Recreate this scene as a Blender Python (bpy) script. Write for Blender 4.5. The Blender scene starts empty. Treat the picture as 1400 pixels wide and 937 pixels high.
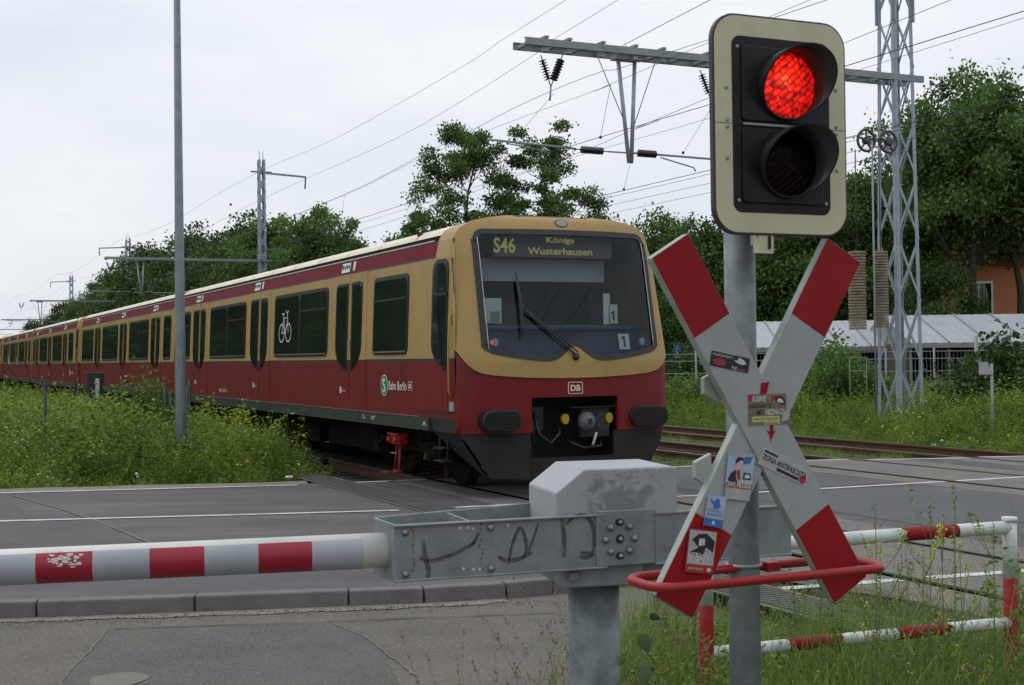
import bpy, bmesh, math, random
import numpy as np
from mathutils import Vector, Matrix

R = math.radians
PI = math.pi
random.seed(7)
C = bpy.context.scene.collection
sc = bpy.context.scene

# ------------------------------------------------------------------ camera
cam_d = bpy.data.cameras.new('camera')
cam = bpy.data.objects.new('camera', cam_d)
C.objects.link(cam)
cam_d.sensor_width = 36
cam_d.lens = 1834 / 1400 * 36
cam_d.clip_start = 0.1
cam_d.clip_end = 3000
CAMH = 1.8
cam.matrix_world = Matrix.Translation((0, 0, CAMH)) @ Matrix.Rotation(PI / 2 + math.atan(20.5 / 1834), 4, 'X') @ Matrix.Rotation(-math.atan(0.0125), 4, 'Z')
cam_d.dof.use_dof = True
cam_d.dof.focus_distance = 13.0
cam_d.dof.aperture_fstop = 14
sc.camera = cam

# ------------------------------------------------------------------ light
sc.view_settings.view_transform = 'Standard'
sc.view_settings.look = 'None'
sc.view_settings.exposure = 0.0
sc.view_settings.gamma = 1.0
SUN_EL, SUN_AZ = R(58), R(-55)      # azimuth from +Y towards +X
world = bpy.data.worlds.new('World')
sc.world = world
world.use_nodes = True
wt = world.node_tree
wt.nodes.clear()
wo = wt.nodes.new('ShaderNodeOutputWorld')
bg1 = wt.nodes.new('ShaderNodeBackground')
bg2 = wt.nodes.new('ShaderNodeBackground')
mixw = wt.nodes.new('ShaderNodeMixShader')
sky = wt.nodes.new('ShaderNodeTexSky')
sky.sky_type = 'NISHITA'
sky.sun_disc = False
sky.sun_elevation = SUN_EL
sky.sun_rotation = SUN_AZ
sky.air_density = 1.0
sky.dust_density = 2.0
wt.links.new(sky.outputs[0], bg1.inputs[0])
bg1.inputs[1].default_value = 0.10
tc = wt.nodes.new('ShaderNodeTexCoord')
sep = wt.nodes.new('ShaderNodeSeparateXYZ')
wt.links.new(tc.outputs['Generated'], sep.inputs[0])
mp = wt.nodes.new('ShaderNodeMapping')
mp.inputs['Scale'].default_value = (1, 1, 3.2)
wt.links.new(tc.outputs['Generated'], mp.inputs[0])
nz = wt.nodes.new('ShaderNodeTexNoise')
nz.inputs['Scale'].default_value = 2.3
nz.inputs['Detail'].default_value = 6
nz.inputs['Roughness'].default_value = 0.55
wt.links.new(mp.outputs[0], nz.inputs['Vector'])
rampc = wt.nodes.new('ShaderNodeValToRGB')      # overcast layer, slight blue-grey in the thicker parts
rampc.color_ramp.elements[0].position = 0.36
rampc.color_ramp.elements[0].color = (0.71, 0.775, 0.86, 1)
rampc.color_ramp.elements[1].position = 0.64
rampc.color_ramp.elements[1].color = (0.90, 0.92, 0.95, 1)
wt.links.new(nz.outputs['Fac'], rampc.inputs[0])
wt.links.new(rampc.outputs[0], bg2.inputs[0])
mr = wt.nodes.new('ShaderNodeMapRange')         # an overcast sky is brighter towards the zenith
mr.inputs['From Min'].default_value = 0.0
mr.inputs['From Max'].default_value = 1.0
mr.inputs['To Min'].default_value = 0.98
mr.inputs['To Max'].default_value = 1.30
wt.links.new(sep.outputs['Z'], mr.inputs['Value'])
wt.links.new(mr.outputs[0], bg2.inputs[1])
mixw.inputs[0].default_value = 0.93
wt.links.new(bg1.outputs[0], mixw.inputs[1])
wt.links.new(bg2.outputs[0], mixw.inputs[2])
wt.links.new(mixw.outputs[0], wo.inputs[0])

sun_d = bpy.data.lights.new('sun', 'SUN')
sun_d.energy = 0.8
sun_d.angle = R(18)
sun_d.color = (1.0, 0.97, 0.92)
sun = bpy.data.objects.new('sun', sun_d)
C.objects.link(sun)
sdir = Vector((math.sin(SUN_AZ) * math.cos(SUN_EL), math.cos(SUN_AZ) * math.cos(SUN_EL), math.sin(SUN_EL)))
sun.rotation_euler = sdir.to_track_quat('Z', 'Y').to_euler()

# ------------------------------------------------------------------ coordinates
CT, ST = math.cos(R(25)), math.sin(R(25))
def W(p, q, z=0.0):
    """p metres across the railway, q metres along it"""
    return Vector((p * CT - q * ST, p * ST + q * CT, z))
TRK = R(25)         # railway runs along +Y turned by this angle

# ------------------------------------------------------------------ helpers
def tag(o, label=None, cat=None, group=None, kind=None):
    if label: o['label'] = label
    if cat: o['category'] = cat
    if group: o['group'] = group
    if kind: o['kind'] = kind
    return o
def thing(name, label, cat, loc=(0, 0, 0), rz=0.0, group=None, kind=None):
    o = bpy.data.objects.new(name, None)
    C.objects.link(o)
    o.location = loc
    o.rotation_euler = (0, 0, rz)
    o.empty_display_size = 0.2
    return tag(o, label, cat, group, kind)
def setting(name, label=None):
    o = bpy.data.objects.new(name, None)
    C.objects.link(o)
    o['kind'] = 'structure'
    if label: o['label'] = label
    return o
kids = {}
def copy_tree(o, parent=None):
    c = o.copy()
    C.objects.link(c)
    if parent is not None: c.parent = parent
    for ch in kids.get(o.name, []):
        copy_tree(ch, c)
    kids.setdefault(c.name, [])
    if parent is not None: kids.setdefault(parent.name, []).append(c)
    return c
def adopt(o, parent):
    if parent is not None:
        o.parent = parent
        kids.setdefault(parent.name, []).append(o)

class MB:
    def __init__(s):
        s.v, s.f, s.m, s.sm = [], [], [], []
        s.mi = 0
    def face(s, idx, smooth=False):
        s.f.append(tuple(idx)); s.m.append(s.mi); s.sm.append(smooth)
    def add(s, vs):
        b = len(s.v)
        s.v += [tuple(v) for v in vs]
        return b
    def box(s, c, d, rot=None):
        h = [x / 2 for x in d]
        vs = []
        for sx, sy, sz in ((-1, -1, -1), (1, -1, -1), (1, 1, -1), (-1, 1, -1), (-1, -1, 1), (1, -1, 1), (1, 1, 1), (-1, 1, 1)):
            v = Vector((sx * h[0], sy * h[1], sz * h[2]))
            if rot is not None: v = rot @ v
            vs.append(v + Vector(c))
        b = s.add(vs)
        for q in ((0, 3, 2, 1), (4, 5, 6, 7), (0, 1, 5, 4), (1, 2, 6, 5), (2, 3, 7, 6), (3, 0, 4, 7)):
            s.face([b + i for i in q])
        return s
    def beam(s, p0, p1, w, h, up=(0, 0, 1)):
        p0, p1 = Vector(p0), Vector(p1)
        d = (p1 - p0)
        L = d.length
        d.normalize()
        x = d.cross(Vector(up))
        if x.length < 1e-4: x = Vector((1, 0, 0))
        x.normalize()
        u = x.cross(d)
        m = Matrix((x, d, u)).transposed()
        return s.box((p0 + p1) / 2, (w, L, h), m)
    def tube(s, pts, r, n=8, closed=False, caps=True, smooth=True):
        pts = [Vector(p) for p in pts]
        N = len(pts)
        rs = r if isinstance(r, (list, tuple)) else [r] * N
        rings = []
        prev = None
        for i, p in enumerate(pts):
            if closed:
                t = pts[(i + 1) % N] - pts[i - 1]
            else:
                t = pts[min(i + 1, N - 1)] - pts[max(i - 1, 0)]
            t.normalize()
            if prev is None:
                a = Vector((0, 0, 1)) if abs(t.z) < 0.9 else Vector((1, 0, 0))
                x = t.cross(a).normalized()
            else:
                x = (prev - t * prev.dot(t)).normalized()
            prev = x
            y = t.cross(x)
            rings.append(s.add([p + (x * math.cos(2 * PI * k / n) + y * math.sin(2 * PI * k / n)) * rs[i] for k in range(n)]))
        M = N if closed else N - 1
        for i in range(M):
            a, b = rings[i], rings[(i + 1) % N]
            for k in range(n):
                k2 = (k + 1) % n
                s.face((a + k, a + k2, b + k2, b + k), smooth)
        if caps and not closed:
            s.face([rings[0] + k for k in range(n)][::-1])
            s.face([rings[-1] + k for k in range(n)])
        return s
    def prism(s, outline, M, t):
        """outline 2D (ccw) in the frame M (x, y); extruded from z=0 back to z=-t"""
        n = len(outline)
        a = s.add([M @ Vector((x, y, 0)) for x, y in outline])
        b = s.add([M @ Vector((x, y, -t)) for x, y in outline])
        s.face(range(a, a + n))
        s.face(list(range(b, b + n))[::-1])
        for i in range(n):
            j = (i + 1) % n
            s.face((a + j, a + i, b + i, b + j))
        return s
    def lathe(s, prof, M, n=24, smooth=True):
        """prof (r, z) list turned round the z axis of the frame M"""
        rings = []
        for r, z in prof:
            rings.append(s.add([M @ Vector((r * math.cos(2 * PI * k / n), r * math.sin(2 * PI * k / n), z)) for k in range(n)]))
        for a, b in zip(rings, rings[1:]):
            for k in range(n):
                k2 = (k + 1) % n
                s.face((a + k, a + k2, b + k2, b + k), smooth)
        s.face([rings[0] + k for k in range(n)][::-1])
        s.face([rings[-1] + k for k in range(n)])
        return s
    def build(s, name, mats, parent=None, bevel=0.0, label=None):
        me = bpy.data.meshes.new(name)
        me.from_pydata(s.v, [], s.f)
        if not isinstance(mats, (list, tuple)): mats = [mats]
        for m in mats: me.materials.append(m)
        me.polygons.foreach_set('material_index', s.m)
        me.polygons.foreach_set('use_smooth', s.sm)
        me.update()
        o = bpy.data.objects.new(name, me)
        C.objects.link(o)
        adopt(o, parent)
        if bevel:
            md = o.modifiers.new('bevel', 'BEVEL')
            md.width = bevel
            md.segments = 2
            md.limit_method = 'ANGLE'
            md.angle_limit = R(40)
        if label: o['label'] = label
        return o

def build_each(mb, name, mats, parent=None, bevel=0.0):
    """every separate piece in the builder becomes its own object"""
    par = list(range(len(mb.v)))
    def find(i):
        while par[i] != i:
            par[i] = par[par[i]]; i = par[i]
        return i
    for f in mb.f:
        a = find(f[0])
        for k in f[1:]: par[find(k)] = a
    comp = {}
    for fi, f in enumerate(mb.f): comp.setdefault(find(f[0]), []).append(fi)
    out = []
    for fs in comp.values():
        m = MB(); mp_ = {}
        for fi in fs:
            idx = []
            for k in mb.f[fi]:
                if k not in mp_: mp_[k] = len(m.v); m.v.append(mb.v[k])
                idx.append(mp_[k])
            m.f.append(tuple(idx)); m.m.append(mb.m[fi]); m.sm.append(mb.sm[fi])
        out.append(m.build(name, mats, parent, bevel))
    return out
def frame(o, x, y=None, nrm=None):
    o, x = Vector(o), Vector(x).normalized()
    if y is not None:
        y = Vector(y)
        n = x.cross(y).normalized()
        y = n.cross(x).normalized()
    else:
        n = Vector(nrm).normalized()
        y = n.cross(x).normalized()
    m = Matrix((x, y, n)).transposed().to_4x4()
    m.translation = o
    return m
I4 = Matrix.Identity(4)
def rrect(x0, y0, x1, y1, r, n=5):
    rs = r if isinstance(r, (list, tuple)) else [r] * 4   # bl br tr tl
    out = []
    for (cx, cy, a0, rr) in ((x0 + rs[0], y0 + rs[0], 180, rs[0]), (x1 - rs[1], y0 + rs[1], 270, rs[1]), (x1 - rs[2], y1 - rs[2], 0, rs[2]), (x0 + rs[3], y1 - rs[3], 90, rs[3])):
        for k in range(n + 1):
            a = R(a0 + 90 * k / n)
            out.append((cx + rr * math.cos(a), cy + rr * math.sin(a)))
    return out
def circ(cx, cy, r, n=20, ry=None):
    ry = ry or r
    return [(cx + r * math.cos(2 * PI * k / n), cy + ry * math.sin(2 * PI * k / n)) for k in range(n)]
def text(name, body, M, w, h, mat, parent=None, t=0.0015, shear=0.0, bold=0.0):
    cu = bpy.data.curves.new(name, 'FONT')
    cu.body = body
    cu.shear = shear
    cu.offset = bold
    cu.resolution_u = 3
    to = bpy.data.objects.new(name, cu)
    C.objects.link(to)
    dg = bpy.context.evaluated_depsgraph_get()
    me = bpy.data.meshes.new_from_object(to.evaluated_get(dg))
    bpy.data.objects.remove(to)
    co = np.zeros(len(me.vertices) * 3)
    me.vertices.foreach_get('co', co)
    co = co.reshape(-1, 3)
    mn, mx = co.min(0), co.max(0)
    c = (mn + mx) / 2
    co = co - c
    co[:, 0] *= w / (mx[0] - mn[0])
    co[:, 1] *= h / (mx[1] - mn[1])
    co[:, 2] = t
    co4 = np.c_[co, np.ones(len(co))] @ np.array(M).T
    me.vertices.foreach_set('co', co4[:, :3].ravel())
    me.materials.clear()
    me.materials.append(mat)
    me.update()
    o = bpy.data.objects.new(name, me)
    C.objects.link(o)
    adopt(o, parent)
    return o
def ribbon(mb, pts, w, M, z=0.001, ws=None):
    """flat stroke along 2D pts in frame M"""
    n = len(pts)
    L, Rr = [], []
    for i, (x, y) in enumerate(pts):
        a = pts[max(i - 1, 0)]; b = pts[min(i + 1, n - 1)]
        dx, dy = b[0] - a[0], b[1] - a[1]
        l = math.hypot(dx, dy) or 1
        ww = (ws[i] if ws else w) / 2
        L.append(M @ Vector((x - dy / l * ww, y + dx / l * ww, z)))
        Rr.append(M @ Vector((x + dy / l * ww, y - dx / l * ww, z)))
    a = mb.add(L); b = mb.add(Rr)
    for i in range(n - 1):
        mb.face((b + i, b + i + 1, a + i + 1, a + i))
def smooth_pts(pts, k=4):
    """Catmull-Rom through any-dimensional points"""
    P = [np.array(p, float) for p in pts]
    out = []
    for i in range(len(P) - 1):
        p0, p1, p2, p3 = P[max(i - 1, 0)], P[i], P[i + 1], P[min(i + 2, len(P) - 1)]
        for j in range(k):
            t = j / k
            out.append(tuple(0.5 * (2 * p1 + (p2 - p0) * t + (2 * p0 - 5 * p1 + 4 * p2 - p3) * t * t + (3 * p1 - p0 - 3 * p2 + p3) * t ** 3)))
    out.append(tuple(P[-1]))
    return out

# ------------------------------------------------------------------ materials
def M(name, c1, c2=None, scale=6.0, rough=0.6, metal=0.0, bump=0.0, bscale=60.0, dirt=None, dscale=2.0, damt=0.35, stretch=(1, 1, 1), detail=6, rvar=0.0, speck=None, sscale=300, samt=0.5, spec=0.5, coat=0.0, lo=0.35, hi=0.65, dstretch=None):
    m = bpy.data.materials.new(name)
    m.use_nodes = True
    t = m.node_tree
    b = t.nodes['Principled BSDF']
    b.inputs['Roughness'].default_value = rough
    b.inputs['Metallic'].default_value = metal
    b.inputs['Specular IOR Level'].default_value = spec
    if coat: b.inputs['Coat Weight'].default_value = coat
    L = t.links
    tcn = t.nodes.new('ShaderNodeTexCoord')
    mpn = t.nodes.new('ShaderNodeMapping')
    mpn.inputs['Scale'].default_value = stretch
    L.new(tcn.outputs['Object'], mpn.inputs[0])
    vec = mpn.outputs[0]
    def noise(sca, det=6, rg=0.6):
        n = t.nodes.new('ShaderNodeTexNoise')
        n.inputs['Scale'].default_value = sca
        n.inputs['Detail'].default_value = det
        n.inputs['Roughness'].default_value = rg
        L.new(vec, n.inputs['Vector'])
        return n.outputs['Fac']
    def ramp(fac, a, z, ca=(0, 0, 0, 1), cz=(1, 1, 1, 1)):
        r = t.nodes.new('ShaderNodeValToRGB')
        r.color_ramp.elements[0].position = a
        r.color_ramp.elements[1].position = z
        r.color_ramp.elements[0].color = ca
        r.color_ramp.elements[1].color = cz
        L.new(fac, r.inputs[0])
        return r.outputs[0]
    col = None
    if c2 is None:
        c2 = tuple(x * 0.86 for x in c1)
    n1 = noise(scale, detail)
    col = ramp(n1, lo, hi, (*c1, 1), (*c2, 1))
    def mix(fac, a, bcol):
        mx = t.nodes.new('ShaderNodeMix')
        mx.data_type = 'RGBA'
        if isinstance(fac, float): mx.inputs[0].default_value = fac
        else: L.new(fac, mx.inputs[0])
        L.new(a, mx.inputs[6])
        if isinstance(bcol, tuple): mx.inputs[7].default_value = (*bcol, 1)
        else: L.new(bcol, mx.inputs[7])
        return mx.outputs[2]
    if dirt:
        if dstretch:
            mp2 = t.nodes.new('ShaderNodeMapping'); mp2.inputs['Scale'].default_value = dstretch
            L.new(tcn.outputs['Object'], mp2.inputs[0]); vec = mp2.outputs[0]
        nd = noise(dscale, 8, 0.7)
        vec = mpn.outputs[0]
        f = ramp(nd, 0.45, 0.75, (0, 0, 0, 1), (damt, damt, damt, 1))
        col = mix(f, col, dirt)
    if speck:
        ns = noise(sscale, 2, 0.5)
        f = ramp(ns, 0.52, 0.62, (0, 0, 0, 1), (samt, samt, samt, 1))
        col = mix(f, col, speck)
    L.new(col, b.inputs['Base Color'])
    if rvar:
        nr = noise(scale * 2.3, 5)
        mrn = t.nodes.new('ShaderNodeMapRange')
        mrn.inputs['To Min'].default_value = max(0, rough - rvar)
        mrn.inputs['To Max'].default_value = min(1, rough + rvar)
        L.new(nr, mrn.inputs[0])
        L.new(mrn.outputs[0], b.inputs['Roughness'])
    if bump:
        nb = noise(bscale, 4, 0.6)
        bn = t.nodes.new('ShaderNodeBump')
        bn.inputs['Strength'].default_value = min(1.0, bump)
        bn.inputs['Distance'].default_value = 0.004
        L.new(nb, bn.inputs['Height'])
        L.new(bn.outputs[0], b.inputs['Normal'])
    return m
def emis(name, c, s):
    m = bpy.data.materials.new(name); m.use_nodes = True
    b = m.node_tree.nodes['Principled BSDF']
    b.inputs['Base Color'].default_value = (*[x * 0.3 for x in c], 1)
    b.inputs['Emission Color'].default_value = (*c, 1)
    b.inputs['Emission Strength'].default_value = s
    return m
def glass(name, tint, trans, rough=0.02):
    m = bpy.data.materials.new(name); m.use_nodes = True
    t = m.node_tree; t.nodes.clear()
    o = t.nodes.new('ShaderNodeOutputMaterial')
    tr = t.nodes.new('ShaderNodeBsdfTransparent'); tr.inputs[0].default_value = (*tint, 1)
    gl = t.nodes.new('ShaderNodeBsdfGlossy'); gl.inputs['Roughness'].default_value = rough
    gl.inputs[0].default_value = (0.9, 0.95, 1, 1)
    fr = t.nodes.new('ShaderNodeFresnel'); fr.inputs[0].default_value = 1.38
    mx = t.nodes.new('ShaderNodeMixShader')
    t.links.new(fr.outputs[0], mx.inputs[0]); t.links.new(tr.outputs[0], mx.inputs[1]); t.links.new(gl.outputs[0], mx.inputs[2])
    t.links.new(mx.outputs[0], o.inputs[0])
    return m
def foliage(name, ca, cb, cc=None, transl=0.35, nscale=0.6):
    m = bpy.data.materials.new(name); m.use_nodes = True
    t = m.node_tree; t.nodes.clear(); L = t.links
    o = t.nodes.new('ShaderNodeOutputMaterial')
    at = t.nodes.new('ShaderNodeAttribute'); at.attribute_name = 'tint'
    r = t.nodes.new('ShaderNodeValToRGB')
    r.color_ramp.elements[0].color = (*ca, 1); r.color_ramp.elements[1].color = (*cb, 1)
    if cc:
        e = r.color_ramp.elements.new(0.985); e.color = (*cb, 1)
        r.color_ramp.elements[-1].color = (*cc, 1)
        r.color_ramp.elements[-1].position = 1.0
    L.new(at.outputs['Fac'], r.inputs[0])
    df = t.nodes.new('ShaderNodeBsdfPrincipled'); df.inputs['Roughness'].default_value = 0.5
    df.inputs['Specular IOR Level'].default_value = 0.35
    tl = t.nodes.new('ShaderNodeBsdfTranslucent')
    mx = t.nodes.new('ShaderNodeMixShader'); mx.inputs[0].default_value = transl
    L.new(r.outputs[0], df.inputs['Base Color']); L.new(r.outputs[0], tl.inputs[0])
    L.new(df.outputs[0], mx.inputs[1]); L.new(tl.outputs[0], mx.inputs[2]); L.new(mx.outputs[0], o.inputs[0])
    return m

mRed = M('train red paint', (0.185, 0.0085, 0.012), (0.155, 0.0075, 0.010), 1.4, 0.45, spec=0.3, dirt=(0.07, 0.03, 0.025), dscale=2.2, damt=0.55, rvar=0.12, dstretch=(1, 2.2, 0.5))
mOch = M('train ochre paint', (0.43, 0.28, 0.095), (0.38, 0.245, 0.082), 1.2, 0.45, spec=0.35, dirt=(0.25, 0.18, 0.10), dscale=2.2, damt=0.5, rvar=0.1, dstretch=(1, 3.0, 0.5))
mCream = M('train roof cream', (0.80, 0.73, 0.56), (0.73, 0.65, 0.49), 0.8, 0.55, dirt=(0.42, 0.35, 0.26), dscale=1.2, damt=0.6, dstretch=(1.5, 1.2, 1))
mBand = M('train red band', (0.17, 0.008, 0.016), (0.15, 0.008, 0.014), 1.5, 0.6, spec=0.15, dirt=(0.10, 0.03, 0.03), dscale=2.0, damt=0.3)
mBlk = M('black rubber', (0.018, 0.018, 0.020), (0.028, 0.028, 0.030), 8, 0.55)
mBlkGl = M('black frame', (0.012, 0.013, 0.014), (0.02, 0.02, 0.022), 6, 0.3)
mSill = M('dark green sill', (0.022, 0.030, 0.024), (0.034, 0.042, 0.034), 3, 0.5, dirt=(0.06, 0.05, 0.04), damt=0.5)
mSkirt = M('skirt grey', (0.024, 0.023, 0.021), (0.034, 0.032, 0.029), 2.5, 0.75, spec=0.2, dirt=(0.03, 0.025, 0.02), damt=0.6)
mUnder = M('underframe dirt', (0.010, 0.009, 0.008), (0.020, 0.017, 0.014), 5, 0.95, spec=0.08, bump=0.5, bscale=30)
mPane = M('dark side glass', (0.012, 0.018, 0.015), (0.016, 0.022, 0.018), 1.0, 0.045, spec=0.6)
mPale = M('pale trim', (0.62, 0.60, 0.54), (0.5, 0.48, 0.44), 5, 0.5)
mAlu = M('bare aluminium', (0.5, 0.5, 0.5), (0.42, 0.42, 0.43), 20, 0.35, 0.8)
mWScr = glass('windscreen glass', (0.74, 0.82, 0.85), 0.5)
mCabin = M('cab interior dark', (0.012, 0.016, 0.020), (0.02, 0.026, 0.032), 2, 0.7)
mDesk = M('cab desk blue grey', (0.04, 0.085, 0.14), (0.055, 0.10, 0.16), 2, 0.5)
mBlind = M('sun blind grey', (0.38, 0.42, 0.42), (0.34, 0.38, 0.38), 2, 0.6)
mPaper = M('paper card', (0.75, 0.76, 0.74), (0.7, 0.7, 0.7), 10, 0.7)
mDisp = M('display board', (0.10, 0.10, 0.075), (0.12, 0.115, 0.085), 20, 0.4)
mDot = emis('display letters', (0.62, 0.53, 0.18), 0.30)
mWhite = M('white lettering', (0.72, 0.70, 0.66), (0.66, 0.64, 0.60), 20, 0.5)
mDBw = M('emblem pale', (0.75, 0.62, 0.55), (0.7, 0.57, 0.5), 20, 0.5)
mGreenS = M('green disc', (0.02, 0.20, 0.08), (0.02, 0.17, 0.07), 10, 0.4)
mYel = M('yellow cap', (0.42, 0.27, 0.015), (0.34, 0.21, 0.012), 20, 0.4)
mRedBox = M('red pickup casing', (0.50, 0.025, 0.018), (0.34, 0.02, 0.014), 12, 0.4, dirt=(0.12, 0.03, 0.02), dscale=6, damt=0.6)
mSteel = M('worn steel', (0.28, 0.28, 0.28), (0.18, 0.17, 0.16), 12, 0.35, 0.8)
mLampG = M('lamp glass', (0.30, 0.32, 0.32), (0.22, 0.24, 0.25), 12, 0.1, spec=0.8)
mCone = M('coupler grey', (0.13, 0.135, 0.14), (0.09, 0.092, 0.095), 12, 0.45)
mVisIn = M('visor inside gloss', (0.035, 0.03, 0.03), (0.045, 0.04, 0.04), 12, 0.28)
mLampR = emis('tail lamp', (1.0, 0.12, 0.08), 0.5)

mGalv = M('galvanised steel', (0.30, 0.33, 0.34), (0.22, 0.25, 0.26), 9, 0.5, 0.35, dirt=(0.13, 0.135, 0.12), dscale=5, damt=0.45, rvar=0.12, bump=0.15, bscale=90)
mPost = M('post galvanised', (0.21, 0.24, 0.245), (0.13, 0.155, 0.16), 11, 0.55, 0.3, dirt=(0.36, 0.38, 0.38), dscale=14, damt=0.5, rvar=0.1, bump=0.15, bscale=60)
mLampP = M('lamp pole grey', (0.20, 0.23, 0.25), (0.16, 0.185, 0.20), 5, 0.6, 0.2, dirt=(0.11, 0.11, 0.10), dscale=4, damt=0.4)
mMast = M('mast zinc', (0.34, 0.40, 0.45), (0.28, 0.33, 0.38), 4, 0.55, 0.25, dirt=(0.2, 0.2, 0.2), dscale=3, damt=0.3)
mMastD = M('beam zinc green', (0.27, 0.31, 0.31), (0.21, 0.25, 0.25), 4, 0.6, 0.2)
mInsul = M('insulator brown', (0.012, 0.009, 0.014), (0.02, 0.014, 0.02), 5, 0.25)
mWire = M('wire', (0.05, 0.055, 0.06), (0.035, 0.04, 0.04), 1, 0.6)
mSigW = M('signal border cream', (0.60, 0.56, 0.39), (0.54, 0.50, 0.35), 4, 0.5, dirt=(0.33, 0.31, 0.22), dscale=6, damt=0.35)
mSigB = M('signal black', (0.006, 0.007, 0.008), (0.010, 0.011, 0.012), 10, 0.42, dirt=(0.03, 0.033, 0.036), dscale=8, damt=0.3, rvar=0.1, spec=0.3)
mSigE = M('signal edge', (0.035, 0.025, 0.035), (0.05, 0.04, 0.05), 10, 0.5)
mCrW = M('reflective white sheet', (0.35, 0.365, 0.365), (0.31, 0.33, 0.33), 3, 0.5, spec=0.3, dirt=(0.24, 0.25, 0.225), dscale=3, damt=0.4, bump=0.1, bscale=400)
mCrR = M('reflective red sheet', (0.30, 0.006, 0.012), (0.25, 0.006, 0.010), 3, 0.5, spec=0.25, dirt=(0.22, 0.02, 0.02), dscale=4, damt=0.4)
mCrE = M('sign edge alloy', (0.36, 0.40, 0.35), (0.30, 0.34, 0.30), 6, 0.5, 0.2, dirt=(0.16, 0.18, 0.14), dscale=6, damt=0.5)
mHoop = M('hoop red', (0.34, 0.014, 0.016), (0.27, 0.012, 0.013), 8, 0.42, spec=0.35, dirt=(0.22, 0.03, 0.03), dscale=10, damt=0.4)
mBoomW = M('boom white', (0.74, 0.73, 0.68), (0.66, 0.65, 0.60), 5, 0.4, dirt=(0.42, 0.40, 0.35), dscale=4, damt=0.35)
mBoomG = M('boom reflective grey', (0.36, 0.38, 0.41), (0.31, 0.33, 0.36), 5, 0.4, dirt=(0.30, 0.31, 0.32), dscale=6, damt=0.4)
mBoomR = M('boom reflective red', (0.34, 0.008, 0.028), (0.29, 0.008, 0.024), 4, 0.4, dirt=(0.2, 0.02, 0.03), dscale=5, damt=0.3)
mRailW = M('railing white', (0.66, 0.69, 0.67), (0.58, 0.61, 0.59), 6, 0.45, dirt=(0.30, 0.32, 0.26), dscale=9, damt=0.6)
mRailR = M('railing red', (0.27, 0.008, 0.010), (0.21, 0.007, 0.009), 6, 0.6, spec=0.2, dirt=(0.22, 0.05, 0.04), dscale=9, damt=0.5)
mGraf = M('marker scrawl', (0.045, 0.055, 0.06), (0.13, 0.15, 0.155), 30, 0.6, lo=.4, hi=.7)
mRust = M('rust streak', (0.16, 0.10, 0.05), (0.22, 0.15, 0.09), 40, 0.8)
mConc = M('kerb concrete', (0.155, 0.15, 0.138), (0.11, 0.107, 0.10), 6, 0.85, bump=0.6, bscale=120, dirt=(0.10, 0.10, 0.085), dscale=4, damt=0.6, speck=(0.28, 0.27, 0.25), sscale=220, samt=0.3)
mSlab = M('crossing concrete', (0.165, 0.148, 0.125), (0.125, 0.115, 0.10), 2.0, 0.8, bump=0.5, bscale=150, dirt=(0.09, 0.085, 0.08), dscale=1.3, damt=0.6, speck=(0.23, 0.21, 0.19), sscale=180, samt=0.35)
mAsph = M('asphalt', (0.086, 0.083, 0.084), (0.066, 0.064, 0.066), 1.1, 0.78, spec=0.35, bump=0.9, bscale=140, dirt=(0.15, 0.142, 0.13), dscale=1.6, damt=0.95, dstretch=(0.16, 1.0, 1), speck=(0.17, 0.165, 0.155), sscale=150, samt=0.45, stretch=(1, 1, 1))
mAsphD = M('asphalt dark new', (0.062, 0.062, 0.068), (0.05, 0.05, 0.055), 1.3, 0.6, bump=0.7, bscale=150, dirt=(0.10, 0.097, 0.095), dscale=1.6, damt=0.6, dstretch=(0.16, 1.0, 1), speck=(0.11, 0.11, 0.11), sscale=160, samt=0.35)
mAsphL = M('asphalt worn lane', (0.132, 0.119, 0.103), (0.096, 0.089, 0.079), 1.4, 0.92, spec=0.25, bump=1.0, bscale=110, dirt=(0.155, 0.138, 0.115), dscale=0.9, damt=0.6, speck=(0.24, 0.22, 0.195), sscale=95, samt=0.65)
mAsphP = M('asphalt patch', (0.102, 0.097, 0.089), (0.078, 0.075, 0.070), 1.7, 0.92, spec=0.25, dirt=(0.13, 0.118, 0.10), dscale=1.4, damt=0.6, bump=1.0, bscale=110, speck=(0.21, 0.195, 0.175), sscale=92, samt=0.65)
mGrit = M('grit and dust', (0.24, 0.21, 0.17), (0.13, 0.115, 0.09), 9, 0.95, bump=1.0, bscale=90, speck=(0.36, 0.33, 0.28), sscale=90, samt=0.6)
mLine = M('road paint', (0.62, 0.62, 0.60), (0.50, 0.50, 0.47), 5, 0.6, dirt=(0.22, 0.21, 0.19), dscale=5, damt=0.7)
mRubber = M('ribbed rubber', (0.055, 0.058, 0.06), (0.075, 0.078, 0.08), 4, 0.7, dirt=(0.14, 0.13, 0.11), dscale=3, damt=0.4)
mGroove = M('groove dark', (0.012, 0.011, 0.010), (0.02, 0.018, 0.016), 4, 0.9)
mRailTop = M('rail head', (0.34, 0.33, 0.32), (0.26, 0.24, 0.22), 10, 0.3, 0.8)
mRailRust = M('rail rust', (0.115, 0.055, 0.030), (0.075, 0.038, 0.024), 8, 0.85, dirt=(0.17, 0.10, 0.06), dscale=4, damt=0.5)
mSleeper = M('sleeper', (0.085, 0.068, 0.052), (0.06, 0.048, 0.038), 6, 0.9, bump=0.5)
mBallast = M('ballast bed', (0.12, 0.095, 0.075), (0.07, 0.055, 0.045), 14, 0.95, bump=1.0, bscale=25, speck=(0.22, 0.19, 0.16), sscale=18, samt=0.5)
mStone = M('ballast stones', (0.15, 0.125, 0.105), (0.09, 0.075, 0.06), 7, 0.9)
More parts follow.
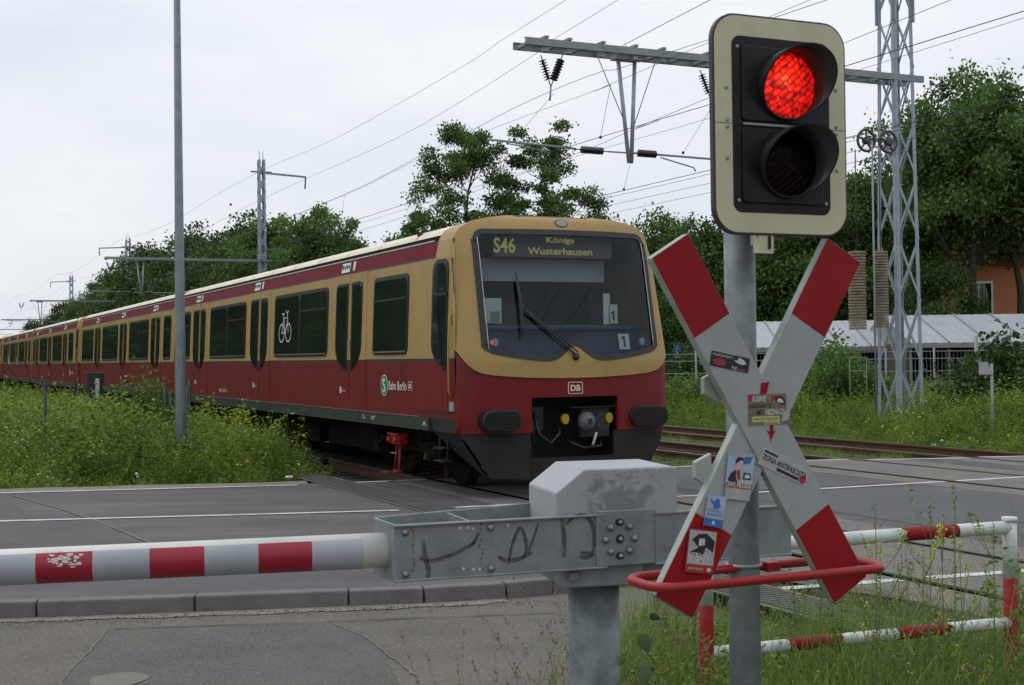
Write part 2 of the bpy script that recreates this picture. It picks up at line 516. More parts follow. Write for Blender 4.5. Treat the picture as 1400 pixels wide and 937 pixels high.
mEarth = M('weedy earth', (0.085, 0.072, 0.045), (0.045, 0.060, 0.022), 1.6, 0.95, bump=1.0, bscale=12, dirt=(0.12, 0.10, 0.07), dscale=0.8, damt=0.6)
mBark = M('bark', (0.055, 0.042, 0.032), (0.035, 0.028, 0.022), 9, 0.9, bump=0.8, bscale=12, stretch=(1, 1, 0.25))
mDkGreen = M('dark green paint', (0.012, 0.032, 0.018), (0.018, 0.04, 0.024), 6, 0.5)
mDkBox = M('dark cabinet', (0.02, 0.02, 0.022), (0.03, 0.03, 0.03), 6, 0.6)
mGrey = M('mid grey paint', (0.30, 0.31, 0.31), (0.25, 0.26, 0.26), 6, 0.6)
mRoofS = M('pale sheet roofing', (0.40, 0.425, 0.455), (0.34, 0.365, 0.39), 1.2, 0.5, dirt=(0.34, 0.34, 0.33), dscale=1.0, damt=0.4)
mFence = M('fence zinc', (0.27, 0.29, 0.29), (0.21, 0.23, 0.23), 3, 0.5, 0.3)
mOrange = M('orange render', (0.50, 0.19, 0.09), (0.44, 0.16, 0.075), 2, 0.85)
mTile = M('roof tiles', (0.16, 0.06, 0.04), (0.12, 0.05, 0.035), 8, 0.8)
mBlue = M('blue sign', (0.02, 0.09, 0.36), (0.02, 0.08, 0.32), 5, 0.4)
mDiscs = M('weight discs', (0.30, 0.245, 0.17), (0.21, 0.17, 0.12), 6, 0.85, dirt=(0.12, 0.09, 0.07), dscale=5, damt=0.6)
mWheelR = M('pulley steel', (0.06, 0.055, 0.06), (0.09, 0.085, 0.085), 9, 0.6, 0.3)
mCrate = M('inner timber', (0.10, 0.085, 0.07), (0.07, 0.06, 0.05), 5, 0.9)

mWeed = foliage('weed leaves', (0.050, 0.112, 0.014), (0.29, 0.41, 0.055), (0.40, 0.40, 0.08), 0.4)
mGrassN = foliage('grass blades', (0.080, 0.145, 0.024), (0.25, 0.36, 0.08), (0.34, 0.31, 0.15), 0.35)
mDry = foliage('dry seed stalks', (0.16, 0.15, 0.07), (0.32, 0.27, 0.16), None, 0.2)
mFlow = foliage('yellow blossom', (0.50, 0.44, 0.03), (0.66, 0.60, 0.07), None, 0.2)
mFlowW = foliage('white umbels', (0.60, 0.62, 0.52), (0.75, 0.76, 0.70), None, 0.2)
mLeafA = foliage('leaves mid green', (0.042, 0.086, 0.018), (0.135, 0.235, 0.050), None, 0.3)
mLeafB = foliage('leaves dark green', (0.030, 0.064, 0.015), (0.100, 0.178, 0.042), None, 0.3)
mLeafC = foliage('leaves fresh green', (0.060, 0.118, 0.020), (0.165, 0.275, 0.058), None, 0.35)

# ------------------------------------------------------------------ ground, roads
mb = MB()
n = 60
xs = [-600, -400, -200, -100, -60, -40] + [(-30 + 2 * i) for i in range(46)] + [70, 90, 120, 200, 400, 600]
ys = [-60, -20, 0, 3, 5, 7] + [8 + 2 * i for i in range(46)] + [110, 140, 200, 300, 500, 900]
b = mb.add([(x, y, -0.30) for y in ys for x in xs])
nx = len(xs)
for j in range(len(ys) - 1):
    for i in range(nx - 1):
        mb.face((b + j * nx + i, b + j * nx + i + 1, b + (j + 1) * nx + i + 1, b + (j + 1) * nx + i), True)
terrain = mb.build('terrain', mEarth)
terrain['kind'] = 'structure'; terrain['label'] = 'weedy earth either side of the railway and the road'

def interp(tab, x):
    if x <= tab[0][0]:
        (a, b), (c, d) = tab[0], tab[1]
    elif x >= tab[-1][0]:
        (a, b), (c, d) = tab[-2], tab[-1]
    else:
        for (a, b), (c, d) in zip(tab, tab[1:]):
            if a <= x <= c: break
    return b + (d - b) * (x - a) / (c - a)
# q of the road's edges and lines as a function of p
FAR = [(-60, 33.0), (-6, 21.6), (1.4, 20.05), (5.4, 18.9), (7.5, 18.65), (14.1, 18.4), (17.6, 17.1), (25, 15.6), (80, 6)]
MID = [(-60, 29.0), (-6, 18.0), (1.2, 16.4), (5.3, 15.05), (10.3, 14.5), (14.7, 14.3), (25, 12.2), (80, 2)]
NEAR = [(6.0, 8.5), (8.4, 8.2), (12, 7.8), (25, 5.5), (80, -8)]
KERB = [(-3.98, 10.17), (-3.48, 10.21), (-2.9, 10.27), (-1.75, 10.42), (-0.62, 10.60), (-0.08, 10.76), (0.50, 11.02), (0.95, 11.30), (1.35, 11.65)]   # x, y
def sheet(mb, tabs0, tabs1, p0, p1, z, n=40):
    ps = [p0 + (p1 - p0) * i / n for i in range(n + 1)]
    f0 = tabs0 if callable(tabs0) else (lambda p: interp(tabs0, p))
    f1 = tabs1 if callable(tabs1) else (lambda p: interp(tabs1, p))
    a = mb.add([W(p, f0(p), z) for p in ps]); c = mb.add([W(p, f1(p), z) for p in ps])
    for i in range(n):
        mb.face((a + i, a + i + 1, c + i + 1, c + i))
road = setting('road', 'asphalt road running across the railway')
# the carriageway body, with a real thickness, near side as far as the kerb (left) and the shoulder (right)
def kerb_q(p):
    # far side of the kerb as q(p), left of the crossing
    best = None
    pts = [(x * CT + y * ST, -x * ST + y * CT) for x, y in [(-30, 8.5)] + KERB]
    return interp(pts, p)
kp = [(x * CT + y * ST, -x * ST + y * CT) for x, y in KERB]
p_end = kp[-1][0]
def near_q(p):
    if p < p_end: return kerb_q(p) + 0.02
    return interp([(p_end, kp[-1][1] + 0.02), (p_end + 0.5, 8.6), (5.2, 6.6), (9, 6.1), (25, 3.5), (80, -10)], p)
mb = MB()
sheet(mb, near_q, lambda p: interp(FAR, p) + 0.12, -40, p_end, -0.002, 50)
sheet(mb, near_q, lambda p: interp(FAR, p) + 0.12, p_end, 60, -0.002, 60)
# thickness skirt at the far edge and near edge
for f in (lambda p: interp(FAR, p) + 0.12, near_q):
    ps = [-40 + i for i in range(101)]
    a = mb.add([W(p, f(p), -0.002) for p in ps]); c = mb.add([W(p, f(p), -0.32) for p in ps])
    for i in range(100): mb.face((a + i, a + i + 1, c + i + 1, c + i))
mb.build('carriageway', mAsph, road)
# worn strips, patches: their own sheets
mb = MB()
sheet(mb, lambda p: interp(MID, p) + 0.10, lambda p: interp(FAR, p) - 0.2, -0.6, 1.5, 0.002, 6)
sheet(mb, lambda p: interp(MID, p) - 2.6, lambda p: interp(MID, p) - 0.1, -0.4, 2.2, 0.002, 6)
mb.build('asphalt_patch', mAsphP, road)
mb = MB()
for p0, p1 in ((9.75, 12.35),):
    sheet(mb, lambda p: interp(NEAR, p) + 2.6 , lambda p: interp(MID, p) - 0.25, p0, p1, 0.002, 10)
    sheet(mb, lambda p: interp(MID, p) + 0.25, lambda p: interp(FAR, p) - 0.5, p0, p1, 0.002, 10)
sheet(mb, lambda p: interp(MID, p) - 4.3, lambda p: interp(MID, p) - 0.2, 6.22, 6.74, 0.002, 4)
sheet(mb, lambda p: interp(MID, p) + 0.1, lambda p: interp(FAR, p) - 0.2, 6.22, 6.74, 0.002, 4)
sheet(mb, lambda p: interp(NEAR, p) - 2.0, lambda p: interp(NEAR, p) - .2, 9.45, 12.55, 0.002, 4)
sheet(mb, lambda p: interp(MID, p) + 0.3, lambda p: interp(FAR, p) - 1.3, 15.5, 16.0, 0.002, 4)
mb.build('dark_asphalt', mAsphD, road)
# joints and sealed cracks as raised bitumen strips
def strip(mb, pts, w, z, wob=0.0):
    P = [Vector((x, y, 0)) for x, y in pts]
    L, Rr = [], []
    for i, p in enumerate(P):
        d = (P[min(i + 1, len(P) - 1)] - P[max(i - 1, 0)]).normalized()
        nrm = Vector((-d.y, d.x, 0))
        ww = w / 2 * (1 + random.uniform(-wob, wob))
        L.append((p.x + nrm.x * ww, p.y + nrm.y * ww, z)); Rr.append((p.x - nrm.x * ww, p.y - nrm.y * ww, z))
    a = mb.add(L); c = mb.add(Rr)
    for i in range(len(P) - 1): mb.face((c + i, c + i + 1, a + i + 1, a + i))
def pql(tab, p0, p1, n=20, dq=0.0):
    return [tuple(W(p0 + (p1 - p0) * i / n, interp(tab, p0 + (p1 - p0) * i / n) + dq)[:2]) for i in range(n + 1)]
def wobl(pts, a=0.03, k=10):
    out = []
    for (x0, y0), (x1, y1) in zip(pts, pts[1:]):
        for i in range(k):
            t = i / k
            out.append((x0 + (x1 - x0) * t + random.gauss(0, a), y0 + (y1 - y0) * t + random.gauss(0, a)))
    return out + [pts[-1]]
mSeal = M('joint filler', (0.15, 0.14, 0.125), (0.11, 0.105, 0.095), 10, 0.8)
for pts in ([W(-0.6, 20.2)[:2], W(-0.7, 17)[:2], W(-0.55, 13.8)[:2]], [W(1.5, 19.9)[:2], W(2.15, 16.0)[:2], W(2.4, 13.2)[:2]]):
    mb = MB(); strip(mb, wobl(pts, 0.012), 0.035, 0.005, 0.4); mb.build('joint', mSeal, road)
# white lines
def line(tab, p0, p1, w=0.12, dq=0.0, n=24):
    mb = MB(); strip(mb, pql(tab, p0, p1, n, dq), w, 0.006, 0.08); mb.build('white_line', mLine, road)
line(FAR, -30, 1.0, 0.12, -0.12)
line(FAR, 1.1, 5.35, 0.12, -0.08, 10)
line(FAR, 6.2, 7.25, 0.12, -0.05, 6)
line(FAR, 8.9, 13.3, 0.12, 0.0, 8); line(FAR, 13.5, 14.7, 0.12, 0.0, 4); line(FAR, 14.95, 16.6, 0.12, -.15, 6); line(FAR, 16.85, 18.05, 0.12, 0, 5); line(FAR, 18.3, 50, 0.12, 0, 20)
line(MID, -30, 5.5, 0.12); line(MID, 6.15, 7.25, 0.12, n=6); line(MID, 8.9, 13.3, 0.12, n=8); line(MID, 14.95, 16.6, 0.12); line(MID, 13.5, 14.75, 0.12); line(MID, 18.3, 50, 0.12)
line(NEAR, 6.2, 7.25, 0.13, n=6); line(NEAR, 7.5, 8.7, 0.13, n=6); line(NEAR, 8.95, 13.3, 0.13); line(NEAR, 15, 40, 0.13)
# crossing: concrete panels between and beside the rails of three tracks
TR = [(7.34, 8.78), (13.40, 14.84), (16.70, 18.14)]
for ti, (ra, rb) in enumerate(TR):
    strips = [(ra - 0.60, ra - 0.06), (ra + 0.09, rb - 0.09), (rb + 0.06, rb + 0.62)]
    for (a, bb) in strips:
        q0 = interp(FAR, (a + bb) / 2) + 0.1
        q = q0
        k = 0
        while q > 5.8 + (0.0 if ti == 0 else -1.5):
            L = 1.2
            mb = MB()
            c = W((a + bb) / 2, q - L / 2, -0.0640 + 0.002 * random.random())
            mb.box(c, (bb - a, L - 0.010, 0.13), Matrix.Rotation(TRK, 3, 'Z'))
            mb.build('concrete_panel', mSlab, road)
            q -= L
            k += 1
for (ra, rb) in TR:
    for r, s in ((ra, 1), (rb, -1)):
        mb = MB()
        q1 = interp(FAR, r) + 0.1
        mb.box(W(r + s * 0.062, (q1 + 4) / 2, -0.04), (0.05, q1 - 4, 0.082), Matrix.Rotation(TRK, 3, 'Z'))
        mb.build('rail_groove', mGroove, road)
# ribbed rubber strip beside the near track
mb = MB()
for q in np.arange(5.9, 20.3, 0.075):
    mb.box(W(5.93, q, 0.006), (0.42, 0.05, 0.016), Matrix.Rotation(TRK, 3, 'Z'))
mb.box(W(5.93, 13.1, 0.0), (0.46, 14.5, 0.012), Matrix.Rotation(TRK, 3, 'Z'))
mb.build('ribbed_cover', mRubber, road)
mb = MB()
for d in (-0.25, 0.25):
    strip(mb, [tuple(W(5.93 + d, q)[:2]) for q in np.arange(5.9, 20, 0.5)], 0.03, 0.0075, 0.4)
mb.build('joint', mSeal, road)

# near lane, one step lower, with patches
lane = setting('side_lane', 'worn grey asphalt of the lane in front of the kerb')
mb = MB()
P = [(-30, 9.2), (-12, 9.75)] + [(x, y - 0.04) for x, y in KERB]
P2 = [(x, -8) for x, y in P]
a = mb.add([(x, y, -0.12) for x, y in P]); c = mb.add([(x, y, -0.12) for x, y in P2])
for i in range(len(P) - 1): mb.face((c + i, c + i + 1, a + i + 1, a + i))
mb.build('lane_surface', mAsphL, lane)
mb = MB()
pp = [(-2.92, 9.62), (-2.1, 9.72), (-1.35, 9.80), (-1.05, 9.35), (-0.85, 8.7), (-0.62, 7.6), (-0.4, 5.0), (-3.5, 5.0), (-2.95, 7.0), (-2.75, 8.2)]
mb.face(list(range(mb.add([(x, y, -0.116) for x, y in pp]), len(pp)))[::-1])
mb.build('asphalt_patch', mAsphP, lane)
mb = MB()
strip(mb, wobl([(-2.92, 9.62), (-2.75, 8.2), (-2.5, 7.0), (-2.4, 6.0)], 0.006), 0.014, -0.112, 0.5)
mb.build('joint', mSeal, lane)
mb = MB()
strip(mb, wobl([(-1.35, 9.80), (-1.05, 9.3), (-0.78, 8.6), (-0.6, 8.1)], 0.005), 0.014, -0.112, 0.5)
mb.build('joint', mSeal, lane)
mb = MB()
strip(mb, wobl([(-2.9, 9.66), (-1.35, 9.82), (-0.9, 9.9), (0.3, 10.05)], 0.008), 0.014, -0.112, 0.6)
mb.build('joint', mGroove, lane)
mb = MB()
mb.face(list(range(mb.add([(-2.4 + 0.17 * math.cos(t) * (1 + .12 * math.sin(3 * t)), 8.10 + 0.20 * math.sin(t), -0.112) for t in [2 * PI * k / 22 for k in range(22)]]), 22)))
mb.build('repair_spot', M('cement spot', (0.175, 0.16, 0.128), (0.15, 0.138, 0.112), 9, 0.9, bump=0.6, bscale=100), lane)
# grit along the foot of the kerb
mb = MB()
strip(mb, [(x, y - 0.12) for x, y in [(-8, 9.85)] + smooth_pts(KERB[:6], 6)], 0.20, -0.114, 0.35)
mb.build('grit', mGrit, lane)
mb = MB()
strip(mb, pql(FAR, -30, 5.6, 60, 0.33), 0.55, 0.0, 0.3)
mb.build('grit_verge', mGrit, road)

bank = MB()
Pn = [(0.62, -6.0), (0.62, 8.0), (0.72, 9.2), (1.0, 10.2), (1.42, 11.5)] + [tuple(W(p, near_q(p) - 0.02)[:2]) for p in np.linspace(p_end + .1, 30, 40)]
PQ = [(x, y) for x, y in Pn]
i0 = bank.add([(x, y, -0.108) for x, y in PQ] + [(35, -6, -0.108)])
bank.face(list(range(i0, i0 + len(PQ) + 1))[::-1])
o = bank.build('grass_bank', mEarth)
o['kind'] = 'structure'; o['label'] = 'earth bank under the grass beside the crossing'
kerb = setting('kerb', 'concrete kerb between the lane and the road')
kp3 = smooth_pts(KERB[5:], 3)
cuts = [(-7.6, 9.93), (-6.45, 10.0), (-5.3, 10.06), (-4.15, 10.13), (-3.62, 10.18), (-2.46, 10.33), (-1.30, 10.49), (-0.72, 10.57), (-0.08, 10.74)]
for (x0, y0), (x1, y1) in list(zip(cuts, cuts[1:])) + [((kp3[i][0], kp3[i][1]), (kp3[i + 2][0], kp3[i + 2][1])) for i in range(0, len(kp3) - 2, 2)]:
    d = Vector((x1 - x0, y1 - y0, 0)); L = d.length; d.normalize()
    nrm = Vector((-d.y, d.x, 0))
    c = Vector(((x0 + x1) / 2, (y0 + y1) / 2, -0.095)) + nrm * 0.03
    mb = MB()
    m3 = Matrix((d, nrm, Vector((0, 0, 1)))).transposed()
    mb.box(c + Vector((0, 0, random.uniform(-.003, .003))), (L - 0.012, 0.14, 0.20), m3)
    mb.build('kerb_stone', mConc, kerb, bevel=0.015)
mb = MB()
rr = random.Random(3)
for i in range(700):
    x = rr.uniform(-5, 0.4)
    y = 9.95 + (x + 4.0) * 0.145 - abs(rr.gauss(0.02, 0.12))
    s = rr.uniform(0.004, 0.012)
    rt = Matrix.Rotation(rr.uniform(0, 6), 3, 'Z') @ Matrix.Rotation(rr.uniform(0, 1), 3, 'X')
    mb.box((x, y, -0.112 + s * .3), (s, s * rr.uniform(.6, 1.4), s * .6), rt)
tag(mb.build('pebbles', mGrit), 'small stones and crumbs lying along the foot of the kerb', kind='stuff')

# ------------------------------------------------------------------ tracks
railp = [(-0.035, 0), (0.035, 0), (0.036, -0.035), (0.010, -0.05), (0.010, -0.135), (0.065, -0.150), (0.065, -0.165), (-0.065, -0.165), (-0.065, -0.150), (-0.010, -0.135), (-0.010, -0.05), (-0.036, -0.035)]
def rail_mesh(parent, p, q0, q1, z):
    mb = MB()
    a = mb.add([W(p + x, q0, z + h) for x, h in railp]); c = mb.add([W(p + x, q1, z + h) for x, h in railp])
    n = len(railp)
    for i in range(n):
        j = (i + 1) % n
        mb.mi = 1 if i == 0 else 0
        mb.face((a + j, a + i, c + i, c + j))
    mb.mi = 0
    mb.face([a + i for i in range(n)]); mb.face([c + i for i in range(n)][::-1])
    return mb.build('rail', [mRailRust, mRailTop], parent)
mb = MB(); mb.box((0, 0, 0), (2.5, 0.24, 0.15)); slm = None
labs = ['track that the train stands on', 'rusty track next to the train', 'outermost rusty track beside the weeds']
for ti, (ra, rb) in enumerate(TR):
    t = setting('railway_track', labs[ti])
    rail_mesh(t, ra, -30, 320, -0.002); rail_mesh(t, rb, -30, 320, -0.002)
    pc = (ra + rb) / 2
    qs = interp(FAR, pc) + 0.45
    k = 0
    q = qs
    far_mb = MB()
    while q < 200:
        if q < qs + 20:
            if slm is None:
                o = mb.build('sleeper', mSleeper, t); slm = o.data
            else:
                o = bpy.data.objects.new('sleeper', slm); C.objects.link(o); adopt(o, t)
            o.location = W(pc, q, -0.245); o.rotation_euler = (0, 0, TRK)
        else:
            far_mb.box(W(pc, q, -0.245), (2.5, 0.24, 0.15), Matrix.Rotation(TRK, 3, 'Z'))
        q += 0.62
    tag(far_mb.build('far_sleepers', mSleeper, t), kind='stuff')
    bal = MB()
    rows = [(-2.6, -0.30), (-1.6, -0.20), (1.6, -0.20), (2.6, -0.30)]
    q0, q1 = interp(FAR, pc) + 0.13, 320
    a = bal.add([W(pc + x, q0, h) for x, h in rows]); c = bal.add([W(pc + x, q1, h) for x, h in rows])
    for i in range(3): bal.face((a + i, a + i + 1, c + i + 1, c + i))
    bal.build('ballast_bed', mBallast, t)
# loose ballast
mb = MB(); rr = random.Random(5)
for i in range(9000):
    ti = rr.choice((0, 1, 1, 2, 2))
    pc = sum(TR[ti]) / 2
    p = pc + rr.uniform(-2.2, 2.2); q = interp(FAR, pc) + 0.15 + 14 * rr.random() ** 1.4
    s = rr.uniform(0.03, 0.065)
    zz = -0.20 if abs(p - pc) < 1.6 else -0.20 - (abs(p - pc) - 1.6) * 0.1
    c = W(p, q, zz + s * 0.25)
    b0 = mb.add([c + Vector((rr.uniform(.3, .6) * s * sx, rr.uniform(.3, .6) * s * sy, rr.uniform(.2, .5) * s * sz)) for sx, sy, sz in ((1, 0, 0), (-1, 0, 0), (0, 1, 0), (0, -1, 0), (0, 0, 1), (0, 0, -1))])
    for f in ((0, 2, 4), (2, 1, 4), (1, 3, 4), (3, 0, 4), (2, 0, 5), (1, 2, 5), (3, 1, 5), (0, 3, 5)): mb.face([b0 + k for k in f])
tag(mb.build('ballast_stones', mStone), 'loose brown ballast stones between the rails', kind='stuff')
# conductor rail beside the train's track
cr = thing('conductor_rail', 'dark covered conductor rail lying beside the track under the train', 'conductor rail')
mb = MB()
mb.beam(W(6.62, 21.6, 0.10), W(6.62, 140, 0.10), 0.12, 0.10); mb.build('rail_cover', mUnder, cr)
mb = MB()
for q in np.arange(23, 60, 2.5): mb.box(W(6.52, q, -0.05), (0.06, 0.1, 0.42), Matrix.Rotation(TRK, 3, 'Z'))
mb.build('brackets', mUnder, cr)

# ------------------------------------------------------------------ train
PR = [(0.2, 1.44), (0.83, 1.50), (1.0, 1.535), (1.78, 1.54), (3.12, 1.485), (3.36, 1.44), (3.385, 1.425), (3.44, 1.400), (3.50, 1.355), (3.57, 1.22), (3.63, 0.95), (3.66, 0.70), (3.675, 0.40)]
def hw(z):
    if z <= PR[0][0]: return PR[0][1]
    for (a, b), (c, d) in zip(PR, PR[1:]):
        if z <= c: return b + (d - b) * (z - a) / (c - a)
    return PR[-1][1]
def ztop(x):
    x = abs(x)
    if x <= 0.40: return 3.675
    for (a, b), (c, d) in zip(PR[::-1], PR[::-1][1:]):
        if x <= d: return a + (c - a) * (x - b) / (d - b) if d != b else a
        if c <= 1.78: return 1.78
    return 1.78
def Ff(xi, z):
    s = min(1, abs(xi) / max(hw(min(z, 3.3)), 0.1))
    y = 0.10 - 0.30 * (1 - max(0, 1 - s ** 3) ** (1 / 3))
    if z > 1.75: y -= 0.2 * (z - 1.75)
    sz = max(0, min(1, (z - 2.6) / 1.08)); y -= 0.25 * (1 - (1 - sz ** 4) ** .25)
    return y
def fpt(xi, z, off=0.0):
    s = max(-1, min(1, xi / 1.54))
    nx = 0.55 * s ** 3
    return Vector((-xi - nx * off, Ff(xi, z) + off * math.sqrt(1 - nx * nx), z))
def cosx(a, b, n, pw=1.0):
    return [a + (b - a) * (0.5 - 0.5 * math.cos(PI * i / n)) for i in range(n + 1)]
def front_patch(name, xs, zlo, zhi, nt, off, thick, mat, parent):
    mb = MB()
    rows = []
    for j in range(nt + 1):
        t = j / nt
        rows.append(mb.add([fpt(x, zlo(x) + (zhi(x) - zlo(x)) * t, off) for x in xs]))
    n = len(xs)
    for j in range(nt):
        for i in range(n - 1):
            mb.face((rows[j] + i + 1, rows[j] + i, rows[j + 1] + i, rows[j + 1] + i + 1)[::-1], True)
    ring = [(i, 0) for i in range(n)] + [(n - 1, j) for j in range(1, nt + 1)] + [(i, nt) for i in range(n - 2, -1, -1)] + [(0, j) for j in range(nt - 1, 0, -1)]
    fr, bk = [], []
    for i, j in ring:
        z = zlo(xs[i]) + (zhi(xs[i]) - zlo(xs[i])) * j / nt
        fr.append(fpt(xs[i], z, off)); bk.append(fpt(xs[i], z, off - thick))
    a = mb.add(fr); b = mb.add(bk); m = len(ring)
    for i in range(m):
        k = (i + 1) % m
        mb.face((a + i, a + k, b + k, b + i))
    return mb.build(name, mat, parent)
def side_patch(name, outline, off, thick, mat, parent, bevel=0, sgn=1):
    """outline (y, z) on the near side wall"""
    mb = MB()
    n = len(outline)
    a = mb.add([(sgn * (hw(z) + off), y, z) for y, z in outline]); b = mb.add([(sgn * (hw(z) + off - thick), y, z) for y, z in outline])
    mb.face(range(a, a + n) if sgn > 0 else list(range(a, a + n))[::-1])
    for i in range(n):
        j = (i + 1) % n
        mb.face((a + j, a + i, b + i, b + j) if sgn > 0 else (a + i, a + j, b + j, b + i))
    return mb.build(name, mat, parent, bevel=bevel)

def window(root, y0, y1, z0=1.86, z1=3.0, double=False, bike=False):
    fo = side_patch('window', rrect(y0, z0, y1, z1, 0.11), 0.014, 0.03, mBlkGl, root)
    lip = [(y0 + .07, z0 + .035), (y1 - .07, z0 + .035), (y1 - .07, z0 + .05), (y0 + .07, z0 + .05)]
    side_patch('sill_trim', lip, 0.022, 0.015, mAlu, fo)
    if double:
        m = (y0 + y1) / 2
        spans = [(y0 + 0.06, m - 0.06), (m + 0.06, y1 - 0.06)]
    else:
        spans = [(y0 + 0.06, y1 - 0.06)]
    for k, (a, b) in enumerate(spans):
        side_patch('pane', rrect(a, z0 + 0.065, b, z1 - 0.06, 0.07), 0.018, 0.01, mPane, fo)
        if k == len(spans) - 1:
            side_patch('sash_bar', [(a, z1 - 0.36), (b, z1 - 0.36), (b, z1 - 0.33), (a, z1 - 0.33)], 0.024, 0.012, mBlkGl, fo)
    return fo
def seam(root, y, z0, z1, w=0.014, off=0.003):
    side_patch('panel_seam', [(y - w / 2, z0), (y + w / 2, z0), (y + w / 2, z1), (y - w / 2, z1)], off, 0.01, mBlk, root)
def door(root, yc, small=True):
    """a pair of leaves round the middle line yc"""
    for s in (-1, 1):
        a, b = (yc - 0.80, yc - 0.025) if s < 0 else (yc + 0.025, yc + 0.80)
        lower = side_patch('door_leaf', [(a, 1.03), (b, 1.03), (b, 1.79), (a, 1.79)], 0.006, 0.02, mRed, root)
        side_patch('upper_panel', [(a, 1.795), (b, 1.795), (b, 3.14), (a, 3.14)], 0.006, 0.02, mOch, lower)
        # pane with the swept lower outer corner
        i0, i1 = (yc - 0.70, yc - 0.08) if s < 0 else (yc + 0.08, yc + 0.60)
        ln = abs(i1 - i0)
        if s < 0:
            out = [(i1, 1.62)] + [(i1, 1.62), (i1, 3.0)][1:] + [(i0 + .08, 3.0), (i0 + .02, 2.97), (i0, 2.9), (i0, 2.05), (i0 + .03, 1.92), (i0 + .12, 1.80), (i0 + .30, 1.69), (i1 - .08, 1.63)]
        else:
            out = [(i0, 1.62), (i0 + .08, 1.63), (i0 + .26, 1.71), (i1 - .10, 1.82), (i1 - .02, 1.94), (i1, 2.05), (i1, 2.9), (i1 - .02, 2.97), (i1 - .08, 3.0), (i0, 3.0)]
        fr = side_patch('door_window', out, 0.014, 0.02, mBlkGl, lower)
        cy = sum(p[0] for p in out) / len(out); cz = 2.35
        ins = [(cy + (y - cy) * 0.80, cz + (z - cz) * 0.93) for y, z in out]
        p = side_patch('door_pane', ins, 0.019, 0.01, mPane, lower)
        seam(root, a - 0.01 if s < 0 else b + 0.01, 1.02, 3.36)
    side_patch('door_seal', [(yc - 0.025, 1.02), (yc + 0.025, 1.02), (yc + 0.025, 3.37), (yc - 0.025, 3.37)], 0.010, 0.02, mBlk, root)
    side_patch('door_button', [(yc + 0.033, 1.95), (yc + 0.07, 1.95), (yc + 0.07, 2.10), (yc + 0.033, 2.10)], 0.016, 0.02, mAlu, root)
    if small:
        side_patch('notice', [(yc - 0.5, 3.18), (yc - 0.1, 3.18), (yc - 0.1, 3.33), (yc - 0.5, 3.33)], 0.009, 0.01, mPaper, root)
        mz = MB()
        for k in range(4):
            mz.box((hw(3.25) + 0.012, yc - 0.44 + 0.1 * k, 3.255), (0.003, 0.05, 0.08 - 0.01 * (k % 2)))
        mz.build('notice_marks', mBlk, root)
        side_patch('notice', [(yc + 0.06, 3.19), (yc + 0.15, 3.19), (yc + 0.15, 3.33), (yc + 0.06, 3.33)], 0.009, 0.01, mPaper, root)

def emblem(root, M, w, h, name='emblem'):
    mb = MB(); mb.prism(rrect(-w / 2, -h / 2, w / 2, h / 2, h * .08, 2), M, 0.004)
    e = mb.build(name, mDBw, root)
    M2 = M @ Matrix.Translation((0, 0, 0.0012))
    mb = MB(); mb.prism(rrect(-w / 2 * .9, -h / 2 * .88, w / 2 * .9, h / 2 * .88, h * .06, 2), M2, 0.001)
    mb.build('emblem_field', mRed, e)
    text('lettering', 'DB', M2 @ Matrix.Translation((0, 0, 0.0005)), w * 0.68, h * 0.52, mDBw, e, 0.001, bold=0.03)
    return e
def smat(y, z, off=0.012):
    s = (hw(z + .05) - hw(z - .05)) / .1
    return frame((hw(z) + off, y, z), (0, 1, 0), y=(s, 0, 1))
def fmat(xi, z, off=0.012):
    a, b = fpt(xi - 0.05, z), fpt(xi + 0.05, z)
    u = fpt(xi, z + 0.05) - fpt(xi, z - 0.05)
    return frame(fpt(xi, z, off), b - a, y=u)

CL = 18.12
def wheelset(root, y):
    mb = MB()
    for sx in (-1, 1):
        Mx = frame((sx * 0.72, y, 0.45), (0, 1, 0), nrm=(sx, 0, 0))
        mb.lathe([(0.0, 0.04), (0.12, 0.045), (0.14, 0.02), (0.34, 0.0), (0.38, 0.05), (0.43, 0.05), (0.43, -0.05), (0.46, -0.06), (0.46, -0.085), (0.0, -0.085)], Mx, 28)
    mb.tube([(-0.7, y, 0.45), (0.7, y, 0.45)], 0.08)
    return mb.build('wheelset', mUnder, root)
def bogie(root, yc):
    mb = MB()
    for sx in (-1, 1):
        x = sx * 1.02
        mb.box((x, yc, 0.52), (0.14, 1.6, 0.16))
        mb.box((x, yc, 0.66), (0.12, 0.8, 0.12))
        for dy in (-1.1, 1.1):
            mb.box((x, yc + dy, 0.5), (0.24, 0.34, 0.26))
            mb.box((x, yc + dy * 0.84, 0.56), (0.14, 0.5, 0.12))
            mb.lathe([(0.10, -0.1), (0.12, -0.08), (0.12, 0.1), (0.09, 0.14), (0.0, 0.14)], frame((x + sx * .1, yc + dy, 0.46), (0, 1, 0), nrm=(sx, 0, 0)), 14)
            for k in range(5):
                mb.lathe([(0.0, 0), (0.07, 0.0), (0.09, 0.015), (0.07, 0.03), (0, 0.03)], frame((x + sx * .02, yc + dy * 0.62, 0.60 + k * 0.035), (1, 0, 0), nrm=(0, 0, 1)), 12)
        mb.tube([(x + sx * .12, yc - 0.5, 0.4), (x + sx * .14, yc, 0.33), (x + sx * .12, yc + .6, 0.42)], 0.02)
    mb.box((0, yc, 0.55), (2.0, 0.4, 0.25))
    b = mb.build('bogie', mUnder, root)
    for dy in (-1.1, 1.1): 
        w = wheelset(root, yc + dy)
    return b
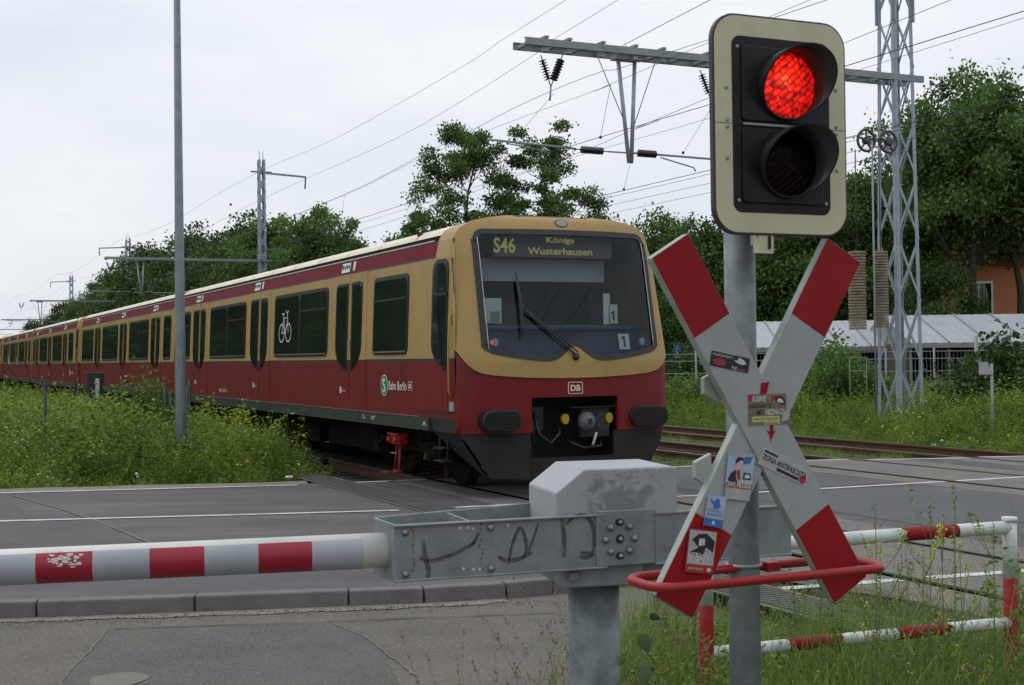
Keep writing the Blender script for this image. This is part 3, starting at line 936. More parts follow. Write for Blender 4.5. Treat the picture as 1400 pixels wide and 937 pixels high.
def make_car(cab):
    label = ''
    root = thing('railway_car', 'x', 'train car')
    ys = -0.95 if cab else -0.04
    y1 = -CL
    # --- shell (both sides, roof, end), zones by height
    zs = [0.83, 1.02, 1.76, 1.80, 3.13, 3.155, 3.355, 3.36, 3.385, 3.44, 3.50, 3.57, 3.63, 3.66, 3.675]
    mi = [2, 0, 3, 1, 3, 4, 3, 6, 6, 5, 5, 5, 5, 5]
    mb = MB()
    def ring(y):
        a = mb.add([(hw(z), y, z) for z in zs]); b = mb.add([(-hw(z), y, z) for z in zs])
        return a, b
    yy = list(np.linspace(ys, y1, 9))
    rings = [ring(y) for y in yy]
    for (a, b), (c, d) in zip(rings, rings[1:]):
        for j in range(len(zs) - 1):
            mb.mi = mi[j]
            mb.face((a + j, a + j + 1, c + j + 1, c + j)); mb.face((b + j + 1, b + j, d + j, d + j + 1))
        mb.mi = 5
        t = len(zs) - 1
        mb.face((a + t, b + t, d + t, c + t))
    if cab:
        # collar following the raked front edge
        zc = sorted(set(zs + [2.2, 2.5, 2.8, 3.0]))
        a = mb.add([(hw(z), ys, z) for z in zc]); b = mb.add([(-hw(z), ys, z) for z in zc])
        a2 = mb.add([(hw(z), Ff(hw(z), z) if z < 3.37 else Ff(hw(z), z), z) for z in zc]); b2 = mb.add([(-hw(z), Ff(hw(z), z), z) for z in zc])
        for j in range(len(zc) - 1):
            zm = (zc[j] + zc[j + 1]) / 2
            k = max(i for i in range(len(zs) - 1) if zs[i] <= zm)
            mb.mi = mi[k] if zm < 3.35 else 1
            if k in (4, 5, 6): mb.mi = 1
            mb.face((a2 + j, a2 + j + 1, a + j + 1, a + j)); mb.face((b2 + j + 1, b2 + j, b + j, b + j + 1))
        mb.mi = 1
        t = len(zc) - 1
        mb.face((a2 + t, b2 + t, b + t, a + t))
        ends = (yy[-1],)
    else:
        ends = (ys, yy[-1])
    for y in ends:
        e = mb.add([(hw(z), y, z) for z in zs] + [(-hw(z), y, z) for z in zs[::-1]])
        mb.mi = 1
        idx = list(range(e, e + 2 * len(zs)))
        mb.face(idx if y == y1 else idx[::-1])
    mb.mi = 2
    u = mb.add([(1.5, ys, .83), (-1.5, ys, .83), (-1.5, y1, .83), (1.5, y1, .83)]); mb.face((u, u + 1, u + 2, u + 3))
    body = mb.build('body', [mRed, mOch, mSill, mBlk, mBand, mCream, mUnder], root)
    # end rims in ochre
    for y, w in (([(ys - 0.07, .14)] if not cab else []) + [(y1 + 0.07, .14)]):
        m2 = MB()
        zz = [1.8, 3.12, 3.36, 3.42, 3.50, 3.57, 3.63, 3.66, 3.675]
        for d, sg in ((w / 2, 1), (-w / 2, -1)):
            pass
        o1 = [(hw(z) + 0.015, z + 0.012) for z in zz]; o1 = o1 + [(-x, z) for x, z in o1[::-1]]
        a = m2.add([(x, y + w / 2, z) for x, z in o1]); b = m2.add([(x, y - w / 2, z) for x, z in o1])
        n = len(o1)
        for i in range(n - 1): m2.face((a + i, a + i + 1, b + i + 1, b + i), True)
        m2.face(list(range(a, a + n))[::-1]); m2.face(range(b, b + n))
        m2.build('end_rim', mOch, root)
    # gutter lip
    m2 = MB(); m2.box((hw(3.37) + 0.006, (ys + y1) / 2, 3.372), (0.016, ys - y1 - 0.3, 0.018)); m2.build('gutter_lip', mPale, root)
    # roof seams, spaced as sheets
    y = ys - (0.95 if cab else 1.3)
    while y > y1 + 0.5:
        m2 = MB()
        zz = [3.44, 3.50, 3.57, 3.63, 3.66, 3.675]
        pr = [(hw(z), z) for z in zz]
        for (xa, za), (xb, zb) in zip(pr, pr[1:]):
            nn = Vector((zb - za, 0, xa - xb)).normalized() * 0.0025
            a = m2.add([Vector((xa, y + .006, za)) + nn, Vector((xa, y - .006, za)) + nn, Vector((xb, y - .006, zb)) + nn, Vector((xb, y + .006, zb)) + nn])
            m2.face((a, a + 3, a + 2, a + 1)[::-1])
        m2.build('roof_seam', mSkirt, root)
        y -= 1.55
    # sill with stencilled marks
    m2 = MB()
    for ya, yb in ((-1.1 if cab else -0.3, -4.0), (-4.02, -9.2), (-9.22, -13.5), (-13.52, y1 + .2)):
        m2.box((1.53, (ya + yb) / 2, 0.925), (0.05, abs(yb - ya), 0.17))
    m2.build('sill', mSill, root)
    m2 = MB(); m2.box((1.556, (ys + y1) / 2 - 0.2, 1.016), (0.012, ys - y1 - 0.6, 0.010)); m2.build('sill_edge', mAlu, root)
    for y, w in ((-3.8, .10), (-3.35, .12), (-1.25, .09)):
        text('stencil', {-3.8: '-Tu', -3.35: '47', -1.25: 'A'}[y], frame((1.5565, y, 0.93), (0, 1, 0), y=(0, 0, 1)), w * 1.5, 0.06, mWhite, root)
    # windows and doors (y measured from the cab end)
    if cab:
        window(root, -3.38, -1.92)
        doors = (-4.52, -10.13, -15.64)
        window(root, -9.0, -5.67, double=True); window(root, -14.52, -11.24, double=True)
        window(root, -17.6, -16.72)
    else:
        doors = (-2.75, -8.2, -13.7)
        window(root, -1.6, -0.62)
        window(root, -7.1, -3.85, double=True); window(root, -12.6, -9.3, double=True); window(root, -17.7, -14.8, double=True)
    for d in doors: door(root, d)
    for d in doors:
        M2 = smat(d - 0.42, 1.32)
        mb2 = MB(); mb2.prism(rrect(-.045, -.05, .045, .05, .01, 2), M2, 0.004); mb2.build('small_emblem', mDBw, root)
        text('small_lettering', 'S-Bahn', M2 @ Matrix.Translation((.17, -.01, 0)), 0.2, 0.035, mDBw, root)
    text('number', '481 229-6' if cab else '482 229-4', smat(-13.2, 1.17), 0.75, 0.075, mWhite, root)
    # under floor
    m2 = MB()
    for ya, yb, xx in ((-4.6, -7.2, 1.05), (-7.6, -9.6, 1.10), (-9.9, -12.6, 1.0)):
        m2.box((0, (ya + yb) / 2, 0.58), (xx * 2, abs(yb - ya), 0.48))
    m2.box((0, (ys + y1) / 2, 0.78), (2.2, CL - 1.6, 0.12))
    m2.tube([(1.2, -4.2, 0.75), (1.25, -4.0, 0.5), (1.2, -3.6, .7)], 0.03)
    m2.build('underfloor_equipment', mUnder, root, bevel=0.02)
    bogie(root, -3.0 if cab else -2.9)
    bogie(root, -14.9)
    # bellows to the car behind
    m2 = MB()
    for k in range(7):
        y = y1 - 0.03 - 0.055 * k
        m2.box((0, y, 2.2), (2.1 if k % 2 else 2.2, 0.04, 2.1))
    m2.box((0, y1 - 0.12, 2.2), (1.9, 0.24, 2.0))
    m2.build('gangway_bellows', mBlk, root)
    if not cab:
        return root
    # ---------------- cab
    # black pickup: red third-rail shoe on the first bogie
    px = 1.28
    m2 = MB()
    m2.box((px, -3.02, 0.62), (0.16, 0.40, 0.14)); m2.box((px + .02, -3.02, 0.70), (0.18, 0.42, 0.03))
    for dy in (-.14, .14): m2.lathe([(0.0, 0.05), (0.04, 0.05), (0.05, 0.03), (0.05, -0.02), (0, -.02)], frame((px + .08, -3.02 + dy, 0.62), (0, 1, 0), nrm=(1, 0, 0)), 12)
    pk = m2.build('current_pickup', mRedBox, root, bevel=0.02)
    m2 = MB()
    for dy in (-.06, .12, .2):
        m2.tube([(px + .02, -3.0 + dy * .6, 0.56), (px + .04, -3.0 + dy * .7, 0.34), (px + .07, -2.97 + dy * .8, 0.18)], 0.008, 6)
    m2.box((px + .08, -2.86, 0.17), (0.08, 0.16, 0.03))
    m2.build('shoe_linkage', mRedBox, pk)
    m2 = MB(); m2.box((px + .12, -3.18, 0.13), (0.12, 0.32, 0.022)); m2.build('shoe', mSteel, pk)
    # cab door with swept window
    side_patch('cab_door', [(-1.20, 1.12), (-0.46, 1.12), (-0.46, 1.755), (-1.20, 1.755)], 0.006, 0.02, mRed, root)
    seam(root, -1.62, 1.02, 3.36); seam(root, -0.42, 1.10, 3.36, 0.035, 0.008)
    side_patch('door_edge', [(-1.64, 1.085), (-0.42, 1.085), (-0.42, 1.10), (-1.64, 1.10)], 0.008, 0.01, mBlk, root)
    out = [(-0.50, 1.66), (-0.47, 1.72), (-0.47, 2.95), (-0.50, 3.05), (-0.58, 3.10), (-0.86, 3.10), (-0.97, 3.05), (-1.01, 2.95), (-1.01, 2.02), (-0.98, 1.90), (-0.88, 1.80), (-0.60, 1.66), (-0.54, 1.645)]
    cw = side_patch('cab_side_window', out[::-1], 0.016, 0.02, mBlkGl, root)
    ins = [(-0.74 + (y + 0.74) * 0.76, 2.4 + (z - 2.4) * 0.93) for y, z in out[::-1]]
    side_patch('pane', ins, 0.021, 0.01, mPane, cw)
    side_patch('sash_bar', [(-0.99, 2.62), (-0.49, 2.62), (-0.49, 2.66), (-0.99, 2.66)], 0.026, 0.012, mBlkGl, cw)
    # flap outline and grab rail in front of the door
    for o4 in ([(-0.36, 2.62), (-0.345, 2.62), (-0.345, 3.08), (-0.36, 3.08)], [(-0.36, 2.62), (-0.22 - .18, 2.62)] ):
        pass
    def bar(pts, w, z):
        m3 = MB(); ribbon(m3, pts, w, frame((0, 0, 0), (0, 1, 0), y=(0, 0, 1)), z)
        for i, v in enumerate(m3.v): m3.v[i] = (hw(v[2]) + z, v[1], v[2])
        return m3
    o = bar([(-0.38, 3.10), (-0.36, 2.62), (-0.30 + .03, 2.62), (-0.30 - .06, 3.08), (-0.38, 3.10)], 0.014, 0.006).build('flap_outline', mBlk, root)
    o = bar([(-0.42 + .11, 3.3), (-0.25, 2.9), (-0.20, 2.4), (-0.165, 2.0), (-0.16, 1.80)], 0.016, 0.0065).build('mask_gap', mBlk, root)
    side_patch('rail_recess', [(-0.345, 1.30), (-0.265, 1.30), (-0.265, 2.42), (-0.345, 2.42)], 0.004, 0.01, mBand, root)
    m2 = MB(); m2.tube([(hw(2.36), -0.305, 2.38), (hw(2.36) + .05, -0.305, 2.34), (hw(1.8) + .05, -0.305, 1.8), (hw(1.3) + .05, -0.305, 1.36), (hw(1.3), -0.305, 1.32)], 0.014, 8)
    m2.build('grab_rail', mOch, root)
    side_patch('step_plate', [(-0.37, 1.12), (-0.24, 1.12), (-0.24, 1.24), (-0.37, 1.24)], 0.02, 0.03, mGrey, root)
    # emblem lettering on the side
    Ms = smat(-2.86, 1.42)
    m2 = MB(); m2.prism(circ(0, 0, 0.155, 28), Ms, 0.004); s_ = m2.build('round_emblem', mWhite, root)
    m2 = MB(); m2.prism(circ(0, 0, 0.142, 28), Ms @ Matrix.Translation((0, 0, .0012)), 0.002); m2.build('green_disc', mGreenS, s_)
    text('letter', 'S', Ms @ Matrix.Translation((0, 0, .003)), 0.13, 0.21, mWhite, s_, 0.001, bold=0.02)
    text('lettering', 'Bahn Berlin', smat(-2.30, 1.42), 0.72, 0.13, mDBw, root, bold=0.012)
    emblem(root, smat(-1.80, 1.42), 0.16, 0.125, 'side_emblem')
    seam(root, -2.25 + .05, 1.50, 1.70, 0.01, 0.002); seam(root, -1.98, 1.50, 1.70, 0.01, 0.002)
    m2 = MB()
    for d, z in ((-2.09, 1.50), (-2.09, 1.70)): m2.box((hw(z) + .001, d, z), (0.006, 0.22, 0.01))
    m2.lathe([(0.012, 0), (0.012, 0.008), (0, 0.008)], smat(-2.09, 1.64, 0.0), 10)
    m2.build('hatch', mBand, root)
    # red lower front with the coupler bay left open
    XS = cosx(-1.538, 1.538, 44)
    def mbot(x):
        s = abs(x) / 1.54
        return 1.525 + 0.09 * s * s + 0.30 * s ** 14
    def rl(x): return 0.83
    A, B = -0.60, 0.66
    left = [x for x in XS if x < A] + [A]; right = [B] + [x for x in XS if x > B]; midx = [A] + [x for x in XS if A < x < B] + [B]
    m_ = front_patch('front_panel', left, rl, lambda x: mbot(x) + 0.04, 6, 0.0, 0.05, mRed, root)
    front_patch('front_panel', right, rl, lambda x: mbot(x) + 0.04, 6, 0.0, 0.05, mRed, root)
    front_patch('front_panel', midx, lambda x: 1.28, lambda x: mbot(x) + 0.04, 3, 0.0, 0.05, mRed, root)
    # windscreen outline
    def wsb(x):
        c = 0.04
        u = (x - c) / 1.30
        base = 1.735 + 0.16 * abs(u) ** 2.0
        bump = 0.19 * math.exp(-((x - c) / 0.20) ** 2) + (0.03 * math.exp(-((x - c) / 0.32) ** 2))
        e = max(0, (abs(u) - 0.86) / 0.14)
        return base + bump + 0.10 * (1 - math.sqrt(max(0, 1 - min(1, e) ** 2)))
    def wst(x):
        u = (x - 0.04) / 1.26
        e = max(0, (abs(u) - 0.90) / 0.10)
        return 3.475 - 0.015 * u * u - 0.13 * (1 - math.sqrt(max(0, 1 - min(1, e) ** 2)))
    XL, XR = -1.24, 1.32
    wx = cosx(XL, XR, 60)
    # yellow mask in four strips round the screen
    mid = lambda f: (lambda x: f(x))
    xs_l = [x for x in XS if x < XL] + [XL]; xs_r = [XR] + [x for x in XS if x > XR]
    topf = lambda x: max(mbot(x) + .05, ztop(min(abs(x), 1.53)))
    front_patch('mask', wx, mbot, lambda x: wsb(x) + 0.02, 6, 0.022, 0.05, mOch, root)
    front_patch('mask', wx, lambda x: wst(x) - 0.02, lambda x: ztop(x) + 0.012, 6, 0.022, 0.06, mOch, root)
    front_patch('mask', xs_l, mbot, topf, 24, 0.022, 0.05, mOch, root)
    front_patch('mask', xs_r, mbot, topf, 24, 0.022, 0.05, mOch, root)
    # rubber surround as a ring
    def inset_ring(name, d0, d1, off, mat):
        m3 = MB()
        loop = [(x, wsb(x)) for x in wx] + [(x, wst(x)) for x in wx[::-1]]
        n = len(loop)
        dense = []
        for i in range(n):
            a, b = loop[i], loop[(i + 1) % n]
            L = math.hypot(b[0] - a[0], b[1] - a[1])
            k = max(1, int(L / 0.07))
            for j in range(k): dense.append((a[0] + (b[0] - a[0]) * j / k, a[1] + (b[1] - a[1]) * j / k))
        loop = dense; n = len(loop)
        A_, B_ = [], []
        for i in range(n):
            a, b = loop[i - 1], loop[(i + 1) % n]
            dx, dz = b[0] - a[0], b[1] - a[1]; l = math.hypot(dx, dz) or 1
            nx_, nz_ = -dz / l, dx / l
            A_.append(fpt(loop[i][0] + nx_ * d0, loop[i][1] + nz_ * d0, off)); B_.append(fpt(loop[i][0] + nx_ * d1, loop[i][1] + nz_ * d1, off))
        a = m3.add(A_); b = m3.add(B_)
        for i in range(n):
            k = (i + 1) % n
            m3.face((a + i, a + k, b + k, b + i), True)
        return m3.build(name, mat, root)
    ws = front_patch('windscreen', wx, lambda x: wsb(x) + .015, lambda x: wst(x) - .015, 26, 0.02, 0.004, mWScr, root)
    inset_ring('screen_seal', -0.012, 0.062, 0.032, mBlk)
    for x0, z0, x1, z1 in ((-1.17, 3.36, -1.165, 1.90), (1.26, 3.34, 1.255, 1.93)):
        m3 = MB(); pts = [fpt(x0 + (x1 - x0) * k / 12, z0 + (z1 - z0) * k / 12, 0.036) for k in range(13)]
        m3.tube(pts, 0.006, 4); m3.build('screen_trim', mPale, root)
    # inside of the cab
    m3 = MB()
    m3.box((0, -1.95, 2.4), (2.7, 0.04, 2.3)); m3.box((0, -1.2, 3.44), (2.5, 1.3, 0.03)); m3.box((0, -1.1, 1.5), (2.9, 1.6, 0.04))
    cabin = m3.build('cab_interior', mCabin, root)
    m3 = MB()
    dk = [(-1.36, -0.42), (-0.9, -0.18), (0, -0.10), (0.9, -0.18), (1.36, -0.42), (1.36, -0.95), (-1.36, -0.95)]
    m3.prism([(x, y) for x, y in dk][::-1] if False else dk[::-1], frame((0, 0, 2.22), (1, 0, 0), y=(0, 1, 0)), 0.06)
    m3.box((0, -0.62, 1.95), (2.5, 0.5, 0.5))
    m3.build('desk', mDesk, cabin, bevel=0.02)
    m3 = MB(); m3.box((0.0, -0.80, 2.98), (1.94, 0.02, 0.30)); m3.build('sun_blind', mBlind, cabin)
    m3 = MB(); m3.box((0.95, -1.3, 2.5), (0.5, 0.4, 1.2)); m3.box((-1.1, -1.4, 2.5), (0.3, 0.4, 1.4)); m3.build('side_cabinet', mCabin, cabin)
    m3 = MB(); m3.box((0.2, -1.45, 2.2), (0.5, 0.14, 0.8)); m3.box((0.2, -1.2, 1.95), (0.5, 0.5, 0.1)); m3.build('driver_seat', mBlk, cabin, bevel=0.04)
    m3 = MB(); m3.box((0.87, -0.52, 2.42), (0.27, 0.02, 0.33)); m3.build('card', mPaper, cabin)
    m3 = MB(); m3.box((0.83, -0.505, 2.34), (0.13, 0.01, 0.14)); m3.build('card_print', mGrey, cabin)
    m3 = MB(); m3.box((-0.85, -0.52, 2.45), (0.10, 0.02, 0.42)); m3.box((-0.95, -0.52, 2.38), (0.14, 0.02, 0.26)); m3.build('card', mPaper, cabin)
    m3 = MB(); m3.prism([(-.010, -.065), (.016, -.065), (.016, .065), (-.006, .065), (-.034, .04), (-.034, .02), (-.010, .034)], frame((-0.95, -0.505, 2.36), (-1, 0, 0), y=(0, 0, 1)), .001); m3.build('numeral', mCabin, cabin)
    # destination display
    m3 = MB(); m3.box((-0.06, -0.56, 3.29), (1.78, 0.05, 0.30)); dsp = m3.build('destination_display', mDisp, root)
    ym = -0.532
    text('route_number', 'S46', frame((0.67, ym, 3.29), (-1, 0, 0), y=(0, 0, 1)), 0.32, 0.20, mDot, dsp, bold=0.02)
    text('destination', 'Königs', frame((-0.16, ym, 3.365), (-1, 0, 0), y=(0, 0, 1)), 0.42, 0.10, mDot, dsp, bold=0.022)
    text('destination', 'Wusterhausen', frame((-0.16, ym, 3.225), (-1, 0, 0), y=(0, 0, 1)), 0.98, 0.095, mDot, dsp, bold=0.022)
    # number card low in the screen
    M1 = fmat(0.82, 1.995, -0.02)
    m3 = MB(); m3.prism([(-.085, -.105), (.085, -.105), (.085, .105), (-.085, .105)], M1, 0.004); nc = m3.build('number_card', mPaper, root)
    m3 = MB(); m3.prism([(-.012, -.075), (.018, -.075), (.018, .078), (-.008, .078), (-.040, .045), (-.040, .022), (-.012, .040)], M1 @ Matrix.Translation((0, 0, .002)), .001); m3.build('numeral', mBlk, nc)
    # lamps behind the glass
    for x in (-1.03, 1.15):
        Ml = fmat(x, 1.995, -0.03)
        m3 = MB(); m3.lathe([(0.0, -.02), (0.10, -.02), (0.13, 0.0), (0.12, 0.012), (0.09, 0.0), (0, -.012)], Ml, 22); hl = m3.build('headlight', mBlk, root)
        m3 = MB(); m3.prism(circ(-.03, 0, 0.045, 16, 0.055), Ml @ Matrix.Translation((0, 0, .006)), 0.01); m3.build('lamp_glass', mLampG, hl)
        if x < 0:
            m3 = MB(); m3.prism(circ(-.075, 0.0, 0.022, 12, 0.03), Ml @ Matrix.Translation((0, 0, .012)), 0.01); m3.build('tail_lamp', mLampR, hl)
    # top lamp
    Mt = frame(fpt(0.06, 3.58, 0.03), (-1, 0, 0), y=(0, -.5, 1))
    m3 = MB(); m3.prism(circ(0, 0, 0.095, 22, 0.06), Mt, 0.03); tl = m3.build('top_lamp', mSigE, root)
    m3 = MB(); m3.prism(circ(0, 0, 0.08, 22, 0.048), Mt @ Matrix.Translation((0, 0, .004)), 0.004); m3.build('lens', mLampG, tl)
    # wiper
    m3 = MB()
    pv = fpt(0.02, 1.82, 0.06)
    el = fpt(-0.66, 2.42, 0.09)
    m3.tube([pv, el], 0.013, 6); m3.tube([fpt(0.06, 1.86, 0.06), fpt(-0.62, 2.40, 0.085), fpt(-0.66, 2.30, .085)], 0.009, 6)
    m3.lathe([(0.045, -.04), (0.045, 0.02), (0.02, 0.035), (0, 0.035)], fmat(0.03, 1.80, 0.04), 12)
    wp = m3.build('wiper_arm', mBlk, root)
    m3 = MB(); m3.tube([fpt(-0.72, 2.90, .07), fpt(-0.71, 2.7, .075), fpt(-0.70, 2.45, .078), fpt(-0.71, 2.2, .072), fpt(-0.72, 2.04, .065)], [0.008, 0.02, 0.026, 0.02, 0.008], 6)
    m3.build('wiper_blade', mBlk, wp)
    # emblem on the nose
    emblem(root, fmat(0.03, 1.395, 0.006), 0.215, 0.155)
    # buffers: ribbed oval pads
    for x0, x1 in ((-1.27, -0.80), (0.86, 1.38)):
        cx = (x0 + x1) / 2; w = (x1 - x0)
        Mb_ = frame(fpt(cx, 1.0, 0.17 if cx < 0 else 0.09), (-1, 0, 0), y=(0, 0, 1))
        m3 = MB()
        out = rrect(-w / 2 - .03, -0.135, w / 2 + .03, 0.135, 0.13, 8)
        inn = rrect(-w / 2 + .05, -0.115, w / 2 - .03, 0.115, 0.11, 8)
        m3.prism(rrect(-w / 2 - .03, -0.14, w / 2 + .03, 0.14, 0.135, 8), Mb_ @ Matrix.Translation((0, 0, -.02)), 0.28)
        bf = m3.build('buffer_pad', mSkirt if False else mBlkGl, root, bevel=0.012)
        m3 = MB()
        for k in range(7):
            z = -0.102 + 0.034 * k
            hwid = w / 2 + .02 - 0.12 * (1 - math.sqrt(max(0, 1 - (abs(z) / 0.135) ** 2)))
            m3.box(Mb_ @ Vector((0, z, -0.006)), (hwid * 2, 0.03, 0.013))
        m3.build('rib', mSkirt, bf)
    # dark skirt
    def skirt(xa, xb, za_bot, zb_bot, ztopf, nm='skirt_panel'):
        xs_ = [xa + (xb - xa) * k / 10 for k in range(11)]
        return front_patch(nm, xs_, lambda x: za_bot + (zb_bot - za_bot) * (x - xa) / (xb - xa), ztopf, 4, -0.01, 0.04, mSkirt, root)
    skirt(-1.50, -1.16, 0.80, 0.26, lambda x: 0.825)
    skirt(-1.158, -0.612, 0.26, 0.24, lambda x: 0.825)
    skirt(-0.606, 0.60, 0.24, 0.24, lambda x: 0.50)
    skirt(0.606, 1.12, 0.24, 0.26, lambda x: 0.825)
    skirt(1.122, 1.50, 0.27, 0.80, lambda x: 0.825)
    # skirt return along the side
    m3 = MB()
    for sg in (1, -1):
        a = [(sg * 1.50, -0.20, 0.82), (sg * 1.50, -1.05, 0.82), (sg * 1.2, -0.9, 0.5), (sg * 1.16, -0.10, 0.26)]
        i0 = m3.add([Vector(v) for v in a]); m3.face((i0, i0 + 1, i0 + 2, i0 + 3) if sg < 0 else (i0 + 3, i0 + 2, i0 + 1, i0))
        i0 = m3.add([Vector(v) - Vector((sg * .03, 0, 0)) for v in a]); m3.face((i0 + 3, i0 + 2, i0 + 1, i0) if sg < 0 else (i0, i0 + 1, i0 + 2, i0 + 3))
    build_each(m3, 'skirt_return', mSkirt, root)
    m3 = MB()
    m3.box((1.46, -0.62, 0.93), (0.10, 0.44, 0.02))
    for y in (-0.98, -0.72): m3.tube([(1.44, y, 0.82), (1.44, y, 0.45)], 0.015, 6)
    m3.box((1.46, -0.85, 0.62), (0.14, 0.30, 0.02)); m3.box((1.46, -0.85, 0.45), (0.14, 0.30, 0.02))
    m3.build('step', mSkirt, root)
    m3 = MB(); m3.box((1.36, -0.86, .36), (.12, .12, .26)); m3.lathe([(0.07, -.1), (0.09, 0), (0.05, .1), (0, .1)], frame((1.36, -1.2, .55), (0, 1, 0), nrm=(1, 0, 0)), 14); m3.build('sander', mUnder, root, bevel=.01)
    # coupler bay
    m3 = MB()
    m3.box((0, -0.85, 0.85), (1.5, 0.03, 1.2)); m3.box((0, -0.45, 1.32), (1.3, 0.8, 0.03)); m3.box((0.68, -0.45, .85), (.03, .8, 1.0)); m3.box((-0.72, -0.45, .85), (.03, .8, 1.0))
    bay = m3.build('coupler_bay', mBlk, root)
    m3 = MB(); m3.box((-0.36, -0.0, 1.135), (0.74, 0.10, 0.02)); m3.box((-0.36, -0.02, 0.93), (0.42, 0.10, 0.38)); m3.build('coupler_head', mSkirt, bay, bevel=0.01)
    cone = MB(); cone.lathe([(0.13, 0.0), (0.125, 0.04), (0.075, 0.10), (0.05, 0.115), (0.0, 0.115)], frame((-0.22, 0.03, 0.95), (-1, 0, 0), nrm=(0, 1, 0)), 22); cone.build('coupler_cone', mCone, bay)
    m3 = MB(); m3.prism(circ(0, 0, 0.12, 20), frame((-0.47, 0.035, 0.95), (-1, 0, 0), y=(0, 0, 1)), 0.004); m3.prism([(-.03, -.04), (.03, -.04), (.03, .04), (-.03, .04)], frame((-0.22, 0.147, 0.95), (-1, 0, 0), y=(0, 0, 1)), 0.004); build_each(m3, 'coupler_funnel', mBlk, bay)
    m3 = MB()
    for x in (0.09, -0.56): m3.prism(circ(0, 0, 0.052, 18, 0.068), frame((x, 0.05, 0.99), (-1, 0, 0), y=(0, 0, 1)), 0.05)
    build_each(m3, 'yellow_cap', mYel, bay)
    m3 = MB(); m3.tube([(-0.36, 0.05, 0.80), (-0.30, 0.06, 0.64)], 0.018, 6); m3.build('handle', mPale, bay)
    m3 = MB()
    m3.tube([(0.5, -.1, 1.1), (0.45, 0, .8), (0.3, 0.02, 0.68), (0.15, -.02, 0.8), (0.12, -.1, 0.95)], 0.022, 6); m3.tube([(0.55, -.1, 1.2), (0.52, -.02, .7), (0.4, -.1, .6)], 0.02, 6); m3.tube([(-.5, -.1, .8), (-.45, .0, .62), (-.2, -.02, .6), (0, -.1, .7)], 0.02, 6)
    m3.box((0.42, -.2, 1.0), (.2, .1, .3))
    m3.build('hoses', mBlkGl, bay)
    return root

car = make_car(True)
tail = make_car(False)
cars = []
def put_car(o, k):
    o.location = W(8.10, 15.6 + k * 18.52, 0)
    o.rotation_euler = (0, 0, R(205))
car_labels = ['leading red and ochre train car with windscreen, destination display and bicycle pictogram',
              'second train car, directly behind the leading one, without a cab',
              'third train car from the front, its ochre cab mask facing the second car',
              'fourth train car from the front, seen small behind the third',
              'fifth train car, far down the track with a cab at its near end',
              'sixth and farthest train car at the left edge of the picture']
third = copy_tree(car)
fourth = copy_tree(tail)
fifth = copy_tree(car)
sixth = copy_tree(tail)
for k, o in enumerate([car, tail, third, fourth, fifth, sixth]):
    put_car(o, k)
    tag(o, car_labels[k], 'train car', 'coupled cars of the commuter train')
# white bicycle pictogram on the leading car's window
Mbk = smat(-8.22, 2.42, 0.0225) @ Matrix.Diagonal((.74, .68, 1, 1))
mb = MB()
def arc(cx, cy, r, ry, n=24): return [(cx + r * math.cos(2 * PI * k / n), cy + ry * math.sin(2 * PI * k / n)) for k in range(n + 1)]
ribbon(mb, arc(-0.30, -0.18, 0.24, 0.24), 0.036, Mbk, 0); ribbon(mb, arc(0.30, -0.18, 0.24, 0.24), 0.036, Mbk, 0)
for pts in ([(-.30, -.18), (-.14, .22), (.22, .22), (.02, -.18), (-.30, -.18)], [(.30, -.18), (.18, .34), (.30, .40)], [(.02, -.18), (-.18, .32)], [(-.28, .33), (-.08, .33)], [(.18, .34), (.06, .42)]):
    ribbon(mb, pts, 0.036, Mbk, 0.0004)
mb.build('bicycle_pictogram', mWhite, car)

# ------------------------------------------------------------------ foreground: signal, crossbuck, hoop, post
PHI = R(24)
EX = Vector((math.cos(PHI), math.sin(PHI), 0)); EN = Vector((math.sin(PHI), -math.cos(PHI), 0)); EZ = Vector((0, 0, 1))
OX, OY = 0.7717, 4.2
def cf(x, z, d=0.0):       # point on the sign plane, d towards the viewer
    return Vector((OX, OY, 0)) + EX * x + EZ * z + EN * d
def cfr(x, z, d=0.0, ang=0.0):
    xa = EX * math.cos(ang) + EZ * math.sin(ang)
    return frame(cf(x, z, d), xa, nrm=EN)
PX, PY = 0.7435, 4.36
t = thing('signal_post', 'round galvanised post carrying the red light and the crossbuck', 'post', (PX, PY, -0.12))
mb = MB(); mb.tube([(0, 0, 0), (0.0, 0, 2.95)], 0.0505, 32); mb.build('pole', mPost, t)
mb = MB()
for z in (1.62, 1.80, 1.24): mb.tube([(0.056 * math.cos(a), 0.056 * math.sin(a), z) for a in [2 * PI * k / 20 for k in range(20)]], 0.006, 6, closed=True)
build_each(mb, 'clamp', mGalv, t)
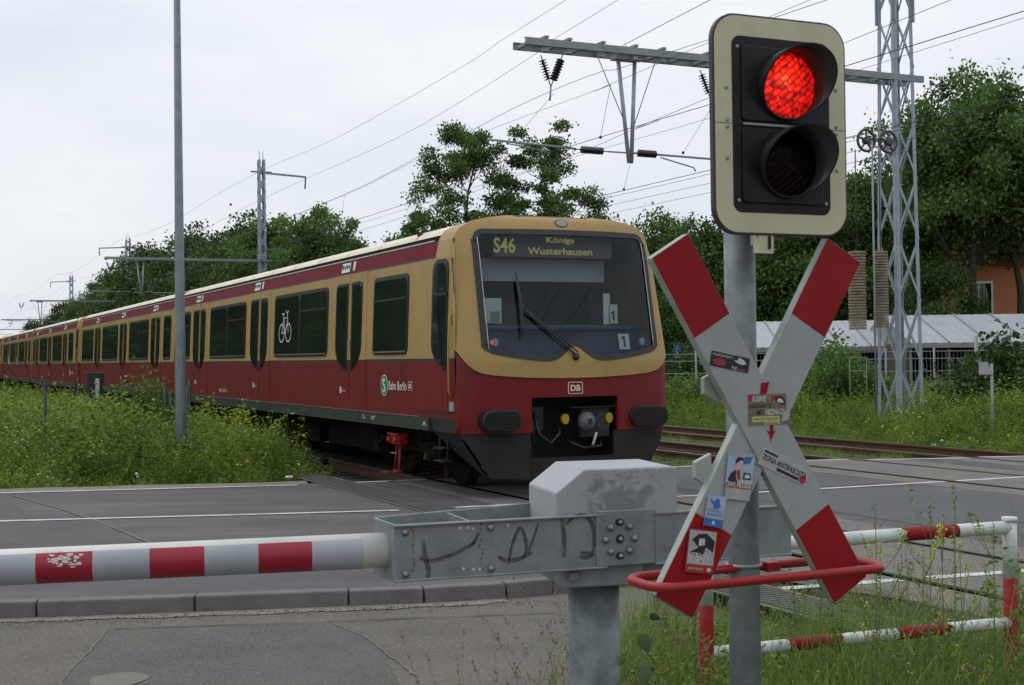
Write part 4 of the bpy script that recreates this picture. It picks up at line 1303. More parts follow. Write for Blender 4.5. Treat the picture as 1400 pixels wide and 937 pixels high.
# --- crossbuck
t = thing('crossbuck', 'red and white railway crossbuck covered in stickers, in front of the post', 'warning sign', tuple(cf(0, 0)), PHI)
Mi = Matrix.Translation(-cf(0, 0)); Ri = Matrix.Rotation(-PHI, 4, 'Z')
TL = Ri @ Mi            # world -> local of a thing at cf(0,0)
def L_(Mx): return TL @ Mx
def board(sgn, d):
    ang = math.atan2(1.092, 0.652)
    c = (0.012, 1.585)
    a = -ang if sgn > 0 else ang          # sgn>0: top-left to bottom-right
    Mx = L_(cfr(c[0], c[1], d, a))
    HL, HWd = 0.640, 0.0765
    out = [(-HL, -HWd), (HL, -HWd), (HL, HWd), (-HL, HWd)]
    mb = MB(); mb.prism(rrect(-HL, -HWd, HL, HWd, 0.006, 3), Mx, 0.032)
    o = mb.build('board', mCrE, t, bevel=0.002)
    mb = MB(); mb.prism(rrect(-HL + .285, -HWd + .002, HL - .285, HWd - .002, 0.001, 1), Mx @ Matrix.Translation((0, 0, .0012)), 0.001); mb.build('white_face', mCrW, o)
    for s in (-1, 1):
        x0, x1 = (HL - .284, HL - .002) if s > 0 else (-HL + .002, -HL + .284)
        mb = MB(); mb.prism(rrect(x0, -HWd + .002, x1, HWd - .002, 0.003, 2), Mx @ Matrix.Translation((0, 0, .0014)), 0.001); mb.build('red_end', mCrR, o)
    return o
bB = board(-1, -0.006)
bA = board(1, 0.0)
mb = MB()
for (x, z) in ((-0.150, 1.70), (-0.185, 1.44)):
    mb.prism([(-.03, -.02), (.03, -.055), (.03, .055), (-.03, .03)], L_(cfr(x, z, -0.036)), 0.02)
mb.box(L_(cfr(0, 1.585, -0.07)).translation, (0.10, 0.06, 0.08))
build_each(mb, 'bracket', mCrE, t, bevel=0.003)
# red arrow, interrupted by the sticker
Ma = L_(cfr(0, 0, 0.0028))
mb = MB(); mb.prism([(0.001, 1.668), (0.024, 1.668), (0.036, 1.713), (0.006, 1.711)], Ma, 0.0006)
mb.prism([(0.022, 1.455), (0.046, 1.463), (0.046, 1.50), (0.062, 1.49), (0.044, 1.445), (0.036, 1.43), (0.038, 1.408), (0.030, 1.395)][::-1], Ma, 0.0006) if False else None
mb.prism([(0.0395, 1.526), (0.0480, 1.545), (0.0600, 1.563), (0.0495, 1.557), (0.0500, 1.584), (0.0370, 1.584), (0.0365, 1.556), (0.0245, 1.563), (0.0350, 1.545)], Ma, 0.0006)
build_each(mb, 'red_arrow', mCrR, bA)
def sticker(x, z, w, h, ang, mat, d=0.003, nm='sticker', par=None):
    (x, z, w1, h1, ang) = {(-0.117, 1.768): (-.108, 1.778, .142, .046, R(-11)), (0.032, 1.578): (.028, 1.627, .143, .097, R(0)), (-0.079, 1.405): (-.077, 1.440, .097, .110, R(-8)), (-0.084, 1.337): (-.087, 1.369, .093, .038, R(-8)), (0.093, 1.408): (.090, 1.446, .198, .060, R(-24)), (-0.178, 1.262): (-.170, 1.320, .068, .097, R(-12)), (-0.236, 1.138): (-.222, 1.200, .102, .132, R(-9))}[(x, z)]
    Mx = L_(cfr(x, z, d, ang)) @ Matrix.Diagonal((w1 / w, h1 / h, 1, 1))
    mb = MB(); mb.prism([(-w / 2, -h / 2), (w / 2, -h / 2), (w / 2, h / 2), (-w / 2, h / 2)], Mx, 0.0008)
    return mb.build(nm, mat, par or bA), Mx
def patch(Mx, outline, mat, par, z=0.0004, nm='print'):
    mb = MB(); mb.prism(outline, Mx @ Matrix.Translation((0, 0, z)), 0.0002); return mb.build(nm, mat, par)
mStB = M('sticker black', (0.02, 0.018, 0.022), (0.035, 0.03, 0.035), 40, 0.4)
mStR = M('sticker red', (0.40, 0.03, 0.03), (0.32, 0.03, 0.03), 40, 0.4)
mStW = M('sticker white', (0.60, 0.60, 0.60), (0.5, 0.5, 0.5), 30, 0.5, dirt=(0.35, 0.35, 0.33), dscale=30, damt=0.5)
mStPk = M('sticker pink', (0.62, 0.38, 0.40), (0.56, 0.33, 0.36), 30, 0.5)
mStSky = M('sticker pale blue', (0.38, 0.47, 0.58), (0.30, 0.38, 0.52), 14, 0.5)
mStBl = M('sticker blue', (0.04, 0.13, 0.36), (0.05, 0.16, 0.42), 20, 0.5)
mStBr = M('sticker olive', (0.20, 0.16, 0.10), (0.13, 0.10, 0.07), 30, 0.5, dirt=(0.35, 0.3, 0.2), dscale=20, damt=0.4)
mStYe = M('sticker yellow', (0.50, 0.48, 0.20), (0.42, 0.42, 0.18), 30, 0.5)
mStGr = M('sticker grey', (0.33, 0.33, 0.34), (0.42, 0.42, 0.42), 30, 0.5)
# 1 black narrow sticker
s1, m1 = sticker(-0.117, 1.768, 0.137, 0.052, R(-13), mStB)
text('sticker_text', 'IM NORDEN NICHTS', m1 @ Matrix.Translation((-.028, .016, .0006)), 0.072, 0.009, mStW, s1, 0.0002)
patch(m1, circ(-0.035, -0.008, 0.024, 12, 0.012), mStR, s1)
patch(m1, [(0.012, 0.008), (0.030, 0.0), (0.045, -0.002), (0.058, 0.004), (0.050, 0.014), (0.036, 0.020), (0.024, 0.018), (0.030, 0.011)], mStW, s1)
text('sticker_text', 'N!', m1 @ Matrix.Translation((.018, -.018, .0006)), 0.018, 0.013, mStW, s1, 0.0002)
patch(m1, [(0.03, -0.024), (0.055, -0.024), (0.053, -0.016), (0.032, -0.016)], mStR, s1)
# 2 central sticker
s2, m2_ = sticker(0.032, 1.578, 0.140, 0.112, R(1), mStBr)
patch(m2_, [(-.07, .033), (-.052, .033), (-.052, .054), (-.07, .054)], mStR, s2); patch(m2_, [(.012, .030), (.036, .036), (.030, .052), (.014, .05)], mStR, s2)
text('sticker_text', 'KEINE', m2_ @ Matrix.Translation((-.030, .040, .0008)), 0.048, 0.021, mStW, s2, 0.0002, bold=0.02)
text('sticker_text', 'GESCHÄFTE', m2_ @ Matrix.Translation((-.026, .015, .0008)), 0.080, 0.018, mStB, s2, 0.0002, bold=0.02)
text('sticker_text', 'MIT', m2_ @ Matrix.Translation((-.026, -.010, .0008)), 0.028, 0.019, mStB, s2, 0.0002, bold=0.02)
text('sticker_text', 'NEONAZIS', m2_ @ Matrix.Translation((.028, -.009, .0008)), 0.070, 0.021, mStW, s2, 0.0002, bold=0.02)
patch(m2_, rrect(-.056, -.044, .044, -.024, .002, 2), mStYe, s2); text('sticker_text', 'WEG MIT THOR STEI-', m2_ @ Matrix.Translation((-.006, -.034, .0010)), 0.090, 0.009, mStB, s2, 0.0002)
patch(m2_, rrect(-.012, -.055, .044, -.045, .002, 2), mStYe, s2); text('sticker_text', 'NAR LÄDEN!', m2_ @ Matrix.Translation((.016, -.050, .0010)), 0.045, 0.007, mStB, s2, 0.0002)
patch(m2_, [(.026, .032), (.040, .028), (.050, .016), (.066, .014), (.068, .030), (.058, .044), (.044, .050), (.030, .046)], mStB, s2); patch(m2_, [(.036, .030), (.046, .024), (.060, .022), (.054, .036), (.040, .040)], mStW, s2, 0.0007)
patch(m2_, [(.050, -.045), (.075, -.040), (.082, -.020), (.080, .002), (.068, -.004), (.055, -.020)], mStGr, s2, 0.0009)
# 3 person sticker (plain silhouette)
s3, m3_ = sticker(-0.079, 1.405, 0.084, 0.092, R(-4), mStSky, par=bB)
patch(m3_, [(-.036, -.026), (-.030, -.010), (-.014, .002), (-.010, -.020), (-.004, -.034), (-.03, -.034)], mStB, s3)
patch(m3_, circ(-.004, .014, .012, 14, .016), mStPk, s3, 0.0005); patch(m3_, [(-.016, .016), (-.018, .026), (-.008, .036), (.006, .034), (.010, .026), (-.002, .027), (-.010, .020)], mStB, s3, 0.0007)
patch(m3_, [(.006, .016), (.03, .022), (.036, .040), (.010, .036)], mStBl, s3, 0.0004); patch(m3_, [(-.012, -.002), (-.002, .004), (.004, -.02), (-.004, -.026)], mStR, s3, 0.0006)
text('sticker_text', 'NIEMALS VERGESSEN', m3_ @ Matrix.Translation((0, .041, .0008)), 0.076, 0.008, mStPk, s3, 0.0002)
patch(m3_, [(.010, -.022), (.038, -.022), (.034, -.004), (.012, -.004)], mStB, s3); patch(m3_, [(.016, -.018), (.034, -.017), (.030, -.008), (.018, -.008)], mStW, s3, .0007)
patch(m3_, [(-.042, -.046), (.042, -.046), (.042, -.032), (-.042, -.032)], mStR, s3, .0003)
text('sticker_text', 'UWE MEUSSE', m3_ @ Matrix.Translation((0, -.037, .0008)), 0.080, 0.014, mStW, s3, 0.0002, bold=0.02)
s3b, m3b = sticker(-0.084, 1.337, 0.078, 0.040, R(-4), mStGr, 0.0028, par=bB)
# 4 long white sticker
s4, m4 = sticker(0.093, 1.408, 0.155, 0.050, R(-22), mStGr)
patch(m4, [(-.07, .012), (-.028, .012), (-.028, .018), (-.07, .018)], mStB, s4); patch(m4, [(-.02, -.020), (.05, -.020), (.05, -.012), (-.02, -.012)], mStB, s4)
text('sticker_text', 'ZONA ANTIFASCISTA', m4 @ Matrix.Translation((0, .0, .0008)), 0.140, 0.015, mStB, s4, 0.0002, bold=0.02)
patch(m4, circ(.062, -.012, .011, 10), mStR, s4)
# 5 small blue sticker
s5, m5 = sticker(-0.178, 1.262, 0.070, 0.092, R(-4), mStSky, par=bB, d=0.0035)
patch(m5, [(-.035, -.046), (.035, -.046), (.035, -.022), (-.035, -.022)], mStBl, s5)
patch(m5, [(-.010, .006), (.010, .008), (.018, .016), (.012, .024), (.008, .038), (-.004, .036), (-.008, .026), (-.020, .034), (-.024, .028), (-.010, .016)], mStBl, s5)
text('sticker_text', 'FUSSBALL', m5 @ Matrix.Translation((0, .001, .0008)), 0.056, 0.008, mStBl, s5, 0.0002)
text('sticker_text', 'FANS GEGEN RECHTS', m5 @ Matrix.Translation((0, -.011, .0008)), 0.060, 0.008, mStBl, s5, 0.0002)
patch(m5, circ(0, -.034, .006, 10), mStW, s5, .0008)
# 6 red and grey sticker
s6, m6 = sticker(-0.236, 1.138, 0.082, 0.118, R(-4), mStR, par=bB, d=0.0035)
patch(m6, [(-.038, -.036), (.038, -.036), (.038, .056), (-.038, .056)], mStGr, s6, .0003)
patch(m6, [(-.036, -.006), (-.010, .010), (-.030, .030), (-.014, .046), (.010, .050), (.036, .030), (.034, .0), (.012, .012), (.008, -.008), (-.02, -.016)], mStB, s6, .0005); patch(m6, [(-.010, .014), (.008, .018), (.006, .036), (-.010, .034)], mStW, s6, .0007)
text('sticker_text', 'BERLIN', m6 @ Matrix.Translation((-.006, -.012, .0008)), 0.060, 0.015, mStW, s6, 0.0002, bold=0.02)
text('sticker_text', 'BLEIBT ROT!', m6 @ Matrix.Translation((.002, -.027, .0008)), 0.070, 0.013, mStW, s6, 0.0002, bold=0.02)
text('sticker_text', 'AKTION', m6 @ Matrix.Translation((-.012, -.048, .0008)), 0.045, 0.007, mStW, s6, 0.0002)
patch(m6, circ(.028, -.048, .006, 10), mStW, s6, .0007)

# --- hoop
t = thing('protective_hoop', 'flat red tube hoop round the foot of the crossbuck', 'guard hoop', tuple(cf(0, 0)), PHI)
mb = MB()
pts = []
hl = 0.472
for k in range(13):
    a = -PI / 2 + PI * k / 12
    pts.append((hl - 0.075 + 0.075 * math.cos(a), -0.0 + 0.0 , 0))
loop2 = []
x0, x1, y0, y1, r = -0.415, 0.434, -0.080, 0.145, 0.075
for (cx, cy, a0) in ((x1 - r, y0 + r, -90), (x1 - r, y1 - r, 0), (x0 + r, y1 - r, 90), (x0 + r, y0 + r, 180)):
    for k in range(7):
        a = R(a0 + 15 * k)
        loop2.append((cx + r * math.cos(a), cy + r * math.sin(a), 1.112 - 0.0 * cx))
mb.tube(loop2, 0.0145, 14, closed=True); mb.build('hoop_tube', mHoop, t)
mb = MB(); mb.box((0.0, 0.145, 1.112), (0.26, 0.045, 0.012)); mb.box((0.12, 0.13, 1.112), (0.05, 0.05, 0.03)); mb.build('hoop_bracket', mHoop, t, bevel=0.002)

# --- warning light
t = thing('crossing_light', 'two lamp crossing signal with cream border, upper lamp lit red', 'signal light', tuple(cf(0.098, 2.52)), PHI)
TL = Ri @ Matrix.Translation(-cf(0.098, 2.52))
def sm(x, z, d=0.0): return TL @ cfr(0.098 + x, 2.52 + z, d)
mb = MB(); mb.prism(rrect(-0.2535, -0.3455, 0.2535, 0.3455, 0.085, 10), sm(0, 0, 0.0), 0.022); brd = mb.build('backboard', mSigE, t, bevel=0.003)
mb = MB(); mb.prism(rrect(-0.2465, -0.3385, 0.2465, 0.3385, 0.079, 10), sm(0, 0, 0.0015), 0.001); mb.build('cream_face', mSigW, brd)
mb = MB(); mb.prism(rrect(-0.184, -0.276, 0.184, 0.276, 0.03, 6), sm(0, 0, 0.004), 0.003); pn = mb.build('black_panel', mSigB, t, bevel=0.001)
mb = MB()
for zz in (0.128, -0.128):
    mb.prism(rrect(-0.152, zz - 0.118, 0.152, zz + 0.118, 0.012, 3), sm(0, 0, 0.011), 0.008)
build_each(mb, 'chamber_door', mSigB, t, bevel=0.003)
mb = MB(); mb.prism([(-.15, -.0035), (.14, -.0035), (.14, .0035), (-.15, .0035)], sm(0, 0, 0.013), 0.003); mb.build('divider', mSigE if False else mGrey, t)
mb = MB()
for x, z in ((-.165, .240), (.165, .240), (-.165, -.240), (.165, -.240)): mb.lathe([(0.0065, 0), (0.006, 0.003), (0, 0.004)], sm(x, z, .004), 10)
for x, z in ((-.205, .11), (-.205, -.11), (.212, .13), (.212, -.13), (-.203, 0.01), (-.203, -.012), (.212, .01), (.212, -.012)): mb.lathe([(0.006, 0), (0.0055, 0.003), (0, 0.004)], sm(x, z, .0015), 10)
build_each(mb, 'screw', mGalv, t)
mb = MB(); mb.prism([(-.246, -.001), (-.186, -.001), (-.186, .001), (-.246, .001)], sm(0, 0, .0022), .0005); mb.prism([(.186, -.001), (.246, -.001), (.246, .001), (.186, .001)], sm(0, 0, .0022), .0005); build_each(mb, 'board_joint', mSigE, t)
mb = MB(); mb.prism(rrect(-.028, -.03, .028, .03, .004, 2), sm(-.06, -0.372, -.005), 0.03); mb.box(sm(-.055, -.355, -.05).translation, (.02, .07, .03)); build_each(mb, 'mounting_clamp', mSigW, t)
mb = MB(); mb.prism([(-.004, -.02), (.004, -.02), (.004, .02), (-.004, .02)], sm(-.05, -0.368, .001), 0.004); mb.build('clamp_slot', mSigB, t)
# housing behind
mb = MB()
for zz in (0.128, -0.128): mb.prism(rrect(-0.13, zz - 0.115, 0.13, zz + 0.115, 0.03, 4), sm(0, 0, -0.022), 0.13)
build_each(mb, 'housing', mSigB, t, bevel=0.005)
def lens_mat(name, lit):
    m = bpy.data.materials.new(name); m.use_nodes = True
    nt = m.node_tree; b = nt.nodes['Principled BSDF']; L = nt.links
    tcn = nt.nodes.new('ShaderNodeTexCoord'); mpn = nt.nodes.new('ShaderNodeMapping')
    mpn.inputs['Rotation'].default_value = (PI / 2, 0, R(0))
    L.new(tcn.outputs['Object'], mpn.inputs[0])
    m2 = nt.nodes.new('ShaderNodeMapping'); m2.inputs['Rotation'].default_value = (0, 0, R(38)); L.new(mpn.outputs[0], m2.inputs[0])
    br = nt.nodes.new('ShaderNodeTexBrick'); br.inputs['Scale'].default_value = 23; br.inputs['Mortar Size'].default_value = 0.10
    br.inputs['Mortar Smooth'].default_value = 0.8
    br.inputs['Brick Width'].default_value = 0.75; br.inputs['Row Height'].default_value = 0.42
    nv = nt.nodes.new('ShaderNodeTexNoise'); nv.inputs['Scale'].default_value = 30; L.new(m2.outputs[0], nv.inputs['Vector'])
    va = nt.nodes.new('ShaderNodeVectorMath'); va.operation = 'MULTIPLY_ADD'; L.new(nv.outputs['Color'], va.inputs[0]); va.inputs[1].default_value = (.014, .014, 0); L.new(m2.outputs[0], va.inputs[2])
    L.new(va.outputs[0], br.inputs['Vector'])
    if lit:
        br.inputs['Color1'].default_value = (1, 1, 1, 1); br.inputs['Color2'].default_value = (0.7, 0.7, 0.7, 1); br.inputs['Mortar'].default_value = (0.10, 0.10, 0.10, 1)
        gr = nt.nodes.new('ShaderNodeVectorMath'); gr.operation = 'DISTANCE'; L.new(tcn.outputs['Object'], gr.inputs[0]); gr.inputs[1].default_value = (-0.015, -0.02, 0.135)
        rp = nt.nodes.new('ShaderNodeValToRGB'); L.new(gr.outputs['Value'], rp.inputs[0])
        rp.color_ramp.elements[0].position = 0.012; rp.color_ramp.elements[0].color = (1.3, 0.28, 0.06, 1)
        rp.color_ramp.elements[1].position = 0.11; rp.color_ramp.elements[1].color = (0.45, 0.005, 0.003, 1)
        e = rp.color_ramp.elements.new(0.035); e.color = (0.85, 0.022, 0.010, 1)
        mx = nt.nodes.new('ShaderNodeMix'); mx.data_type = 'RGBA'; mx.blend_type = 'MULTIPLY'; mx.inputs[0].default_value = 0.8
        L.new(rp.outputs[0], mx.inputs[6]); L.new(br.outputs[0], mx.inputs[7])
        L.new(mx.outputs[2], b.inputs['Emission Color']); b.inputs['Emission Strength'].default_value = 2.0
        b.inputs['Base Color'].default_value = (0.3, 0.01, 0.01, 1)
    else:
        br.inputs['Color1'].default_value = (0.005, 0.002, 0.0015, 1); br.inputs['Color2'].default_value = (0.003, 0.0015, 0.001, 1); br.inputs['Mortar'].default_value = (0.01, 0.006, 0.004, 1)
        L.new(br.outputs[0], b.inputs['Base Color'])
    b.inputs['Roughness'].default_value = 0.3
    b.inputs['Specular IOR Level'].default_value = 0.25 if lit else 0.08
    if lit:
        nzm = nt.nodes.new('ShaderNodeTexNoise'); nzm.inputs['Scale'].default_value = 38; L.new(tcn.outputs['Object'], nzm.inputs['Vector'])
        rz_ = nt.nodes.new('ShaderNodeValToRGB'); rz_.color_ramp.elements[0].position = .36; rz_.color_ramp.elements[1].position = .60; rz_.color_ramp.elements[0].color = (.28, .28, .28, 1); rz_.color_ramp.elements[1].color = (1.1, 1.1, 1.1, 1); L.new(nzm.outputs['Fac'], rz_.inputs[0])
        mz_ = nt.nodes.new('ShaderNodeMix'); mz_.data_type = 'RGBA'; mz_.blend_type = 'MULTIPLY'; mz_.inputs[0].default_value = 1.0; L.new(mx.outputs[2], mz_.inputs[6]); L.new(rz_.outputs[0], mz_.inputs[7]); L.new(mz_.outputs[2], b.inputs['Emission Color'])
    bp = nt.nodes.new('ShaderNodeBump'); bp.inputs['Distance'].default_value = 0.003; L.new(br.outputs['Fac'], bp.inputs['Height']); L.new(bp.outputs[0], b.inputs['Normal'])
    return m
for zz, lit in ((0.128, True), (-0.118, False)):
    lm = lens_mat('red lens' if lit else 'amber lens', lit)
    mb = MB()
    mb.lathe([(0.107, 0.012), (0.107, 0.020), (0.098, 0.022), (0.085, 0.034), (0.06, 0.043), (0.03, 0.048), (0.0, 0.05)], sm(0.01, zz, 0.0), 36)
    mb.build('lens', lm, t)
    # visor: open tube, long above, cut away below
    mb = MB()
    N = 48
    Mv = sm(0.01, zz, 0.0)
    r = 0.109
    def vl(a):     # length by angle (a=90 deg is up)
        s = math.sin(a)
        c = math.cos(a)
        return 0.030 + 0.115 * max(0.0, 0.5 + 0.5 * s) ** 0.9 + 0.035 * c
    ro, rl, io, il = [], [], [], []
    for k in range(N):
        a = 2 * PI * k / N
        flare = 1.0
        ro.append(Mv @ Vector((r * math.cos(a), r * math.sin(a), 0.012))); rl.append(Mv @ Vector((r * flare * math.cos(a), r * flare * math.sin(a), vl(a))))
        ri = r - 0.004
        io.append(Mv @ Vector((ri * math.cos(a), ri * math.sin(a), 0.012))); il.append(Mv @ Vector((ri * flare * math.cos(a), ri * flare * math.sin(a), vl(a))))
    a0, b0, c0, d0 = mb.add(ro), mb.add(rl), mb.add(io), mb.add(il)
    for k in range(N):
        j = (k + 1) % N
        mb.mi = 0; mb.face((a0 + k, a0 + j, b0 + j, b0 + k), True); mb.mi = 1; mb.face((c0 + j, c0 + k, d0 + k, d0 + j), True); mb.mi = 0; mb.face((b0 + k, b0 + j, d0 + j, d0 + k))
    mb.build('visor', [mSigB, mVisIn], t)

# ------------------------------------------------------------------ barrier
BA = R(13.5)
BX = Vector((math.cos(BA), math.sin(BA), 0)); BY = Vector((-math.sin(BA), math.cos(BA), 0))
bo = Vector((0.163, 5.25, 0))             # front left corner of the drive housing
t = thing('crossing_barrier', 'crossing barrier with grey drive housing, galvanised fork and striped boom', 'barrier', (bo.x, bo.y, 0), BA)
# local x runs along the barrier (to the right), y away from the viewer
def housing_mat():
    m = M('housing grey', (0.37, 0.39, 0.405), (0.32, 0.34, 0.355), 2.5, 0.55, dirt=(0.30, 0.30, 0.29), dscale=2.5, damt=0.35, bump=0.15, bscale=200)
    nt = m.node_tree; b = nt.nodes['Principled BSDF']; L = nt.links
    src = b.inputs['Base Color'].links[0].from_socket
    tcn = nt.nodes.new('ShaderNodeTexCoord')
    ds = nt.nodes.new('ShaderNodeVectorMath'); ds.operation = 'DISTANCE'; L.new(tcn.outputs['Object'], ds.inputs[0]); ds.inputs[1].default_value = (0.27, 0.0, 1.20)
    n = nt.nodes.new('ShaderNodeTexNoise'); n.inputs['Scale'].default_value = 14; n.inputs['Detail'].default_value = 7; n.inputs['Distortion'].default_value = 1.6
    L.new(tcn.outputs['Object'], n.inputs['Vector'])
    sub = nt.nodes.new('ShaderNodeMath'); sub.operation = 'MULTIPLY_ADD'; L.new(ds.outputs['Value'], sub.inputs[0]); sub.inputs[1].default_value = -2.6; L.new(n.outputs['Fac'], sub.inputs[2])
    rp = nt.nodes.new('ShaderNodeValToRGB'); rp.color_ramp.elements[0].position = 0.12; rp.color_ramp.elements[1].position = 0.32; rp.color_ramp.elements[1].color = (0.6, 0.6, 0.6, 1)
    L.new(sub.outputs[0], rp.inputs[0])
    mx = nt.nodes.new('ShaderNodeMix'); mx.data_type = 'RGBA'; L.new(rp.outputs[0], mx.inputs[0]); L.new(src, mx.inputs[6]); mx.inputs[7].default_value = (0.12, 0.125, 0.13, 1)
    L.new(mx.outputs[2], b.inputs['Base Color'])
    return m
mHous = housing_mat()
mb = MB()
W_, D_ = 0.505, 0.43
prof = [(0, 0.98), (W_, 0.98), (W_, 1.345), (W_ - 0.012, 1.357), (0.118, 1.357), (0.0, 1.268)]
mb.prism(prof, frame((0, 0, 0), (1, 0, 0), nrm=(0, -1, 0)), D_)
mb.build('housing', mHous, t, bevel=0.008)
mb = MB()
mb.box((0.20, 0.2, 0.95), (0.33, 0.36, 0.12)); mb.box((0.40, 0.2, 0.94), (0.16, 0.30, 0.10))
mb.lathe([(0.022, 0), (0.022, 0.012), (0, 0.014)], frame((0.075, 0.018, 0.935), (1, 0, 0), nrm=(0, -1, 0)), 12)
mb.build('base_box', mGalv, t, bevel=0.006)
mb = MB(); mb.tube([(0.21, 0.2, -0.12), (0.21, 0.2, 0.90)], 0.105, 40); mb.build('pedestal', mPost, t)
# fork plates
def plate(x0, y0, x1, y1, z0, z1, name, th=0.010, lip=0.022, holes=None, mat=mGalv):
    mb = MB()
    d = Vector((x1 - x0, y1 - y0, 0)); L = d.length; d.normalize()
    nrm = Vector((d.y, -d.x, 0))
    Mx = frame((x0, y0, z0), d, nrm=nrm)
    mb.prism([(0, 0), (L, 0), (L, z1 - z0), (0, z1 - z0)], Mx, th)
    if lip:
        mb.prism([(0.0, z1 - z0 - .010), (L, z1 - z0 - .010), (L, z1 - z0), (0, z1 - z0)], Mx @ Matrix.Translation((0, 0, lip * .6)), lip * .6 - .0005)
        mb.prism([(0.0, 0), (L, 0), (L, .010), (0, .010)], Mx @ Matrix.Translation((0, 0, lip * .5)), lip * .5 - .0005)
    return mb.build(name, mat, t, bevel=0.004), Mx, L
zt, zb = 1.183, 0.968
fp, Mf, Lf = plate(-0.655, -0.100, 0.20, -0.020, zb, zt, 'fork_plate')
bp_, Mb2, Lb = plate(-0.695, 0.130, 0.05, 0.44, zb, zt + .004, 'rear_fork_plate', 0.008, 0.0)
mb = MB(); mb.prism([(0, 0), (0.232, 0), (0.232, zt - zb + .002), (0, zt - zb + .002)], frame((-0.695, 0.130, zb), Vector((0.04, -0.23, 0)), nrm=(-1, -.1, 0)), 0.008); mb.build('fork_end_plate', mGalv, t, bevel=.003)
mb = MB(); mb.box((-0.37, 0.09, 1.10), (0.008, 0.30, 0.16), Matrix.Rotation(0.1, 3, 'Z')); mb.build('fork_web', mGalv, t)
hub, Mh, Lh = plate(0.155, -0.036, 0.405, -0.010, zb + .008, zt + .012, 'hub_plate', 0.012, 0.0)
cw_, Mc, Lc = plate(0.405, -0.012, 1.02, 0.055, zb + .002, zt - .004, 'counterweight_plate', 0.010, 0.012)
mb = MB()
for x, z in ((0.045, .185), (0.045, .03), (0.38, .185), (0.38, .03)):
    mb.lathe([(0.014, 0), (0.014, 0.007), (0.010, 0.011), (0, 0.011)], Mf @ Matrix.Translation((x, z, 0)), 12)
build_each(mb, 'bolt', mSteel, t)
mb = MB()
hc = (0.098, 0.105)
for k in range(6):
    a = R(30 + 60 * k) if False else R(45 + 90 * k)
for a in (0, 50, 130, 180, 230, 310): mb.lathe([(0.014, 0), (0.014, 0.008), (0.009, 0.012), (0, 0.012)], Mh @ Matrix.Translation((hc[0] + .062 * math.cos(R(a)), hc[1] + .062 * math.sin(R(a)), 0)), 10)
build_each(mb, 'hub_bolt', mSteel, t)
mb = MB()
for z in (0, .066, -.066): mb.prism(rrect(-.018, -.014, .018, .014, .012, 5) if z else circ(0, 0, .018), Mh @ Matrix.Translation((hc[0], hc[1] + z, .0015)), .001)
build_each(mb, 'hub_slot', mBlk, t)
mb = MB()
for z in (0, .066, -.066): mb.lathe([(0.011, 0.001), (0.010, 0.008), (0, 0.010)], Mh @ Matrix.Translation((hc[0] + .002, hc[1] + z, 0.001)), 10)
build_each(mb, 'hub_screw', mSteel, t)
mb = MB()
for (x, z) in ((.26, .19), (.29, .19), (.31, .185), (.27, .035), (.31, .03), (.335, .03), (-.1 + .55, .19)):
    mb.prism(circ(0, 0, .006, 10), Mf @ Matrix.Translation((x, z, .001)), .0006)
build_each(mb, 'rivet', mPale, t)
mb = MB()
rr = random.Random(2)
for x in (0.075, 0.34):
    z = .2
    while z > .02:
        mb.prism(circ(0, 0, rr.uniform(.002, .006), 6, rr.uniform(.004, .012)), Mf @ Matrix.Translation((x + rr.uniform(-.008, .008), z, .0008)), .0004); z -= rr.uniform(.012, .022)
mb.build('rust_streak', mRust, t)
def fpx(x, y):   # crop pixel -> fork plate
    return ((x - 143) / (950 - 143) * Lf, (545 - (x - 143) * 0.026 - y) / 218 * (zt - zb))
mb = MB()
for st, w in (([(252, 390), (255, 440), (268, 500), (262, 540)], 9), ([(236, 455), (270, 468), (330, 456), (390, 432), (440, 402)], 7), ([(415, 425), (440, 400), (455, 365)], 6), ([(528, 462), (560, 478), (610, 472), (655, 450)], 8), ([(566, 492), (578, 430), (598, 375), (615, 352), (632, 395), (634, 440), (622, 470)], 7), ([(640, 452), (665, 390), (682, 335)], 5), ([(775, 322), (782, 400), (780, 475)], 9), ([(790, 345), (820, 318), (862, 312), (892, 345), (900, 400), (892, 462)], 8), ([(842, 472), (870, 478), (900, 465)], 8), ([(845, 458), (890, 462)], 6)):
    P_ = smooth_pts([fpx(*p) for p in st], 5)
    ribbon(mb, P_, 0, Mf, 0.0012, [w * 0.0019 * (0.6 + 0.5 * math.sin(PI * (i + 1) / (len(P_) + 1))) for i in range(len(P_))])
build_each(mb, 'scrawl', mGraf, fp)
# boom
pc0 = Vector((-0.66, 0.016, 1.074))
mb = MB(); mb.tube([(-7.5, 0.05, 1.074), (-3.0, 0.03, 1.074), tuple(pc0)], [0.052, 0.062, 0.0665], 40); bm = mb.build('boom', mBoomW, t)
def bpx(px):
    """boom coordinate from photo column"""
    k = (px - 700) / 1834
    return (k * (bo.y + math.cos(BA) * -.04) - (bo.x - math.sin(BA) * -.04)) / (math.cos(BA) - k * math.sin(BA))
def rad(x): return 0.0665 + (0.062 - 0.0665) * (x + .66) / (-3.0 + .66)
def band(xa, xb, mat, nm):
    mb = MB()
    N = 22
    for x in (xa, xb): pass
    rows = []
    for k in range(N + 1):
        a = R(-118 + 168 * k / N)        # wraps the front face; the top strip stays bare
        rows.append([(x, 0.016 + 0.006 * (-.66 - x) - (rad(x) + .0008) * math.cos(a), 1.074 + (rad(x) + .0008) * math.sin(a)) for x in (xa, xb)])
    idx = [mb.add(r) for r in rows]
    for i, j in zip(idx, idx[1:]): mb.face((i, i + 1, j + 1, j), True)
    return mb.build(nm, mat, bm)
edges = [-40, 45, 124, 201, 277, 350, 424, 494]
